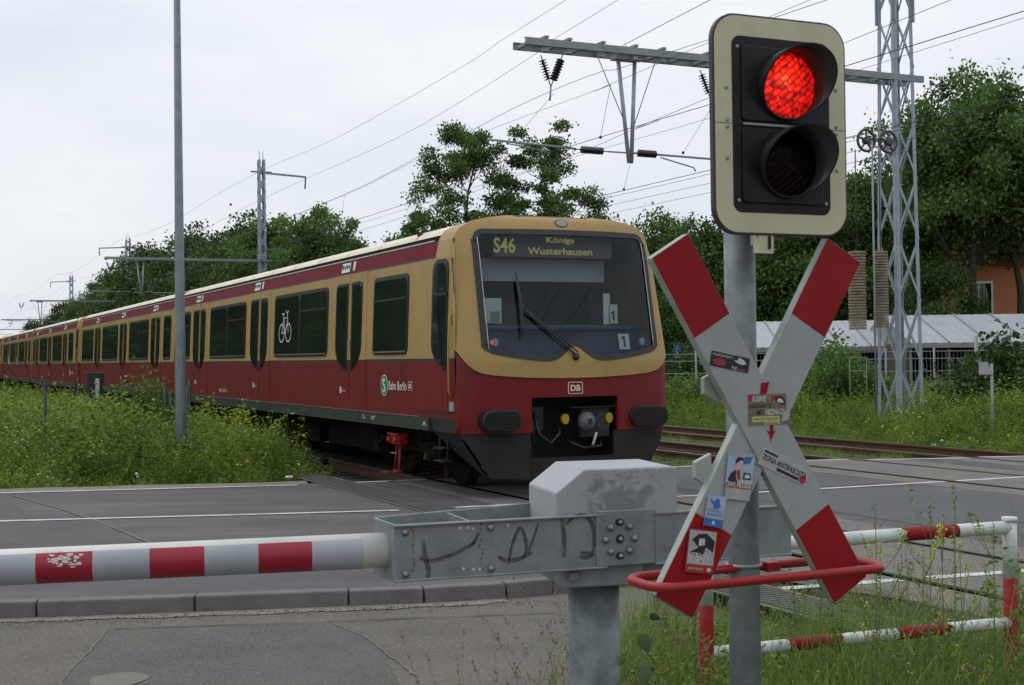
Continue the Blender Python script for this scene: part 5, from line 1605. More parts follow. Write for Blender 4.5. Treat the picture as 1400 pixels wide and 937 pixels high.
for k, (a, b) in enumerate(zip(edges, edges[1:])):
    band(bpx(a) + .001, bpx(b) - .001, mBoomG if k % 2 == 0 else mBoomR, 'grey_band' if k % 2 == 0 else 'red_band')
x = bpx(-40)
k = 1
while x > -7.2:
    band(x - 0.215, x - .001, mBoomR if k % 2 else mBoomG, 'red_band' if k % 2 else 'grey_band'); x -= 0.216; k += 1
# scraped spot on the leftmost visible red band
mb = MB()
rr = random.Random(11)
for k in range(46):
    u = rr.gauss(0.5, .2); a = R(22 + rr.gauss(0, 11))
    x = bpx(52) + u * 0.17
    if not bpx(47) < x < bpx(122): continue
    sx, sa = rr.uniform(.003, .012), rr.uniform(.02, .10)
    pts = []
    for j in range(7):
        t2 = 2 * PI * j / 7
        xx = x + sx * math.cos(t2) * rr.uniform(.6, 1.2); aa = a + sa * math.sin(t2) * rr.uniform(.6, 1.2)
        pts.append((xx, 0.016 + 0.006 * (-.66 - xx) - (rad(xx) + .0014) * math.cos(aa), 1.074 + (rad(xx) + .0014) * math.sin(aa)))
    i0 = mb.add(pts); mb.face(range(i0, i0 + 7))
mb.build('paint_chip', mPale, bm)

# ------------------------------------------------------------------ pipe railing
def P3(px, py, Y):
    """world point behind photo pixel at depth Y (camera geometry used for placing only)"""
    f = 1834.0
    u, v = (px - 700) / f, (468.5 - py) / f
    a = -math.atan(0.0125)
    u2 = u * math.cos(a) - v * math.sin(a); v2 = u * math.sin(a) + v * math.cos(a)
    pit = math.atan(20.5 / f)
    y = math.cos(pit) - v2 * math.sin(pit); z = math.sin(pit) + v2 * math.cos(pit)
    return Vector((u2 / y * Y, Y, CAMH + z / y * Y))
pr_, pl_ = P3(1380, 710, 7.0), P3(964, 745, 6.35)
pr_b, pl_b = P3(1382, 852, 7.0), P3(964, 893, 6.35)
pr_.z = 0.5 * (pr_.z + pl_.z) + 0.0; pl_.z = pr_.z
t = thing('pipe_railing', 'red and white banded pipe railing standing in the grass by the road', 'railing', (pl_.x, pl_.y, -0.3))
def lc(v): return v - Vector((pl_.x, pl_.y, -0.3))
for p in (pl_, pr_):
    base = lc(p); 
    top = 'post'
    mb = MB(); mb.tube([(base.x, base.y, 0.92), (base.x, base.y, base.z + 0.005)], 0.036, 20); o = mb.build('post', mRailW, t)
    mb = MB(); mb.tube([(base.x, base.y, base.z), (base.x, base.y, base.z + .022)], [0.041, 0.039], 20); mb.build('cap', mRailW, o)
    mb = MB(); mb.tube([(base.x, base.y, 0), (base.x, base.y, 0.92)], 0.0362, 20); mb.build('post', mRailR, t)
def banded(a, b, r, cuts, cols):
    a, b = lc(a), lc(b)
    for (u, v), c in zip(zip(cuts, cuts[1:]), cols):
        mb = MB(); mb.tube([a.lerp(b, u), a.lerp(b, (u + v) / 2), a.lerp(b, v)], r, 20)
        mb.build('red_pipe' if c else 'white_pipe', mRailR if c else mRailW, t)
a_, b_ = pl_.copy(), pr_.copy(); a_.z -= .03; b_.z -= .03
banded(a_, b_, 0.034, [0, .10, .20, .30, .41, .625, .81, 1.0], [0, 1, 0, 1, 0, 1, 0])
a2, b2 = pl_b.copy(), pr_b.copy(); zz = (a2.z + b2.z) / 2; a2.z = zz; b2.z = zz
banded(a2, b2, 0.031, [0, .045, .25, .42, .60, .775, 1.0], [0, 0, 1, 0, 1, 0])

# ------------------------------------------------------------------ masts
def lattice_mast(p, q, label, s0=0.74, s1=0.42, H=15.0, near=False, beam=True, top='right', full=True):
    t = thing('catenary_mast', label, 'mast', W(p, q, -0.3), TRK, 'lattice masts along the railway')
    zb_, zt_ = 0.0, H + 0.3
    def side(z): return (s0 + (s1 - s0) * z / zt_) / 2
    lw = 0.10 if near else 0.12
    for sx, sy in ((-1, -1), (1, -1), (1, 1), (-1, 1)):
        mb = MB()
        a = Vector((sx * side(0), sy * side(0), 0)); b = Vector((sx * side(zt_), sy * side(zt_), zt_))
        o1 = Vector((-sx * lw / 2, 0, 0)); o2 = Vector((0, -sy * lw / 2, 0))
        mb.beam(a + o1, b + o1, lw, 0.012, up=(0, 1, 0)); mb.beam(a + o2 + Vector((0, 0, .001)), b + o2, 0.012, lw, up=(0, 1, 0))
        mb.build('leg', mMast, t)
    joined = MB()
    z = 0.15
    while z < zt_ - 0.4:
        h = 4.3 * side(z)
        z2 = min(z + h, zt_ - .05)
        for f in range(4):
            c = [(-1, -1), (1, -1), (1, 1), (-1, 1)]
            (ax, ay), (bx, by) = c[f], c[(f + 1) % 4]
            e = 0.012
            for k in (0, 1):
                za, zb2 = (z, z2) if k == 0 else (z2, z)
                A_ = Vector((ax * side(za), ay * side(za), za)); B_ = Vector((bx * side(zb2), by * side(zb2), zb2))
                n_ = Vector(((ax + bx) / 2, (ay + by) / 2, 0)) * (0.006 if k else -0.006)
                mb = MB() if near else joined
                mb.beam(A_ + n_, B_ + n_, 0.05 if near else .06, 0.010 if near else .03, up=tuple((n_.normalized())))
                if near: mb.build('brace', mMast, t)
        z = z2
    if not near: joined.build('bracing', mMast, t)
    if near:
        for sx, sy in ((-1, -1), (1, -1), (1, 1), (-1, 1)):
            mb = MB(); mb.box((sx * side(10.4), sy * (side(10.4) + .004), 10.35), (0.15, 0.03, 0.7)); mb.box((sx * (side(10.4) + .004), sy * side(10.4), 10.35), (0.03, 0.15, 0.7)); mb.build('splice_plate', mMast, t)
    if beam:
        zz = 8.65
        mb = MB()
        for y in (-0.30, 0.30):
            mb.box((-4.7, y, zz), (10.6, 0.02, 0.15 if near else 0.09)); mb.box((-4.7, y + (.035 if y < 0 else -.035), zz + .07), (10.6, 0.06, 0.012)); mb.box((-4.7, y + (.035 if y < 0 else -.035), zz - .07), (10.6, 0.06, 0.012))
        bm_ = mb.build('cantilever_beam', mMastD, t)
        x = -9.9
        while x < 0.4:
            mb = MB(); mb.box((x, 0, zz - .03), (0.07, 0.575, 0.07)); mb.build('rung', mMastD, bm_); x += 0.62 if near else 1.5
        if near:
            for x in (-9.5, -8.95, -8.15, -7.35, -6.65, -5.5):
                mb = MB(); mb.box((x, 0, zz + 0.12), (0.09, 0.62, 0.05)); mb.box((x, -.2, zz - 0.14), (0.12, 0.14, 0.08)); mb.build('clamp', mMastD, bm_)
        def insul(a, b, r=0.095, n=8):
            a, b = Vector(a), Vector(b)
            mb = MB()
            mb.tube([a, a.lerp(b, .18)], 0.012, 6); mb.tube([a.lerp(b, .82), b], 0.012, 6)
            d = (b - a)
            Mx = frame(a.lerp(b, .16), Vector((0, 1, 0)), nrm=d)
            Ln = d.length * 0.68
            pr = []
            for k in range(n): pr += [(0.028, Ln * k / n), (r, Ln * (k + .35) / n), (r * .9, Ln * (k + .5) / n), (0.028, Ln * (k + .6) / n)]
            mb.lathe(pr, Mx, 10)
            mb.build('insulator', mInsul, t)
        def X(pp): return pp - p
        # V strings, drop posts, registration tube (all across the track)
        insul((X(12.5), 0, 8.45), (X(12.72), 0, 7.82)); insul((X(13.02), 0, 8.5), (X(12.74), 0, 7.82))
        mb = MB(); mb.tube([(X(12.73), 0, 7.82), (X(12.70), 0, 7.50)], 0.02, 6); mb.build('yoke', mMast, t)
        insul((X(16.45), 0, 8.45), (X(16.72), 0, 7.82)); insul((X(17.0), 0, 8.5), (X(16.74), 0, 7.82))
        mb = MB(); mb.tube([(X(16.73), 0, 7.82), (X(16.70), 0, 7.50)], 0.02, 6); mb.build('yoke', mMast, t)
        mb = MB()
        mb.tube([(X(14.36), 0, 8.55), (X(14.60), 0, 6.28)], 0.045, 10); mb.tube([(X(14.78), 0, 8.55), (X(14.66), 0, 6.28)], 0.045, 10)
        mb.box((X(14.55), 0, 8.55), (0.6, 0.3, 0.10))
        mb.build('drop_post', mMast, t)
        mb = MB(); mb.tube([(X(13.85), 0, 8.55), (X(14.58), 0, 7.0)], 0.010, 5); mb.tube([(X(15.3), 0, 8.55), (X(14.70), 0, 7.0)], 0.010, 5); mb.build('stay_wire', mWire, t)
        mb = MB()
        mb.tube([(X(11.25), 0, 6.60), (X(13.3), 0, 6.52)], 0.024, 8); mb.tube([(X(14.1), 0, 6.50), (X(14.8), 0, 6.50)], 0.018, 8); mb.tube([(X(15.3), 0, 6.50), (X(17.6), 0, 6.46)], 0.024, 8)
        mb.tube([(X(15.4), 0, 6.44), (X(16.25), 0, 6.26), (X(16.30), 0, 6.18)], 0.016, 6); mb.tube([(X(11.7), 0, 6.54), (X(12.5), 0, 6.44), (X(12.7), 0, 6.38)], 0.014, 6)
        mb.build('registration_tube', mMastD, t)
        for a, b in ((13.3, 14.1), (14.72, 15.4)):
            insul((X(a), 0, 6.51), (X(b), 0, 6.50), 0.085, 10)
    if top:
        sg = 1 if top == 'right' else -1
        mb = MB(); mb.beam((0, 0, 14.45), (sg * 3.0, 0, 14.30), 0.09, 0.12); mb.beam((-.7, 0, 14.5), (.7, 0, 14.5), .1, .1); mb.beam((0, -.5, 14.5), (0, .5, 14.5), .1, .1); mb.build('top_arm', mMastD, t)
        mb = MB(); mb.tube([(sg * 3.0, 0, 14.3), (sg * 2.95, 0.0, 13.5)], 0.05, 8); mb.build('insulator', mInsul, t)
        mb = MB()
        for x in (-.12, .12): mb.tube([(x, 0, 14.5), (x, 0, 15.9)], [0.035, 0.02], 6)
        mb.build('pin', mMastD, t)
    return t
lattice_mast(22.0, 25.2, 'tall lattice mast at the right, behind the signal, carrying the long cantilever beam', near=True, top=None, H=19, s0=0.76, s1=0.38)
lattice_mast(22.4, 86.7, 'lattice mast above the roof of the leading train car, with an arm at its top', s0=0.5, s1=0.42)
lattice_mast(23.6, 148, 'lattice mast left of the lamp pole with an arm pointing left', top='left', s0=0.55, s1=0.5)
lattice_mast(25.4, 212, 'small lattice mast above the third train car, farther left', top='left', s0=0.6, s1=0.5)
lattice_mast(24.8, 272, 'farthest and smallest lattice mast near the left edge', top=None, s0=0.6, s1=0.5, H=10.5)

# balance weights and pulleys on the near mast
def tensioner(p, label, zlo, zhi, r, n, wr):
    t = thing('balance_weight', label, 'tension weight', W(p, 24.9, 0), TRK, None)
    mb = MB(); rr = random.Random(int(p * 10)); h = (zhi - zlo) / n
    for k in range(n):
        z = zlo + h * k
        mb.lathe([(0, 0.004), (r, 0.004), (r + .004, h * .3), (r, h * .8), (r * .9, h * .86), (0, h * .86)], frame((rr.uniform(-.008, .008), 0, z), (1, 0, 0), nrm=(0, 0, 1)), 16, False)
    mb.build('weight_discs', mDiscs, t)
    mb = MB(); mb.tube([(0, 0, zhi), (0, 0, 6.55)], 0.014, 6); mb.build('rope', mWire, t)
    wc = Vector((wr, 0, 6.78))
    Mx = frame(wc, (1, 0, 0), nrm=Vector((-.25, -1, 0)))
    mb = MB()
    ringp = [Mx @ Vector((.25 * math.cos(2 * PI * k / 28), .25 * math.sin(2 * PI * k / 28), 0)) for k in range(28)]
    mb.tube(ringp, 0.032, 8, closed=True)
    for k in range(5):
        a = 2 * PI * k / 5 + .3
        mb.tube([Mx @ Vector((0, 0, 0)), Mx @ Vector((.24 * math.cos(a), .24 * math.sin(a), 0))], 0.022, 6)
    mb.lathe([(0.09, -.08), (0.09, .08), (0, .08)], Mx, 16)
    mb.build('pulley_wheel', mWheelR, t)
    mb = MB(); mb.beam(wc, wc + Vector((.55, .1, 0.06)), .05, .08); mb.build('pulley_bracket', mMastD, t)
    return t
tensioner(20.50, 'left brown stack of tension weights hanging beside the tall mast', 2.35, 4.18, 0.20, 27, 0.33)
tensioner(21.20, 'right brown stack of tension weights hanging against the tall mast', 2.40, 4.20, 0.17, 27, 0.28)
t = thing('guide_rod', 'thin upright guide rod beside the hanging weights', 'rod', W(20.75, 24.6, -.3), TRK)
mb = MB(); mb.tube([(0, 0, 0), (0, 0, 7.0)], 0.022, 8); mb.build('rod', mMastD, t)

# ------------------------------------------------------------------ overhead wires
def qz(px, py, p):
    r = P3(px, py, 1.0) - Vector((0, 0, CAMH))
    k = p / (r.x * CT + r.y * ST)
    return (-r.x * ST + r.y * CT) * k, CAMH + r.z * k
def wire(name, label, p, pts, rad=0.011, q_lo=-12, q_hi=290, flat=False):
    L = sorted(qz(x, y, p) for x, y in pts)
    if len(L) == 1: L = [(L[0][0], L[0][1]), (L[0][0] + 30, L[0][1])]
    lo, hi = L[0], L[-1]
    if flat:
        zm = sum(z for _, z in L) / len(L); L = [(q, zm) for q, _ in L]; lo, hi = L[0], L[-1]
    out = []
    if lo[0] > q_lo:
        sl = (L[1][1] - lo[1]) / max(1, (L[1][0] - lo[0]))
        out.append((q_lo, lo[1] + sl * (q_lo - lo[0]) * .6))
    out += L
    if hi[0] < q_hi:
        q = hi[0]
        z = hi[1]
        # further spans sag and rise again towards each mast
        k = 0
        zs = z
        while q < q_hi:
            q2 = min(q + 15, q_hi)
            ph = ((q2 - 86.7) / 61.5) % 1.0
            sag = 0.0 if flat else 4 * ph * (1 - ph) * (1.1 if 'feeder' in label else 0.8)
            out.append((q2, (zs + (0.7 if not flat else 0)) - sag)); q = q2
    rad *= .68
    pts3 = [W(p, q, z) for q, z in smooth_pts(out, 3)]
    mb = MB(); mb.tube(pts3, rad, 5)
    o = mb.build(name, mWire)
    return tag(o, label, 'wire', 'overhead wires of the railway')
wire('overhead_wire', 'feeder wire running from the upper sky to the top of the second mast', 22.4, [(774, 0), (640, 86.7), (458, 190), (367, 229)], .012)
wire('overhead_wire', 'second feeder wire from the sky down to the arm tip of the second mast', 25.2, [(845, 0), (739, 69.5), (640, 133), (540.6, 190), (413, 247)], .013)
wire('overhead_wire', 'messenger wire passing the forked insulator left of the beam', 12.72, [(973, 53), (828.6, 96), (757.5, 123), (694.6, 152), (661, 170), (560, 221), (471, 266)], .008)
wire('overhead_wire', 'lower auxiliary wire crossing beneath the left half of the beam', 14.3, [(910, 83), (835, 116), (676, 175), (560, 224), (471, 267)], .007)
wire('overhead_wire', 'thick contact wire crossing the drop post above the train', 12.7, [(1300, 46), (1156, 90), (974, 142), (754, 208), (676, 235), (560, 277), (475, 305)], .010)
wire('overhead_wire', 'thin wire just below the thick contact wire over the train', 16.5, [(973.5, 132), (901, 165), (862, 179), (805, 203.5), (692, 246), (560, 294), (510, 310)], .009)
wire('overhead_wire', 'faint wire passing the foot of the drop post', 16.6, [(1300, 56), (973.5, 160.5), (871.6, 190), (700, 240)], .007)
wire('overhead_wire', 'contact wire of the outer track, low above the trees', 16.4, [(975, 231.6), (809, 271)], .011, flat=True)
wire('overhead_wire', 'second low wire close under the outer contact wire', 17.6, [(975, 236), (808, 277)], .008, flat=True)
wire('overhead_wire', 'third low wire above the small trees', 17.5, [(975, 247), (799, 291)], .008, flat=True)
wire('overhead_wire', 'lowest wire, just above the roof of the train', 17.4, [(975, 263), (795, 300)], .007, flat=True)
wire('overhead_wire', 'dark wire leaving the beam towards the upper right corner of the sky', 16.5, [(971, 0), (857, 63)], .012, q_hi=20)
wire('overhead_wire', 'wire at signal height running right from the pulley wheel', 20.8, [(1252, 168), (1156, 190)], .009, q_lo=24.9, q_hi=20)
# droppers between messenger and contact wire
def dropper(x0, y0, x1, y1, p0, p1, label):
    q0, z0 = qz(x0, y0, p0); q1, z1 = qz(x1, y1, p1)
    mb = MB(); mb.tube([W(p0, q0, z0), W(p1, q1, z1)], 0.005, 4)
    mb.lathe([(0.03, -.03), (0.03, .03), (0, .03)], Matrix.Translation(W(p1, q1, z1)), 6)
    tag(mb.build('dropper', mWire), label, 'wire', 'dropper wires')
dropper(835, 116, 821, 188, 14.3, 14.3, 'thin dropper wire left of the drop post')
dropper(699, 171, 694, 196, 12.72, 12.72, 'short dropper wire above the bare treetops')
dropper(471, 267, 468, 290, 14.3, 14.3, 'far dropper wire in front of the bushy trees')
dropper(757, 128, 703, 191, 12.72, 12.3, 'slanting dropper wire from the forked insulator to the tube')
dropper(973, 147, 934, 209, 16.5, 16.5, 'dropper wire next to the left edge of the signal')
dropper(864, 215, 853, 259, 16.5, 16.5, 'dropper wire under the foot of the drop post')

# ------------------------------------------------------------------ street lamp pole, posts, signs
b0 = P3(248, 620, 22.0)
t = thing('lamp_post', 'tall plain grey lamp pole standing in the weeds before the train', 'lamp post', (b0.x, 22.0, -0.3))
mb = MB(); mb.tube([(0, 0, 0), (0, 0, 1.2), (0, 0, 9.6)], [0.093, 0.088, 0.046], 28); po = mb.build('pole', mLampP, t)
mb = MB(); mb.box((0, -0.086, 1.1), (0.09, 0.02, 0.36)); mb.build('access_door', mLampP, po, bevel=.004)
mb = MB(); mb.tube([(0, 0, 9.6), (0.0, -0.4, 9.9), (0, -1.4, 10.0)], 0.035, 10); mb.box((0, -1.75, 10.0), (0.28, 0.75, 0.14)); mb.build('lantern', mGrey, t, bevel=.03)

b0 = P3(62, 560, 22.6)
t = thing('green_post', 'thin dark green post standing alone in the weeds at the left', 'post', (b0.x, b0.y, -0.3))
mb = MB(); mb.tube([(0, 0, 0), (0, 0, 1.74)], 0.027, 10); mb.box((0, 0, 1.73), (.22, .05, .04)); mb.build('post_tube', mDkGreen, t)

b0 = P3(243, 560, 26.0)
t = thing('small_fence', 'short dark green mesh fence hidden behind the lamp pole', 'fence', (b0.x, b0.y, -0.3))
for x in (-.24, .19, .23):
    mb = MB(); mb.tube([(x, 0, 0), (x, 0, 1.62 if x < .2 else 1.75)], 0.028, 8); mb.build('post', mDkGreen, t)
mb = MB(); mb.tube([(-.2, 0, .95), (-.5, 0, 0.1)], 0.02, 6); mb.build('brace', mDkGreen, t)
mb = MB()
for z in np.arange(.3, 1.6, .1): mb.tube([(-.24, 0, z), (.21, 0, z)], 0.006, 4)
for x in np.arange(-.2, .2, .08): mb.tube([(x, 0, .2), (x, 0, 1.55)], 0.005, 4)
mb.build('wire_mesh', mDkGreen, t)

b0 = P3(130, 515, 34.0)
t = thing('track_cabinet', 'black track side box with a pale marker, by the second and third cars', 'cabinet', (b0.x, b0.y, -0.3), TRK)
mb = MB(); mb.box((0, 0, .95), (.42, .3, 1.8)); mb.build('box', mDkBox, t, bevel=.01)
mb = MB(); mb.box((0.03, -.17, 1.45), (.09, .04, .5)); mb.build('marker', mPale, t)
for x in (-.6, -.42, .5):
    mb = MB(); mb.tube([(x, 0, 0), (x, 0, 1.55)], .03, 8); mb.build('post', mDkBox, t)

b0 = P3(1356, 520, 28.0)
t = thing('distance_marker', 'small grey slanted panel on a thin post in the weeds at the right', 'marker', (b0.x, b0.y, -0.3))
mb = MB(); mb.tube([(0, 0, 0), (0, 0, 1.85)], .03, 10); mb.build('post', mGrey, t)
mb = MB(); mb.prism([(-.28, 0), (.02, 0), (-.05, .28), (-.24, .28)], frame((0, -.05, 1.62), (1, .15, 0), nrm=(.1, -1, .35)), .05); mb.build('panel', mGrey, t, bevel=.006)

b0 = P3(926, 478, 52.0)
t = thing('blue_sign', 'small blue square road sign with a white arrow, right of the train', 'road sign', (b0.x, b0.y, -0.3))
mb = MB(); mb.tube([(0, 0, 0), (0, 0, 2.5)], .035, 8); mb.build('post', mGrey, t)
mb = MB(); mb.box((0, -.05, 2.28), (.30, .03, .40)); mb.build('panel', mBlue, t)
mb = MB(); mb.prism([(-.025, -.13), (.025, -.13), (.025, .02), (.07, .02), (0, .12), (-.07, .02), (-.025, .02)], frame((0, -.068, 2.28), (1, 0, 0), y=(0, 0, 1)), .004); mb.build('arrow', mWhite, t)
mb = MB(); mb.box((0, -.05, 1.97), (.26, .02, .18)); mb.build('small_panel', mPaper, t)

b0 = P3(1066, 566, 28.6)
t = thing('concrete_block', 'small weathered concrete block in the weeds behind the outer track', 'block', (b0.x, b0.y, .12), TRK)
mb = MB(); mb.box((0, 0, .10), (.34, .34, .95)); mb.build('block', mConc, t, bevel=.03)
mb = MB(); mb.box((0, 0, .595), (.38, .38, .05)); mb.build('lid', mConc, t, bevel=.01)

# ------------------------------------------------------------------ fence of rails and posts
t = thing('rail_fence', 'galvanised fence of thin horizontal rails behind the weeds', 'fence', (4.6, 44, -.3))
xs_ = [0.05, 1.4, 3.0, 4.4, 5.9, 7.4, 8.9, 10.2, 11.6, 13.0, 14.4, 15.8]
for i, x in enumerate(xs_):
    mb = MB(); mb.tube([(x, -x * .12, 0), (x, -x * .12, 2.25 if i not in (7,) else 2.6)], .035 if i not in (7,) else .065, 8); mb.build('post', mFence, t)
for z in (2.13, 1.90, 1.5, 1.08):
    mb = MB(); mb.tube([(0, 0, z), (15.8, -15.8 * .12, z)], .016, 6); mb.build('rail', mFence, t)
t = thing('white_frame', 'small white tubular frame in the weeds left of the tall mast', 'frame', tuple(P3(1172, 505, 36) * Vector((1, 1, 0)) if False else (P3(1172, 505, 36).x, 36, -.3)))
mb = MB()
for z in (1.62, 1.98): mb.tube([(-.2, 0, z), (.25, 0, z)], .014, 6)
for x in (-.2, .25): mb.tube([(x, 0, .1), (x, 0, 1.98)], .010, 6)
mb.build('frame_tube', mFence, t)

# ------------------------------------------------------------------ long sheds with pale sheet roofs and barred fronts
def shed(x0, x1, y0, ze, zr, dep, label, n):
    t = thing('shed', label, 'shed', (x0, y0, -.3))
    L = x1 - x0
    ze += .3; zr += .3
    for k in range(n):
        a, b = L * k / n + .012, L * (k + 1) / n - .012
        for (ya, za, yb, zb_) in ((-.35, ze, dep / 2, zr), (dep + .35, ze, dep / 2, zr)):
            mb = MB()
            sub = 8
            lo, hi = [], []
            for j in range(sub + 1):
                x = a + (b - a) * j / sub
                dz = .012 * (j % 2) + random.uniform(-.004, .004)
                lo.append((x, ya, za + dz)); hi.append((x, yb, zb_ + dz))
            i0, i1 = mb.add(lo), mb.add(hi)
            i2, i3 = mb.add([(x, y, z - .03) for x, y, z in lo]), mb.add([(x, y, z - .03) for x, y, z in hi])
            for j in range(sub):
                mb.face((i0 + j, i0 + j + 1, i1 + j + 1, i1 + j)); mb.face((i2 + j + 1, i2 + j, i3 + j, i3 + j + 1)); mb.face((i0 + j + 1, i0 + j, i2 + j, i2 + j + 1))
            mb.face((i0, i1, i3, i2)); mb.face((i0 + sub, i2 + sub, i3 + sub, i1 + sub))
            mb.build('roof_sheet', mRoofS, t)
        mb = MB(); mb.beam((L * k / n, -.36, ze + .03), (L * k / n, dep / 2, zr + .03), .05, .03); mb.build('roof_batten', mGrey, t)
    mb = MB(); mb.box((L / 2, -.34, ze - .10), (L + .3, .06, .14)); mb.build('eaves_board', mFence, t)
    mb = MB(); mb.box((L / 2, dep, ze / 2), (L, .08, ze)); mb.build('back_wall', mCrate, t)
    for xe in (.02, L - .02):
        mb = MB(); mb.box((xe, dep / 2, ze / 2), (.06, dep, ze)); mb.build('end_wall', mCrate, t)
    mb = MB()
    for y, z in ((0, ze), (dep, ze)): pass
    for xx in (.03, L - .03):
        i = mb.add([(xx, -.2, ze), (xx, dep + .2, ze), (xx, dep / 2, zr - .03)]); mb.face((i, i + 1, i + 2))
    mb.build('gable', mGrey, t)
    for k in range(int(L / 1.3) + 1):
        mb = MB(); mb.box((k * 1.3 + .1, -.02, ze / 2 - .1), (.09, .09, ze - .2)); mb.build('post', mFence, t)
    mb = MB()
    for x in np.arange(.15, L, .13): mb.box((x, .06, ze / 2 - .08), (.018, .018, ze - .2))
    mb.box((L / 2, .06, 1.1), (L, .03, .04)); mb.box((L / 2, .06, .45), (L, .03, .04))
    tag(mb.build('cage_bars', mFence, t), kind='stuff')
    mb = MB(); rr = random.Random(int(x0))
    for k in range(int(L * 1.2)):
        w = rr.uniform(.3, .8); h = rr.uniform(.4, 1.4)
        mb.box((rr.uniform(.5, L - .5), rr.uniform(.8, dep - .5), h / 2), (w, rr.uniform(.3, .6), h))
    mb.build('stored_boxes', mCrate, t)
shed(13.4, 24.0, 45.5, 2.12, 3.15, 6.5, 'long shed at the right with pale sheet roof and barred front', 8)
shed(8.6, 14.0, 48.6, 2.05, 3.05, 5.5, 'lower pale roofed shed reaching behind the crossbuck and the tall mast', 5)
# ------------------------------------------------------------------ orange house behind the trees
t = thing('house', 'orange rendered house half hidden behind the big trees at the right', 'house', (18.6, 58, -.3))
mb = MB(); mb.box((7, 4, 2.9), (14, 8, 5.8)); mb.build('wall', mOrange, t)
mb = MB(); mb.prism([(-.5, 5.8), (14.5, 5.8), (13.0, 7.6), (1.0, 7.6)][::1], frame((0, -.4, 0), (1, 0, 0), y=(0, 0, 1)), 8.8); mb.build('roof', mTile, t)
for z in (1.6, 4.4):
    for x in (1.6, 4.2, 6.8, 9.4, 12):
        mb = MB(); mb.box((x, -.03, z), (1.2, .1, 1.5)); w_ = mb.build('window', mWhite, t)
        for dx in (-.28, .28):
            mb = MB(); mb.box((x + dx, -.06, z), (.48, .08, 1.3)); mb.build('pane', mPane, w_)

# ------------------------------------------------------------------ vegetation
def qmesh(name, V, T, mats, parent=None, mi=None, smooth=False):
    """V (n,4,3) quads, T (n,) tint per quad"""
    n = len(V)
    me = bpy.data.meshes.new(name)
    me.vertices.add(n * 4); me.loops.add(n * 4); me.polygons.add(n)
    me.vertices.foreach_set('co', np.ascontiguousarray(V, dtype=np.float32).ravel())
    me.loops.foreach_set('vertex_index', np.arange(n * 4, dtype=np.int32))
    me.polygons.foreach_set('loop_start', np.arange(n, dtype=np.int32) * 4)
    me.polygons.foreach_set('loop_total', np.full(n, 4, dtype=np.int32))
    for m in (mats if isinstance(mats, list) else [mats]): me.materials.append(m)
    if mi is not None: me.polygons.foreach_set('material_index', mi.astype(np.int32))
    at = me.attributes.new('tint', 'FLOAT', 'POINT')
    at.data.foreach_set('value', np.repeat(T, 4).astype(np.float32))
    me.update(calc_edges=True)
    o = bpy.data.objects.new(name, me); C.objects.link(o); adopt(o, parent)
    return o
def norm(a): return a / np.maximum(1e-6, np.linalg.norm(a, axis=-1, keepdims=True))
def leaves(rng, c, d, L, w):
    """diamond leaves at c pointing along d"""
    n = len(c)
    r = norm(rng.normal(size=(n, 3)))
    s = norm(np.cross(d, r)) * w[:, None]
    u = norm(np.cross(s, d)) * (L * .12)[:, None]
    D = d * L[:, None]
    return np.stack([c, c + D * .45 + s + u, c + D, c + D * .45 - s + u], 1)
def blades(rng, b, lean, h, w, seg=3, curve=0.35):
    """grass blades of a few quads each, tapering"""
    n = len(b)
    out = []
    side = norm(np.c_[-lean[:, 1], lean[:, 0], np.zeros(n)]) 
    prev = b; pw = w
    for k in range(1, seg + 1):
        t = k / seg
        off = np.c_[lean * (t ** 2 * curve)[..., None] if False else lean * (t ** 2), t * np.ones(n) - 0.25 * t ** 2 * np.linalg.norm(lean, axis=1)] * h[:, None]
        cur = b + off
        cw = w * (1 - t) + .0004
        out.append(np.stack([prev - side * pw[:, None], prev + side * pw[:, None], cur + side * cw[:, None], cur - side * cw[:, None]], 1))
        prev, pw = cur, cw
    return np.concatenate(out)

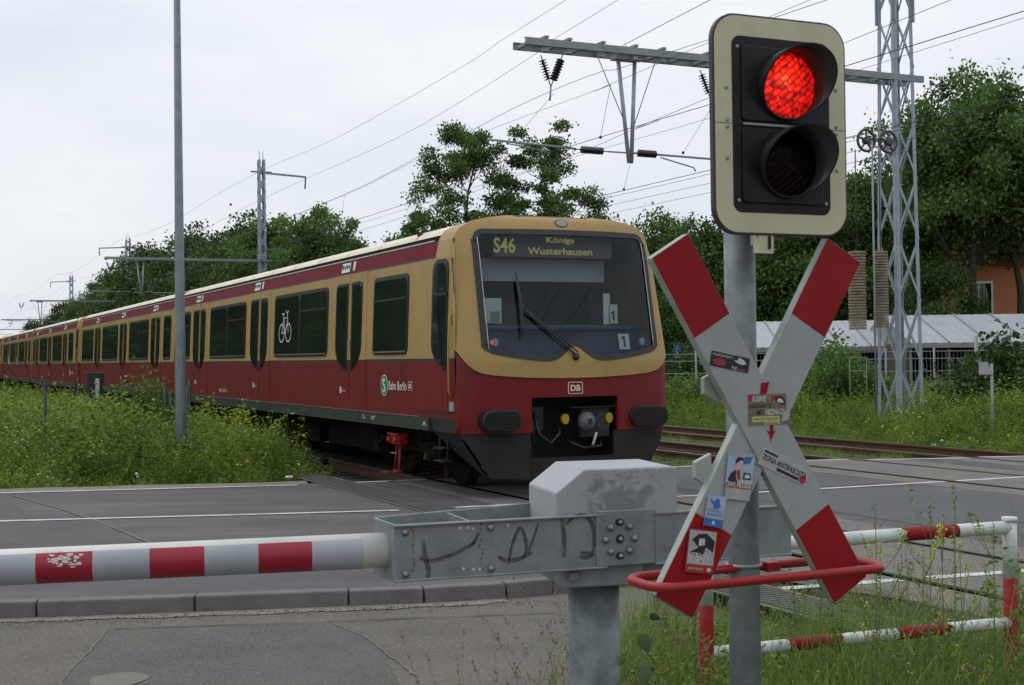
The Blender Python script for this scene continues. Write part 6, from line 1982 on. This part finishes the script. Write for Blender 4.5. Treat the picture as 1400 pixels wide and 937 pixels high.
def crown_clusters(rng, style, H, Wd):
    if style == 'round':
        n = 150
        u = norm(rng.normal(size=(n, 3))); r = rng.uniform(.55, 1.0, n)
        c = u * r[:, None] * np.array([Wd / 2, Wd / 2, H * .40]) + np.array([0, 0, H * .57])
        c[:, :2] *= (1 + .18 * np.sin(c[:, 2:3] * 1.7 + 2))
        rad = rng.uniform(.5, 1.05, n) * Wd * .14
    elif style == 'wall':      # foliage down to the ground
        n = 170
        u = norm(rng.normal(size=(n, 3))); r = rng.uniform(.5, 1.0, n) ** .7
        c = u * r[:, None] * np.array([Wd / 2, Wd / 2, H * .50]) + np.array([0, 0, H * .47])
        c[:, 2] = np.abs(c[:, 2] - .3) + .3
        rad = rng.uniform(.5, 1.1, n) * Wd * .13
    elif style == 'locust':    # separate flat clumps with gaps of sky
        n = 100
        c = np.zeros((n, 3))
        hs = rng.uniform(.30, 1.0, n)
        wd = Wd / 2 * np.interp(hs, [.3, .5, .75, 1.0], [.80, 1.0, .88, .42])
        a = rng.uniform(0, 2 * PI, n); rr_ = np.sqrt(rng.uniform(.08, 1, n))
        c[:, 0] = np.cos(a) * rr_ * wd; c[:, 1] = np.sin(a) * rr_ * wd; c[:, 2] = hs * H * .96
        rad = rng.uniform(.5, 1.05, n) * Wd * .098
    elif style == 'high':
        n = 150
        u = norm(rng.normal(size=(n, 3))); r = rng.uniform(.35, 1.0, n)
        c = u * r[:, None] * np.array([Wd / 2, Wd / 2, H * .27]) + np.array([0, 0, H * .73])
        rad = rng.uniform(.4, 1.0, n) * Wd * .115
    elif style == 'airy':
        n = 120
        u = norm(rng.normal(size=(n, 3))); r = rng.uniform(.35, 1.0, n)
        c = u * r[:, None] * np.array([Wd / 2, Wd / 2, H * .42]) + np.array([0, 0, H * .57])
        rad = rng.uniform(.4, 1.0, n) * Wd * .095
    else:                      # bush
        n = 70
        u = norm(rng.normal(size=(n, 3))); u[:, 2] = np.abs(u[:, 2]); r = rng.uniform(.4, 1, n)
        c = u * r[:, None] * np.array([Wd / 2, Wd / 2, H * .9])
        rad = rng.uniform(.5, 1, n) * Wd * .17
    return c, rad
def crown_mesh(seed, style, H, Wd, per, ls):
    rng = np.random.default_rng(seed)
    c, rad = crown_clusters(rng, style, H, Wd)
    n = len(c)
    k = np.repeat(np.arange(n), per)
    flat = .55 if style in ('locust',) else .8
    u = norm(rng.normal(size=(n * per, 3)))
    off = u * (rng.uniform(0.25, 1.0, n * per) ** .6)[:, None] * rad[k][:, None] * np.array([1, 1, flat])
    off *= (1 + .35 * rng.normal(size=(n * per, 1)))
    P_ = c[k] + off
    P_[:, 2] = np.maximum(P_[:, 2], .05)
    d = norm(u + rng.normal(size=u.shape) * .8 + np.array([0, 0, -.15]))
    L = ls * rng.uniform(.7, 1.35, len(P_))
    V = leaves(rng, P_, d, L, L * .36)
    T = np.clip(.45 + .20 * rng.normal(size=n)[k] + .20 * rng.normal(size=len(P_)), 0, 1)
    return V, T, c, rad
variants = {}
def tree_variant(key, seed, style, H, Wd, per, ls, mat, bark_r=.16):
    V, T, c, rad = crown_mesh(seed, style, H, Wd, per, ls)
    rng = np.random.default_rng(seed + 99)
    cr_ = qmesh('crown', V, T, mat)
    mb = MB()
    top = H * (.9 if style in ('locust', 'airy') else .7)
    tp = [(0, 0, -.2)]
    for k in range(1, 7): tp.append((rng.normal() * .12 * k / 3, rng.normal() * .12 * k / 3, top * k / 6))
    mb.tube(tp, [bark_r * (1 - .82 * k / 6) + .01 for k in range(7)], 7)
    order = rng.permutation(len(c))[:46]
    for i in order:
        e = c[i]
        zz = min(top * .95, max(.12 * H, e[2] - (.25 + .5 * rng.random()) * np.hypot(e[0], e[1]) - .3))
        f = zz / top * 6
        k = min(5, int(f)); fr = f - k
        s = np.array(tp[k]) * (1 - fr) + np.array(tp[k + 1]) * fr
        m = (s + e) / 2 + np.array([rng.normal() * .15, rng.normal() * .15, -.12 * np.linalg.norm(e - s) * .5])
        r0 = bark_r * .38 * (1 - zz / H * .6)
        mb.tube([tuple(s), tuple(m), tuple(e)], [r0, r0 * .6, .012], 5)
    tr_ = mb.build('trunk', mBark)
    variants[key] = (cr_.data, tr_.data, H)
    bpy.data.objects.remove(cr_); bpy.data.objects.remove(tr_)
tree_variant('wall1', 1, 'wall', 11, 8.5, 190, .22, mLeafB)
tree_variant('wall2', 2, 'wall', 12, 8.0, 190, .22, mLeafA)
tree_variant('round1', 3, 'round', 10, 7.0, 190, .19, mLeafC)
tree_variant('big1', 4, 'round', 14, 10.5, 260, .22, mLeafA, .24)
tree_variant('big2', 5, 'airy', 14, 10.0, 230, .20, mLeafC, .26)
tree_variant('locust1', 6, 'locust', 12, 6.8, 300, .12, mLeafA, .13)
tree_variant('locust2', 17, 'locust', 12, 5.8, 280, .12, mLeafA, .12)
tree_variant('airy1', 8, 'airy', 11, 7.5, 300, .15, mLeafA)
tree_variant('high1', 21, 'high', 14, 9.5, 270, .19, mLeafA, .25)
tree_variant('high2', 22, 'high', 14, 9.0, 250, .18, mLeafA, .25)
tree_variant('bush1', 9, 'bush', 2.4, 3.2, 170, .11, mLeafC, .05)
tree_variant('bush2', 10, 'bush', 2.0, 3.0, 170, .11, mLeafB, .05)
def tree(key, x, y, h, label, cat='tree', name='tree', rz=None, wide=1.0, group=None, z=-.3):
    cm, tm, H = variants[key]
    s = h / H
    t = thing(name, label, cat, (x, y, z), rz if rz is not None else random.uniform(0, 6.28), group)
    t.scale = (s * wide, s * wide, s)
    for nm, me in (('crown', cm), ('trunk', tm)):
        o = bpy.data.objects.new(nm, me); C.objects.link(o); adopt(o, t)
    return t
def at(px, Y): return (px - 700) / 1834 * Y
# treeline behind the railway, left half of the picture
TLn = [(500, 84, 8.6, 'airy1', 'thin crowned tree at the right end of the left treeline, touching the train roof'),
       (455, 88, 11.5, 'airy1', 'loose crowned tree right of the second mast'),
       (408, 96, 13.4, 'big2', 'tall loose tree just right of the second mast'),
       (372, 102, 12.8, 'wall1', 'dark leafy tree standing behind the second mast'),
       (330, 112, 13.0, 'wall2', 'broad tree left of the second mast'),
       (292, 118, 13.6, 'wall1', 'dark broad tree halfway between lamp pole and second mast'),
       (262, 126, 13.8, 'wall2', 'full tree just right of the lamp pole'),
       (228, 138, 13.8, 'wall1', 'tree standing behind the upper lamp pole'),
       (200, 150, 14.8, 'wall2', 'tree with a rounded top left of the lamp pole'),
       (172, 160, 13.0, 'wall1', 'tree behind the third mast'),
       (150, 172, 12.5, 'airy1', 'loose tree left of the third mast'),
       (128, 186, 11.5, 'wall2', 'smaller tree above the third train car'),
       (108, 200, 12.0, 'wall1', 'small looking tree beside the fourth mast'),
       (84, 225, 10.5, 'wall2', 'distant tree left of the fourth mast'),
       (60, 250, 10.5, 'wall1', 'last distant tree of the treeline near the left edge'),
       (345, 92, 9.5, 'wall2', 'lower tree in front of the treeline above the train roof'),
       (430, 80, 8.0, 'wall1', 'dark low tree close above the roof of the leading car'),
       (275, 106, 9.5, 'wall1', 'low dark tree at the foot of the treeline beside the lamp pole')]
for px, Y, h, k, lb in TLn: tree(k, at(px, Y), Y, h + .6, lb, group='treeline behind the railway')
# trees above the cab and behind the crossbuck
tree('locust1', at(640, 61), 61, 12.9, 'tall feathery tree with open layered crown above the train cab', rz=1.0, wide=.86)
tree('locust2', at(745, 61), 61, 13.0, 'second feathery tree, right of the first above the windscreen', rz=2.2, wide=1.0)
tree('airy1', at(590, 66), 66, 9.8, 'short loose tree left of the feathery trees')
tree('round1', at(690, 63), 63, 8.8, 'low fresh green tree between the two feathery trees', wide=1.2)
tree('wall1', at(625, 64), 64, 9.0, 'dark bushy tree under the tall feathery tree')
tree('locust1', at(775, 66), 66, 8.6, 'low feathery tree right of the cab roof', rz=4.0, wide=1.2)
tree('round1', at(900, 66), 66, 9.3, 'fresh green rounded tree to the right of the train', rz=.4, wide=.85)
tree('airy1', at(955, 64), 64, 8.6, 'loose tree left of the signal, next to the rounded one')
tree('wall2', at(925, 60), 60, 5.6, 'low dark tree between the train and the crossbuck')
tree('wall1', at(1010, 62), 62, 8.6, 'dark tree behind the signal post')
tree('wall2', at(1075, 60), 60, 9.2, 'leafy tree seen between the arms of the crossbuck')
tree('wall2', at(1140, 62), 62, 10.6, 'tree right behind the signal, left of the tall mast')
tree('big1', at(1190, 60), 60, 10.4, 'dark leafy tree around the hanging weights', wide=.9)
tree('high2', at(1330, 55), 55, 13.6, 'tallest tree at the right with an open top', rz=.7, wide=.95)
tree('big1', at(1255, 64), 64, 12.2, 'large dark tree behind the tall mast', rz=2.0, wide=.8)
tree('high1', at(1395, 56), 56, 13.2, 'tall tree at the right edge with its crown over the orange house', rz=1.5)
tree('airy1', at(1338, 54), 54, 4.6, 'small loose tree with a thin crown before the orange house', rz=2.5, wide=.45)
tree('wall1', at(1272, 54), 54, 6.2, 'low dark tree between the tall mast and the orange house', wide=.8)
tree('big1', at(1420, 68), 68, 12.8, 'large tree at the right edge of the picture', rz=3.0)
tree('big2', at(1455, 66), 66, 14.4, 'tree half outside the right edge', rz=4.4)
tree('wall1', at(1225, 58), 58, 6.0, 'low dark tree behind the shed left of the mast')
# trees behind the viewpoint, mirrored in the windscreen
for k, (x, y, h) in enumerate([(30, -22, 13), (24, -30, 14), (38, -12, 12), (42, -26, 15), (16, -36, 12)]):
    tree(['wall1', 'wall2', 'big1'][k % 3], x, y, h, 'tree behind the viewpoint, mirrored in the windscreen', group='trees behind the viewpoint')
# shrubs
tree('bush2', at(1395, 33), 33, 2.6, 'dense dark green shrub at the right edge, before the shed', 'shrub', 'shrub')
tree('bush1', at(1150, 38), 38, 2.5, 'light green shrub left of the tall mast', 'shrub', 'shrub')
tree('bush1', at(1112, 42), 42, 2.7, 'shrub under the right arm of the crossbuck', 'shrub', 'shrub')
tree('bush2', at(945, 50), 50, 2.6, 'low shrub behind the rail fence right of the train', 'shrub', 'shrub')
tree('bush1', at(930, 40), 40, 1.6, 'small shrub in front of the rail fence', 'shrub', 'shrub')
tree('bush1', at(200, 27), 27, 1.9, 'bushy tall weed with pale tips before the second car', 'shrub', 'shrub')
# trees on the camera's side of the railway (left of the picture), mirrored in the train's windows
for k, (q, p, h) in enumerate([(40, -16, 10), (52, -13, 11), (64, -15, 12), (76, -13, 11), (90, -15, 13), (104, -14, 13), (118, -15, 14)] + [(133 + 15 * j, -15, 15) for j in range(14)]):
    w_ = W(p, q); tree(['wall1', 'wall2'][k % 2], w_.x, w_.y, h, wide=1.0 if q < 100 else 1.45, label= 'roadside tree left of the picture, mirrored in the train windows', group='trees on the near side of the railway')

# --- weeds
def weed_variant(seed, H, R_, nst, nl, ls, fl=0.0):
    rng = np.random.default_rng(seed)
    Vs, Ts = [], []
    b = np.c_[rng.uniform(-R_, R_, (nst, 2)), np.zeros(nst)]
    lean = rng.normal(size=(nst, 2)) * .22
    h = H * rng.uniform(.55, 1.05, nst)
    Vs.append(blades(rng, b, lean + 1e-3, h, np.full(nst, .005), 2)); Ts.append(np.full(nst * 2, .35))
    k = np.repeat(np.arange(nst), nl)
    t = rng.uniform(.10, 1.0, nst * nl)
    P_ = b[k] + np.c_[lean[k] * (t ** 2)[:, None], t] * h[k][:, None]
    a = rng.uniform(0, 2 * PI, len(P_))
    d = norm(np.c_[np.cos(a), np.sin(a), rng.uniform(-.2, .9, len(P_))])
    sp = .10 * (1.15 - t) * H
    P_ = P_ + d * (rng.uniform(0, 1, len(P_)) * sp)[:, None]
    L = ls * rng.uniform(.6, 1.3, len(P_)) * (1.15 - .5 * t)
    Vs.append(leaves(rng, P_, d, L, L * .24)); Ts.append(np.clip(.45 + .2 * rng.normal(size=nst)[k] + .18 * rng.normal(size=len(P_)), 0, .97))
    return np.concatenate(Vs), np.concatenate(Ts)
WV = [weed_variant(20 + i, 1.0, .26, 12, 26, .082) for i in range(4)]
WG = []
for i in range(3):
    rng = np.random.default_rng(60 + i)
    n = 60
    b = np.c_[rng.normal(size=(n, 2)) * .14, np.zeros(n)]
    WG.append((blades(rng, b, rng.normal(size=(n, 2)) * .35, rng.uniform(.5, 1.1, n), rng.uniform(.004, .008, n), 2), np.tile(np.clip(rng.normal(size=n) * .2 + .5, 0, 1), 2)))
def scatter(name, var, pts, hs, seed, mat, label, tshift=None):
    rng = np.random.default_rng(seed)
    Vs, Ts = [], []
    for i, (x, y, z) in enumerate(pts):
        V, T = var[rng.integers(len(var))]
        a = rng.uniform(0, 2 * PI); ca, sa = math.cos(a), math.sin(a)
        s = hs[i]
        w = max(.7, min(1.5, s)) * rng.uniform(.85, 1.2)
        X = np.empty_like(V)
        X[..., 0] = (V[..., 0] * ca - V[..., 1] * sa) * w + x
        X[..., 1] = (V[..., 0] * sa + V[..., 1] * ca) * w + y
        X[..., 2] = V[..., 2] * s + z
        Vs.append(X); Ts.append(np.clip(T + rng.normal() * .10 + (tshift[i] if tshift is not None else 0), 0, .97))
    return tag(qmesh(name, np.concatenate(Vs), np.concatenate(Ts), mat), label, kind='stuff')
rng = np.random.default_rng(77)
def lump(x, y): return .5 + .5 * math.sin(x * 1.3 + 1.7 * math.sin(y * .7)) * math.cos(y * 1.1 + .8 * math.sin(x * .9))
# left patch: between road and train
pts, hs, tsft = [], [], []
g_pts, g_h = [], []
for i in range(26000):
    p = rng.uniform(-7.5, 6.45); q = rng.uniform(17.5, 62)
    x, y, _ = W(p, q)
    if x / y < -.43 or x / y > -.05: continue
    e = q - (interp(FAR, p) + .45)
    if e < 0.0: continue
    dens = 1.0 if e < 9 else (.45 if e < 20 else .22)
    if rng.random() > dens * .26: continue
    l = lump(x, y)
    edge = min(1, e / 2.6)
    h = (.28 + .95 * edge) * (.72 + .45 * l)
    if p > 5.3: h *= max(.45, 1 - (p - 5.3) * .5)
    if e > 12: h = min(h, 1.1)
    if e < 1.0 and rng.random() < .65:
        g_pts.append((x, y, -.30)); g_h.append(.18 + .35 * rng.random()); continue
    if (x + 7.0) ** 2 / 3.0 + (y - 20.6) ** 2 / .5 < 1 and rng.random() < .8: continue
    pts.append((x, y, -.30)); hs.append(h * rng.uniform(.65, 1.3)); tsft.append((l - .5) * .55 + .12 * math.sin(x * 3.1 + y))
    if rng.random() < .35: g_pts.append((x + .1, y, -.3)); g_h.append(h * rng.uniform(.7, 1.1))
print('left weeds', len(pts), len(g_pts))
scatter('weeds', WV, pts, hs, 1, mWeed, 'tall green weeds between the road and the train at the left', tsft)
scatter('verge_grass', WG, g_pts, g_h, 2, mGrassN, 'grass growing among the weeds at the left')
left_top = [(p_[0], p_[1], -.3 + h_) for p_, h_ in zip(pts, hs)]
# right patch: beyond the outermost track
pts, hs, tsft, g_pts, g_h = [], [], [], [], []
for i in range(30000):
    p = rng.uniform(18.9, 34); q = rng.uniform(8, 48)
    x, y, _ = W(p, q)
    if x / y > .42 or x / y < .08 or y > 44: continue
    e = q - (interp(FAR, p) + .5)
    if e < 0: continue
    d = min(e, (p - 18.9) * 1.0)
    if rng.random() > (.20 if y < 36 else .11): continue
    l = lump(x * .8, y * .8)
    h = (.30 + .75 * min(1, d / 2.4)) * (.7 + .5 * l)
    if e < .9 and rng.random() < .6: g_pts.append((x, y, -.3)); g_h.append(.25 + .3 * rng.random()); continue
    pts.append((x, y, -.30)); hs.append(h * rng.uniform(.85, 1.2)); tsft.append((l - .5) * .3)
    if rng.random() < .3: g_pts.append((x + .1, y, -.3)); g_h.append(h)
print('right weeds', len(pts), len(g_pts))
scatter('weeds', WV, pts, hs, 3, mWeed, 'green weeds beyond the outermost track at the right', tsft)
right_top = [(p_[0], p_[1], -.3 + h_) for p_, h_ in zip(pts, hs)]
# sprigs between the tracks
for i in range(900):
    p = rng.choice([12.1, 15.75, 18.9, 15.9, 10.5]) + rng.normal() * .35; q = interp(FAR, p) + .4 + 12 * rng.random() ** 1.3
    x, y, _ = W(p, q)
    if rng.random() < .5: g_pts.append((x, y, -.25)); g_h.append(.12 + .25 * rng.random())
for i in range(70):
    p = 11.0 + rng.normal() * .8; q = interp(FAR, p) + .4 + 8 * rng.random()
    x, y, _ = W(p, q); g_pts.append((x, y, -.28)); g_h.append(.35 + .35 * rng.random())
scatter('track_grass', WG, g_pts, g_h, 4, mGrassN, 'grass tufts along the tracks and the far verge')
# weeds behind, low filler out to the treeline
pts, hs = [], []
for i in range(1500):
    Y = rng.uniform(44, 78); px = rng.uniform(860, 1460)
    pts.append((at(px, Y), Y, -.3)); hs.append(rng.uniform(.7, 1.5))
scatter('far_undergrowth', WV, pts, hs, 5, mWeed, 'undergrowth below the trees at the right')
# blossoms
def dots(name, tops, frac, rngs, mat, label, n_in=5, s=.035, sx=.16, cond=None):
    r2 = np.random.default_rng(rngs)
    P_ = []
    for (x, y, z) in tops:
        if r2.random() > frac or (cond and not cond(x, y)): continue
        for k in range(n_in): P_.append((x + r2.normal() * sx, y + r2.normal() * sx, z - abs(r2.normal()) * .16))
    P_ = np.array(P_)
    d = norm(r2.normal(size=P_.shape)); L = s * r2.uniform(.7, 1.4, len(P_))
    V = leaves(r2, P_, d, L, L * .5)
    tag(qmesh(name, V, r2.random(len(P_)), mat), label, kind='stuff')
dots('yellow_flowers', right_top, .28, 8, mFlow, 'yellow blossoms in the weeds at the right', 6, .038, .13, lambda x, y: (px_ := x / y * 1834 + 700) > 1160 and lump(x, y * .7) > .35 and y < 34)
dots('yellow_flowers', left_top, .03, 9, mFlow, 'scattered yellow blossoms in the weeds at the left', 7, .05, .08)
dots('white_flowers', left_top, .03, 10, mFlowW, 'a few white blossoms in the weeds at the left', 7, .035, .06)
dots('white_flowers', right_top, .03, 12, mFlowW, 'white umbel blossoms in the weeds at the right', 12, .045, .12, lambda x, y: 1280 < x / y * 1834 + 700 < 1345)

# --- foreground grass around the posts and the railing
rng = np.random.default_rng(5)
def in_grass(x, y):
    lo = 0.42 if y < 7.2 else .42 + (y - 7.2) * .35
    return x > lo
N = 30000
X_ = rng.uniform(-.1, 4.6, N); Y_ = rng.uniform(5.2, 8.9, N)
p_ = X_ * CT + Y_ * ST; q_ = -X_ * ST + Y_ * CT
lim = np.interp(p_, [2, 3.5, 5, 7], [9.0, 7.6, 6.5, 6.1])
keep = (q_ < lim) & (X_ > .42 + np.maximum(0, Y_ - 7.2) * .35 + .25 * rng.normal(size=N) * .6)
X_, Y_ = X_[keep], Y_[keep]
n = len(X_)
clump = .5 + .5 * np.sin(X_ * 5 + 2 * np.sin(Y_ * 3)) * np.cos(Y_ * 4)
h = rng.uniform(.24, .68, n) * (.75 + .5 * clump) 
h = np.where(rng.random(n) < .04, h * 1.6, h)
V = blades(rng, np.c_[X_, Y_, np.full(n, -.14)], rng.normal(size=(n, 2)) * .34, h, rng.uniform(.0022, .0048, n), 3)
tag(qmesh('meadow_grass', V, np.tile(np.clip(.45 + .2 * clump - .1 + .2 * rng.normal(size=n), 0, 1), 3), mGrassN), 'long green grass around the signal post and the railing', kind='stuff')
# stalks with seed heads
def seed_stalks(n, xr, yr, hr, seed, label, name='seed_grass'):
    rng = np.random.default_rng(seed)
    x = rng.uniform(*xr, n); y = rng.uniform(*yr, n)
    h = rng.uniform(*hr, n)
    lean = rng.normal(size=(n, 2)) * .28
    b = np.c_[x, y, np.full(n, -.14)]
    V = [blades(rng, b, lean, h, np.full(n, .0018), 4)]; T = [np.tile(rng.uniform(.1, .6, n), 4)]
    k = np.repeat(np.arange(n), 26); t = rng.uniform(.72, 1.0, len(k))
    P_ = b[k] + np.c_[lean[k] * (t ** 2)[:, None], t - .25 * t ** 2 * np.linalg.norm(lean[k], axis=1)] * h[k][:, None]
    P_ += rng.normal(size=P_.shape) * (.010 * (1.1 - t))[:, None] * np.array([1, 1, .6]) * 2.0
    d = norm(np.c_[lean[k] * 1.0, np.ones(len(k))] + rng.normal(size=P_.shape) * .4); L = rng.uniform(.010, .022, len(k))
    V.append(leaves(rng, P_, d, L, L * .2)); T.append(rng.uniform(.3, 1.0, len(k)))
    tag(qmesh(name, np.concatenate(V), np.concatenate(T), mDry), label, kind='stuff')
seed_stalks(160, (-9.5, -3.6), (20.2, 23.5), (.6, 1.35), 33, 'dry brown stalks standing among the weeds at the left')
seed_stalks(150, (.75, 4.2), (5.6, 8.2), (.55, 1.05), 31, 'dry seed stalks rising over the grass by the railing')
seed_stalks(90, (-.30, .80), (5.2, 7.2), (.45, 1.0), 32, 'sparse seed stalks left of the barrier pedestal')
# leafy undergrowth near the posts
pts, hs = [], []
WN = [weed_variant(90 + i, 1.0, .10, 4, 30, .055) for i in range(4)]
for i in range(210):
    x = rng.uniform(.5, 4.3); y = rng.uniform(5.4, 8.0)
    if -x * ST + y * CT > np.interp(x * CT + y * ST, [2, 3.5, 5, 7], [9.0, 7.6, 6.5, 6.1]): continue
    pts.append((x, y, -.14)); hs.append(rng.uniform(.25, .62))
for i in range(85):
    pts.append((rng.uniform(.50, 1.05), rng.uniform(5.3, 6.6), -.14)); hs.append(rng.uniform(.35, .80))
scatter('broad_leaf_weeds', WN, pts, hs, 7, mWeed, 'leafy weeds in the grass by the railing')
# single tall weeds one can pick out
def stalk_weed(px, top, Y, label, flower, seed, leafL=.07, nl=34):
    rng = np.random.default_rng(seed)
    tp = P3(px, top, Y)
    h = tp.z + .14
    t = thing('tall_weed', label, 'weed', (tp.x, Y, -.14))
    mb = MB()
    ln = Vector((rng.normal() * .05, rng.normal() * .05, 0))
    sp = [Vector((0, 0, 0)) - ln, Vector((0, 0, h * .5)) - ln * .2, Vector((0, 0, h))]
    sp = [Vector(v) for v in smooth_pts([tuple(v) for v in sp], 5)]
    mb.tube(sp, [.0042 - .003 * i / len(sp) for i in range(len(sp))], 5)
    ends = []
    for k in range(5):
        i = rng.integers(3, len(sp) - 2); a = rng.uniform(0, 6.28); l = h * rng.uniform(.10, .22)
        e = sp[i] + Vector((math.cos(a) * l * .6, math.sin(a) * l * .6, l)); mb.tube([sp[i], (sp[i] + e) / 2 + Vector((math.cos(a), math.sin(a), 0)) * .02, e], .0016, 4); ends.append((sp[i], e))
    mb.build('stem', mStemG, t)
    Vc, Tc = [], []
    f = rng.uniform(.15, 1.0, nl)
    ctr = np.array([sp[min(len(sp) - 1, int(u * (len(sp) - 1)))] for u in f])
    ctr[:, 2] += rng.normal(size=nl) * .015
    ex = []
    for s_, e in ends:
        for u in np.linspace(.3, 1, 6): ex.append(s_.lerp(e, u))
    ctr = np.concatenate([ctr, np.array(ex)])
    a = rng.uniform(0, 2 * PI, len(ctr)); d = norm(np.c_[np.cos(a), np.sin(a), rng.uniform(-.3, .7, len(ctr))])
    L = leafL * rng.uniform(.5, 1.2, len(ctr)) * np.r_[1.25 - f, np.full(len(ex), .45)]
    qmesh('leaves', leaves(rng, ctr, d, L, L * .2), np.clip(rng.normal(size=len(ctr)) * .2 + .5, 0, 1), mWeed, t)
    if flower:
        P_ = []
        for s_, e in ends + [(sp[-3], sp[-1])]:
            for k in range(26): P_.append(np.array(s_.lerp(e, .45 + .55 * rng.random())) + rng.normal(size=3) * .008)
        P_ = np.array(P_); d = norm(rng.normal(size=P_.shape)); L = rng.uniform(.007, .015, len(P_))
        qmesh('blossom', leaves(rng, P_, d, L, L * .45), rng.random(len(P_)), mFlow if flower == 1 else mWeed, t)
mStemG = M('weed stem', (0.10, 0.16, 0.05), (0.14, 0.18, 0.07), 20, 0.7)
for i, (px, top, Y, lb, fl) in enumerate([
    (1197, 690, 6.2, 'tall weed stalk with green tip left of the red stretch of the top pipe', 2),
    (1204, 735, 6.3, 'weed with yellow blossom crossing the white top pipe beside the crossbuck', 1),
    (1273, 686, 6.1, 'tall green tipped weed in front of the red stretch of the top pipe', 2),
    (1287, 715, 6.3, 'weed with small yellow blossoms hanging over the red pipe', 1),
    (1305, 662, 6.0, 'tallest weed stalk, reaching over the railing near its right post', 2),
    (1312, 740, 6.4, 'weed with yellow blossom between the two pipes near the right post', 1),
    (1262, 745, 6.3, 'short yellow flowered weed under the top pipe', 1),
    (1150, 745, 6.4, 'leafy weed stalk right behind the crossbuck foot', 2),
    (1358, 715, 6.5, 'leafy nettle like weed left of the right railing post', 2),
    (1392, 760, 6.3, 'leafy weed right of the right railing post', 2),
    (1228, 770, 6.0, 'low weed stalk over the lower pipe', 2),
    (1085, 800, 6.0, 'weed stalk standing to the right of the signal post', 2),
    (925, 830, 5.7, 'fresh green weed between pedestal and signal post', 2),
    (950, 815, 5.8, 'slim weed stalk left of the signal post', 2)]):
    stalk_weed(px, top, Y, lb, fl, 200 + i, leafL=.10 if 'nettle' in lb or 'leafy' in lb else .06, nl=60 if 'leafy' in lb or 'nettle' in lb else 34)
# climbing plant with big dark leaves hanging on the pedestal
b0 = P3(880, 860, 5.15)
t = thing('climbing_plant', 'creeper with large dark leaves hanging beside the barrier pedestal', 'plant', (b0.x, 5.15, -.12))
mb = MB(); mb.tube([(0.0, 0.05, 0), (.03, 0, .3), (-.02, 0, .62), (.0, .02, .92)], .004, 5); mb.tube([(.0, .02, .9), (.07, 0, .84), (.10, 0, .72)], .002, 4); mb.build('stem', mStemG, t)
bigleaf = [(0, 0), (.026, .010), (.036, .035), (.026, .07), (0, .105), (-.026, .07), (-.036, .035), (-.026, .010)]
mBigL = M('big dark leaf', (0.035, 0.075, 0.018), (0.05, 0.10, 0.026), 12, 0.45)
for (x, z, a, s) in ((.02, .86, 200, 1.0), (.035, .74, 170, 1.0), (-.01, .66, 215, .9), (.08, .62, 150, .8), (.0, .52, 190, 1.0), (.05, .93, 250, .6), (-.05, .78, 160, .6)):
    s *= .75; x -= .03
    mb = MB()
    Mx = frame((x, -.02, z), (math.cos(R(a)), .2, math.sin(R(a))), nrm=(.1, -1, .25))
    ctr_ = mb.add([Mx @ Vector((0, .05 * s, .006))]); rim = mb.add([Mx @ Vector((u * s, v * s, 0)) for u, v in bigleaf])
    for k in range(8): mb.face((ctr_, rim + k, rim + (k + 1) % 8), True)
    mb.build('leaf', mBigL, t)
# litter at the end of the weeds
t = thing('litter', 'crumpled white scrap lying at the edge of the weeds by the rubber strip', 'litter', tuple(W(5.55, 20.0, 0.0)))
mb = MB(); mb.box((0, 0, .02), (.12, .06, .04), Matrix.Rotation(.4, 3, 'Z') @ Matrix.Rotation(.3, 3, 'X')); mb.build('scrap', mPaper, t, bevel=.02)
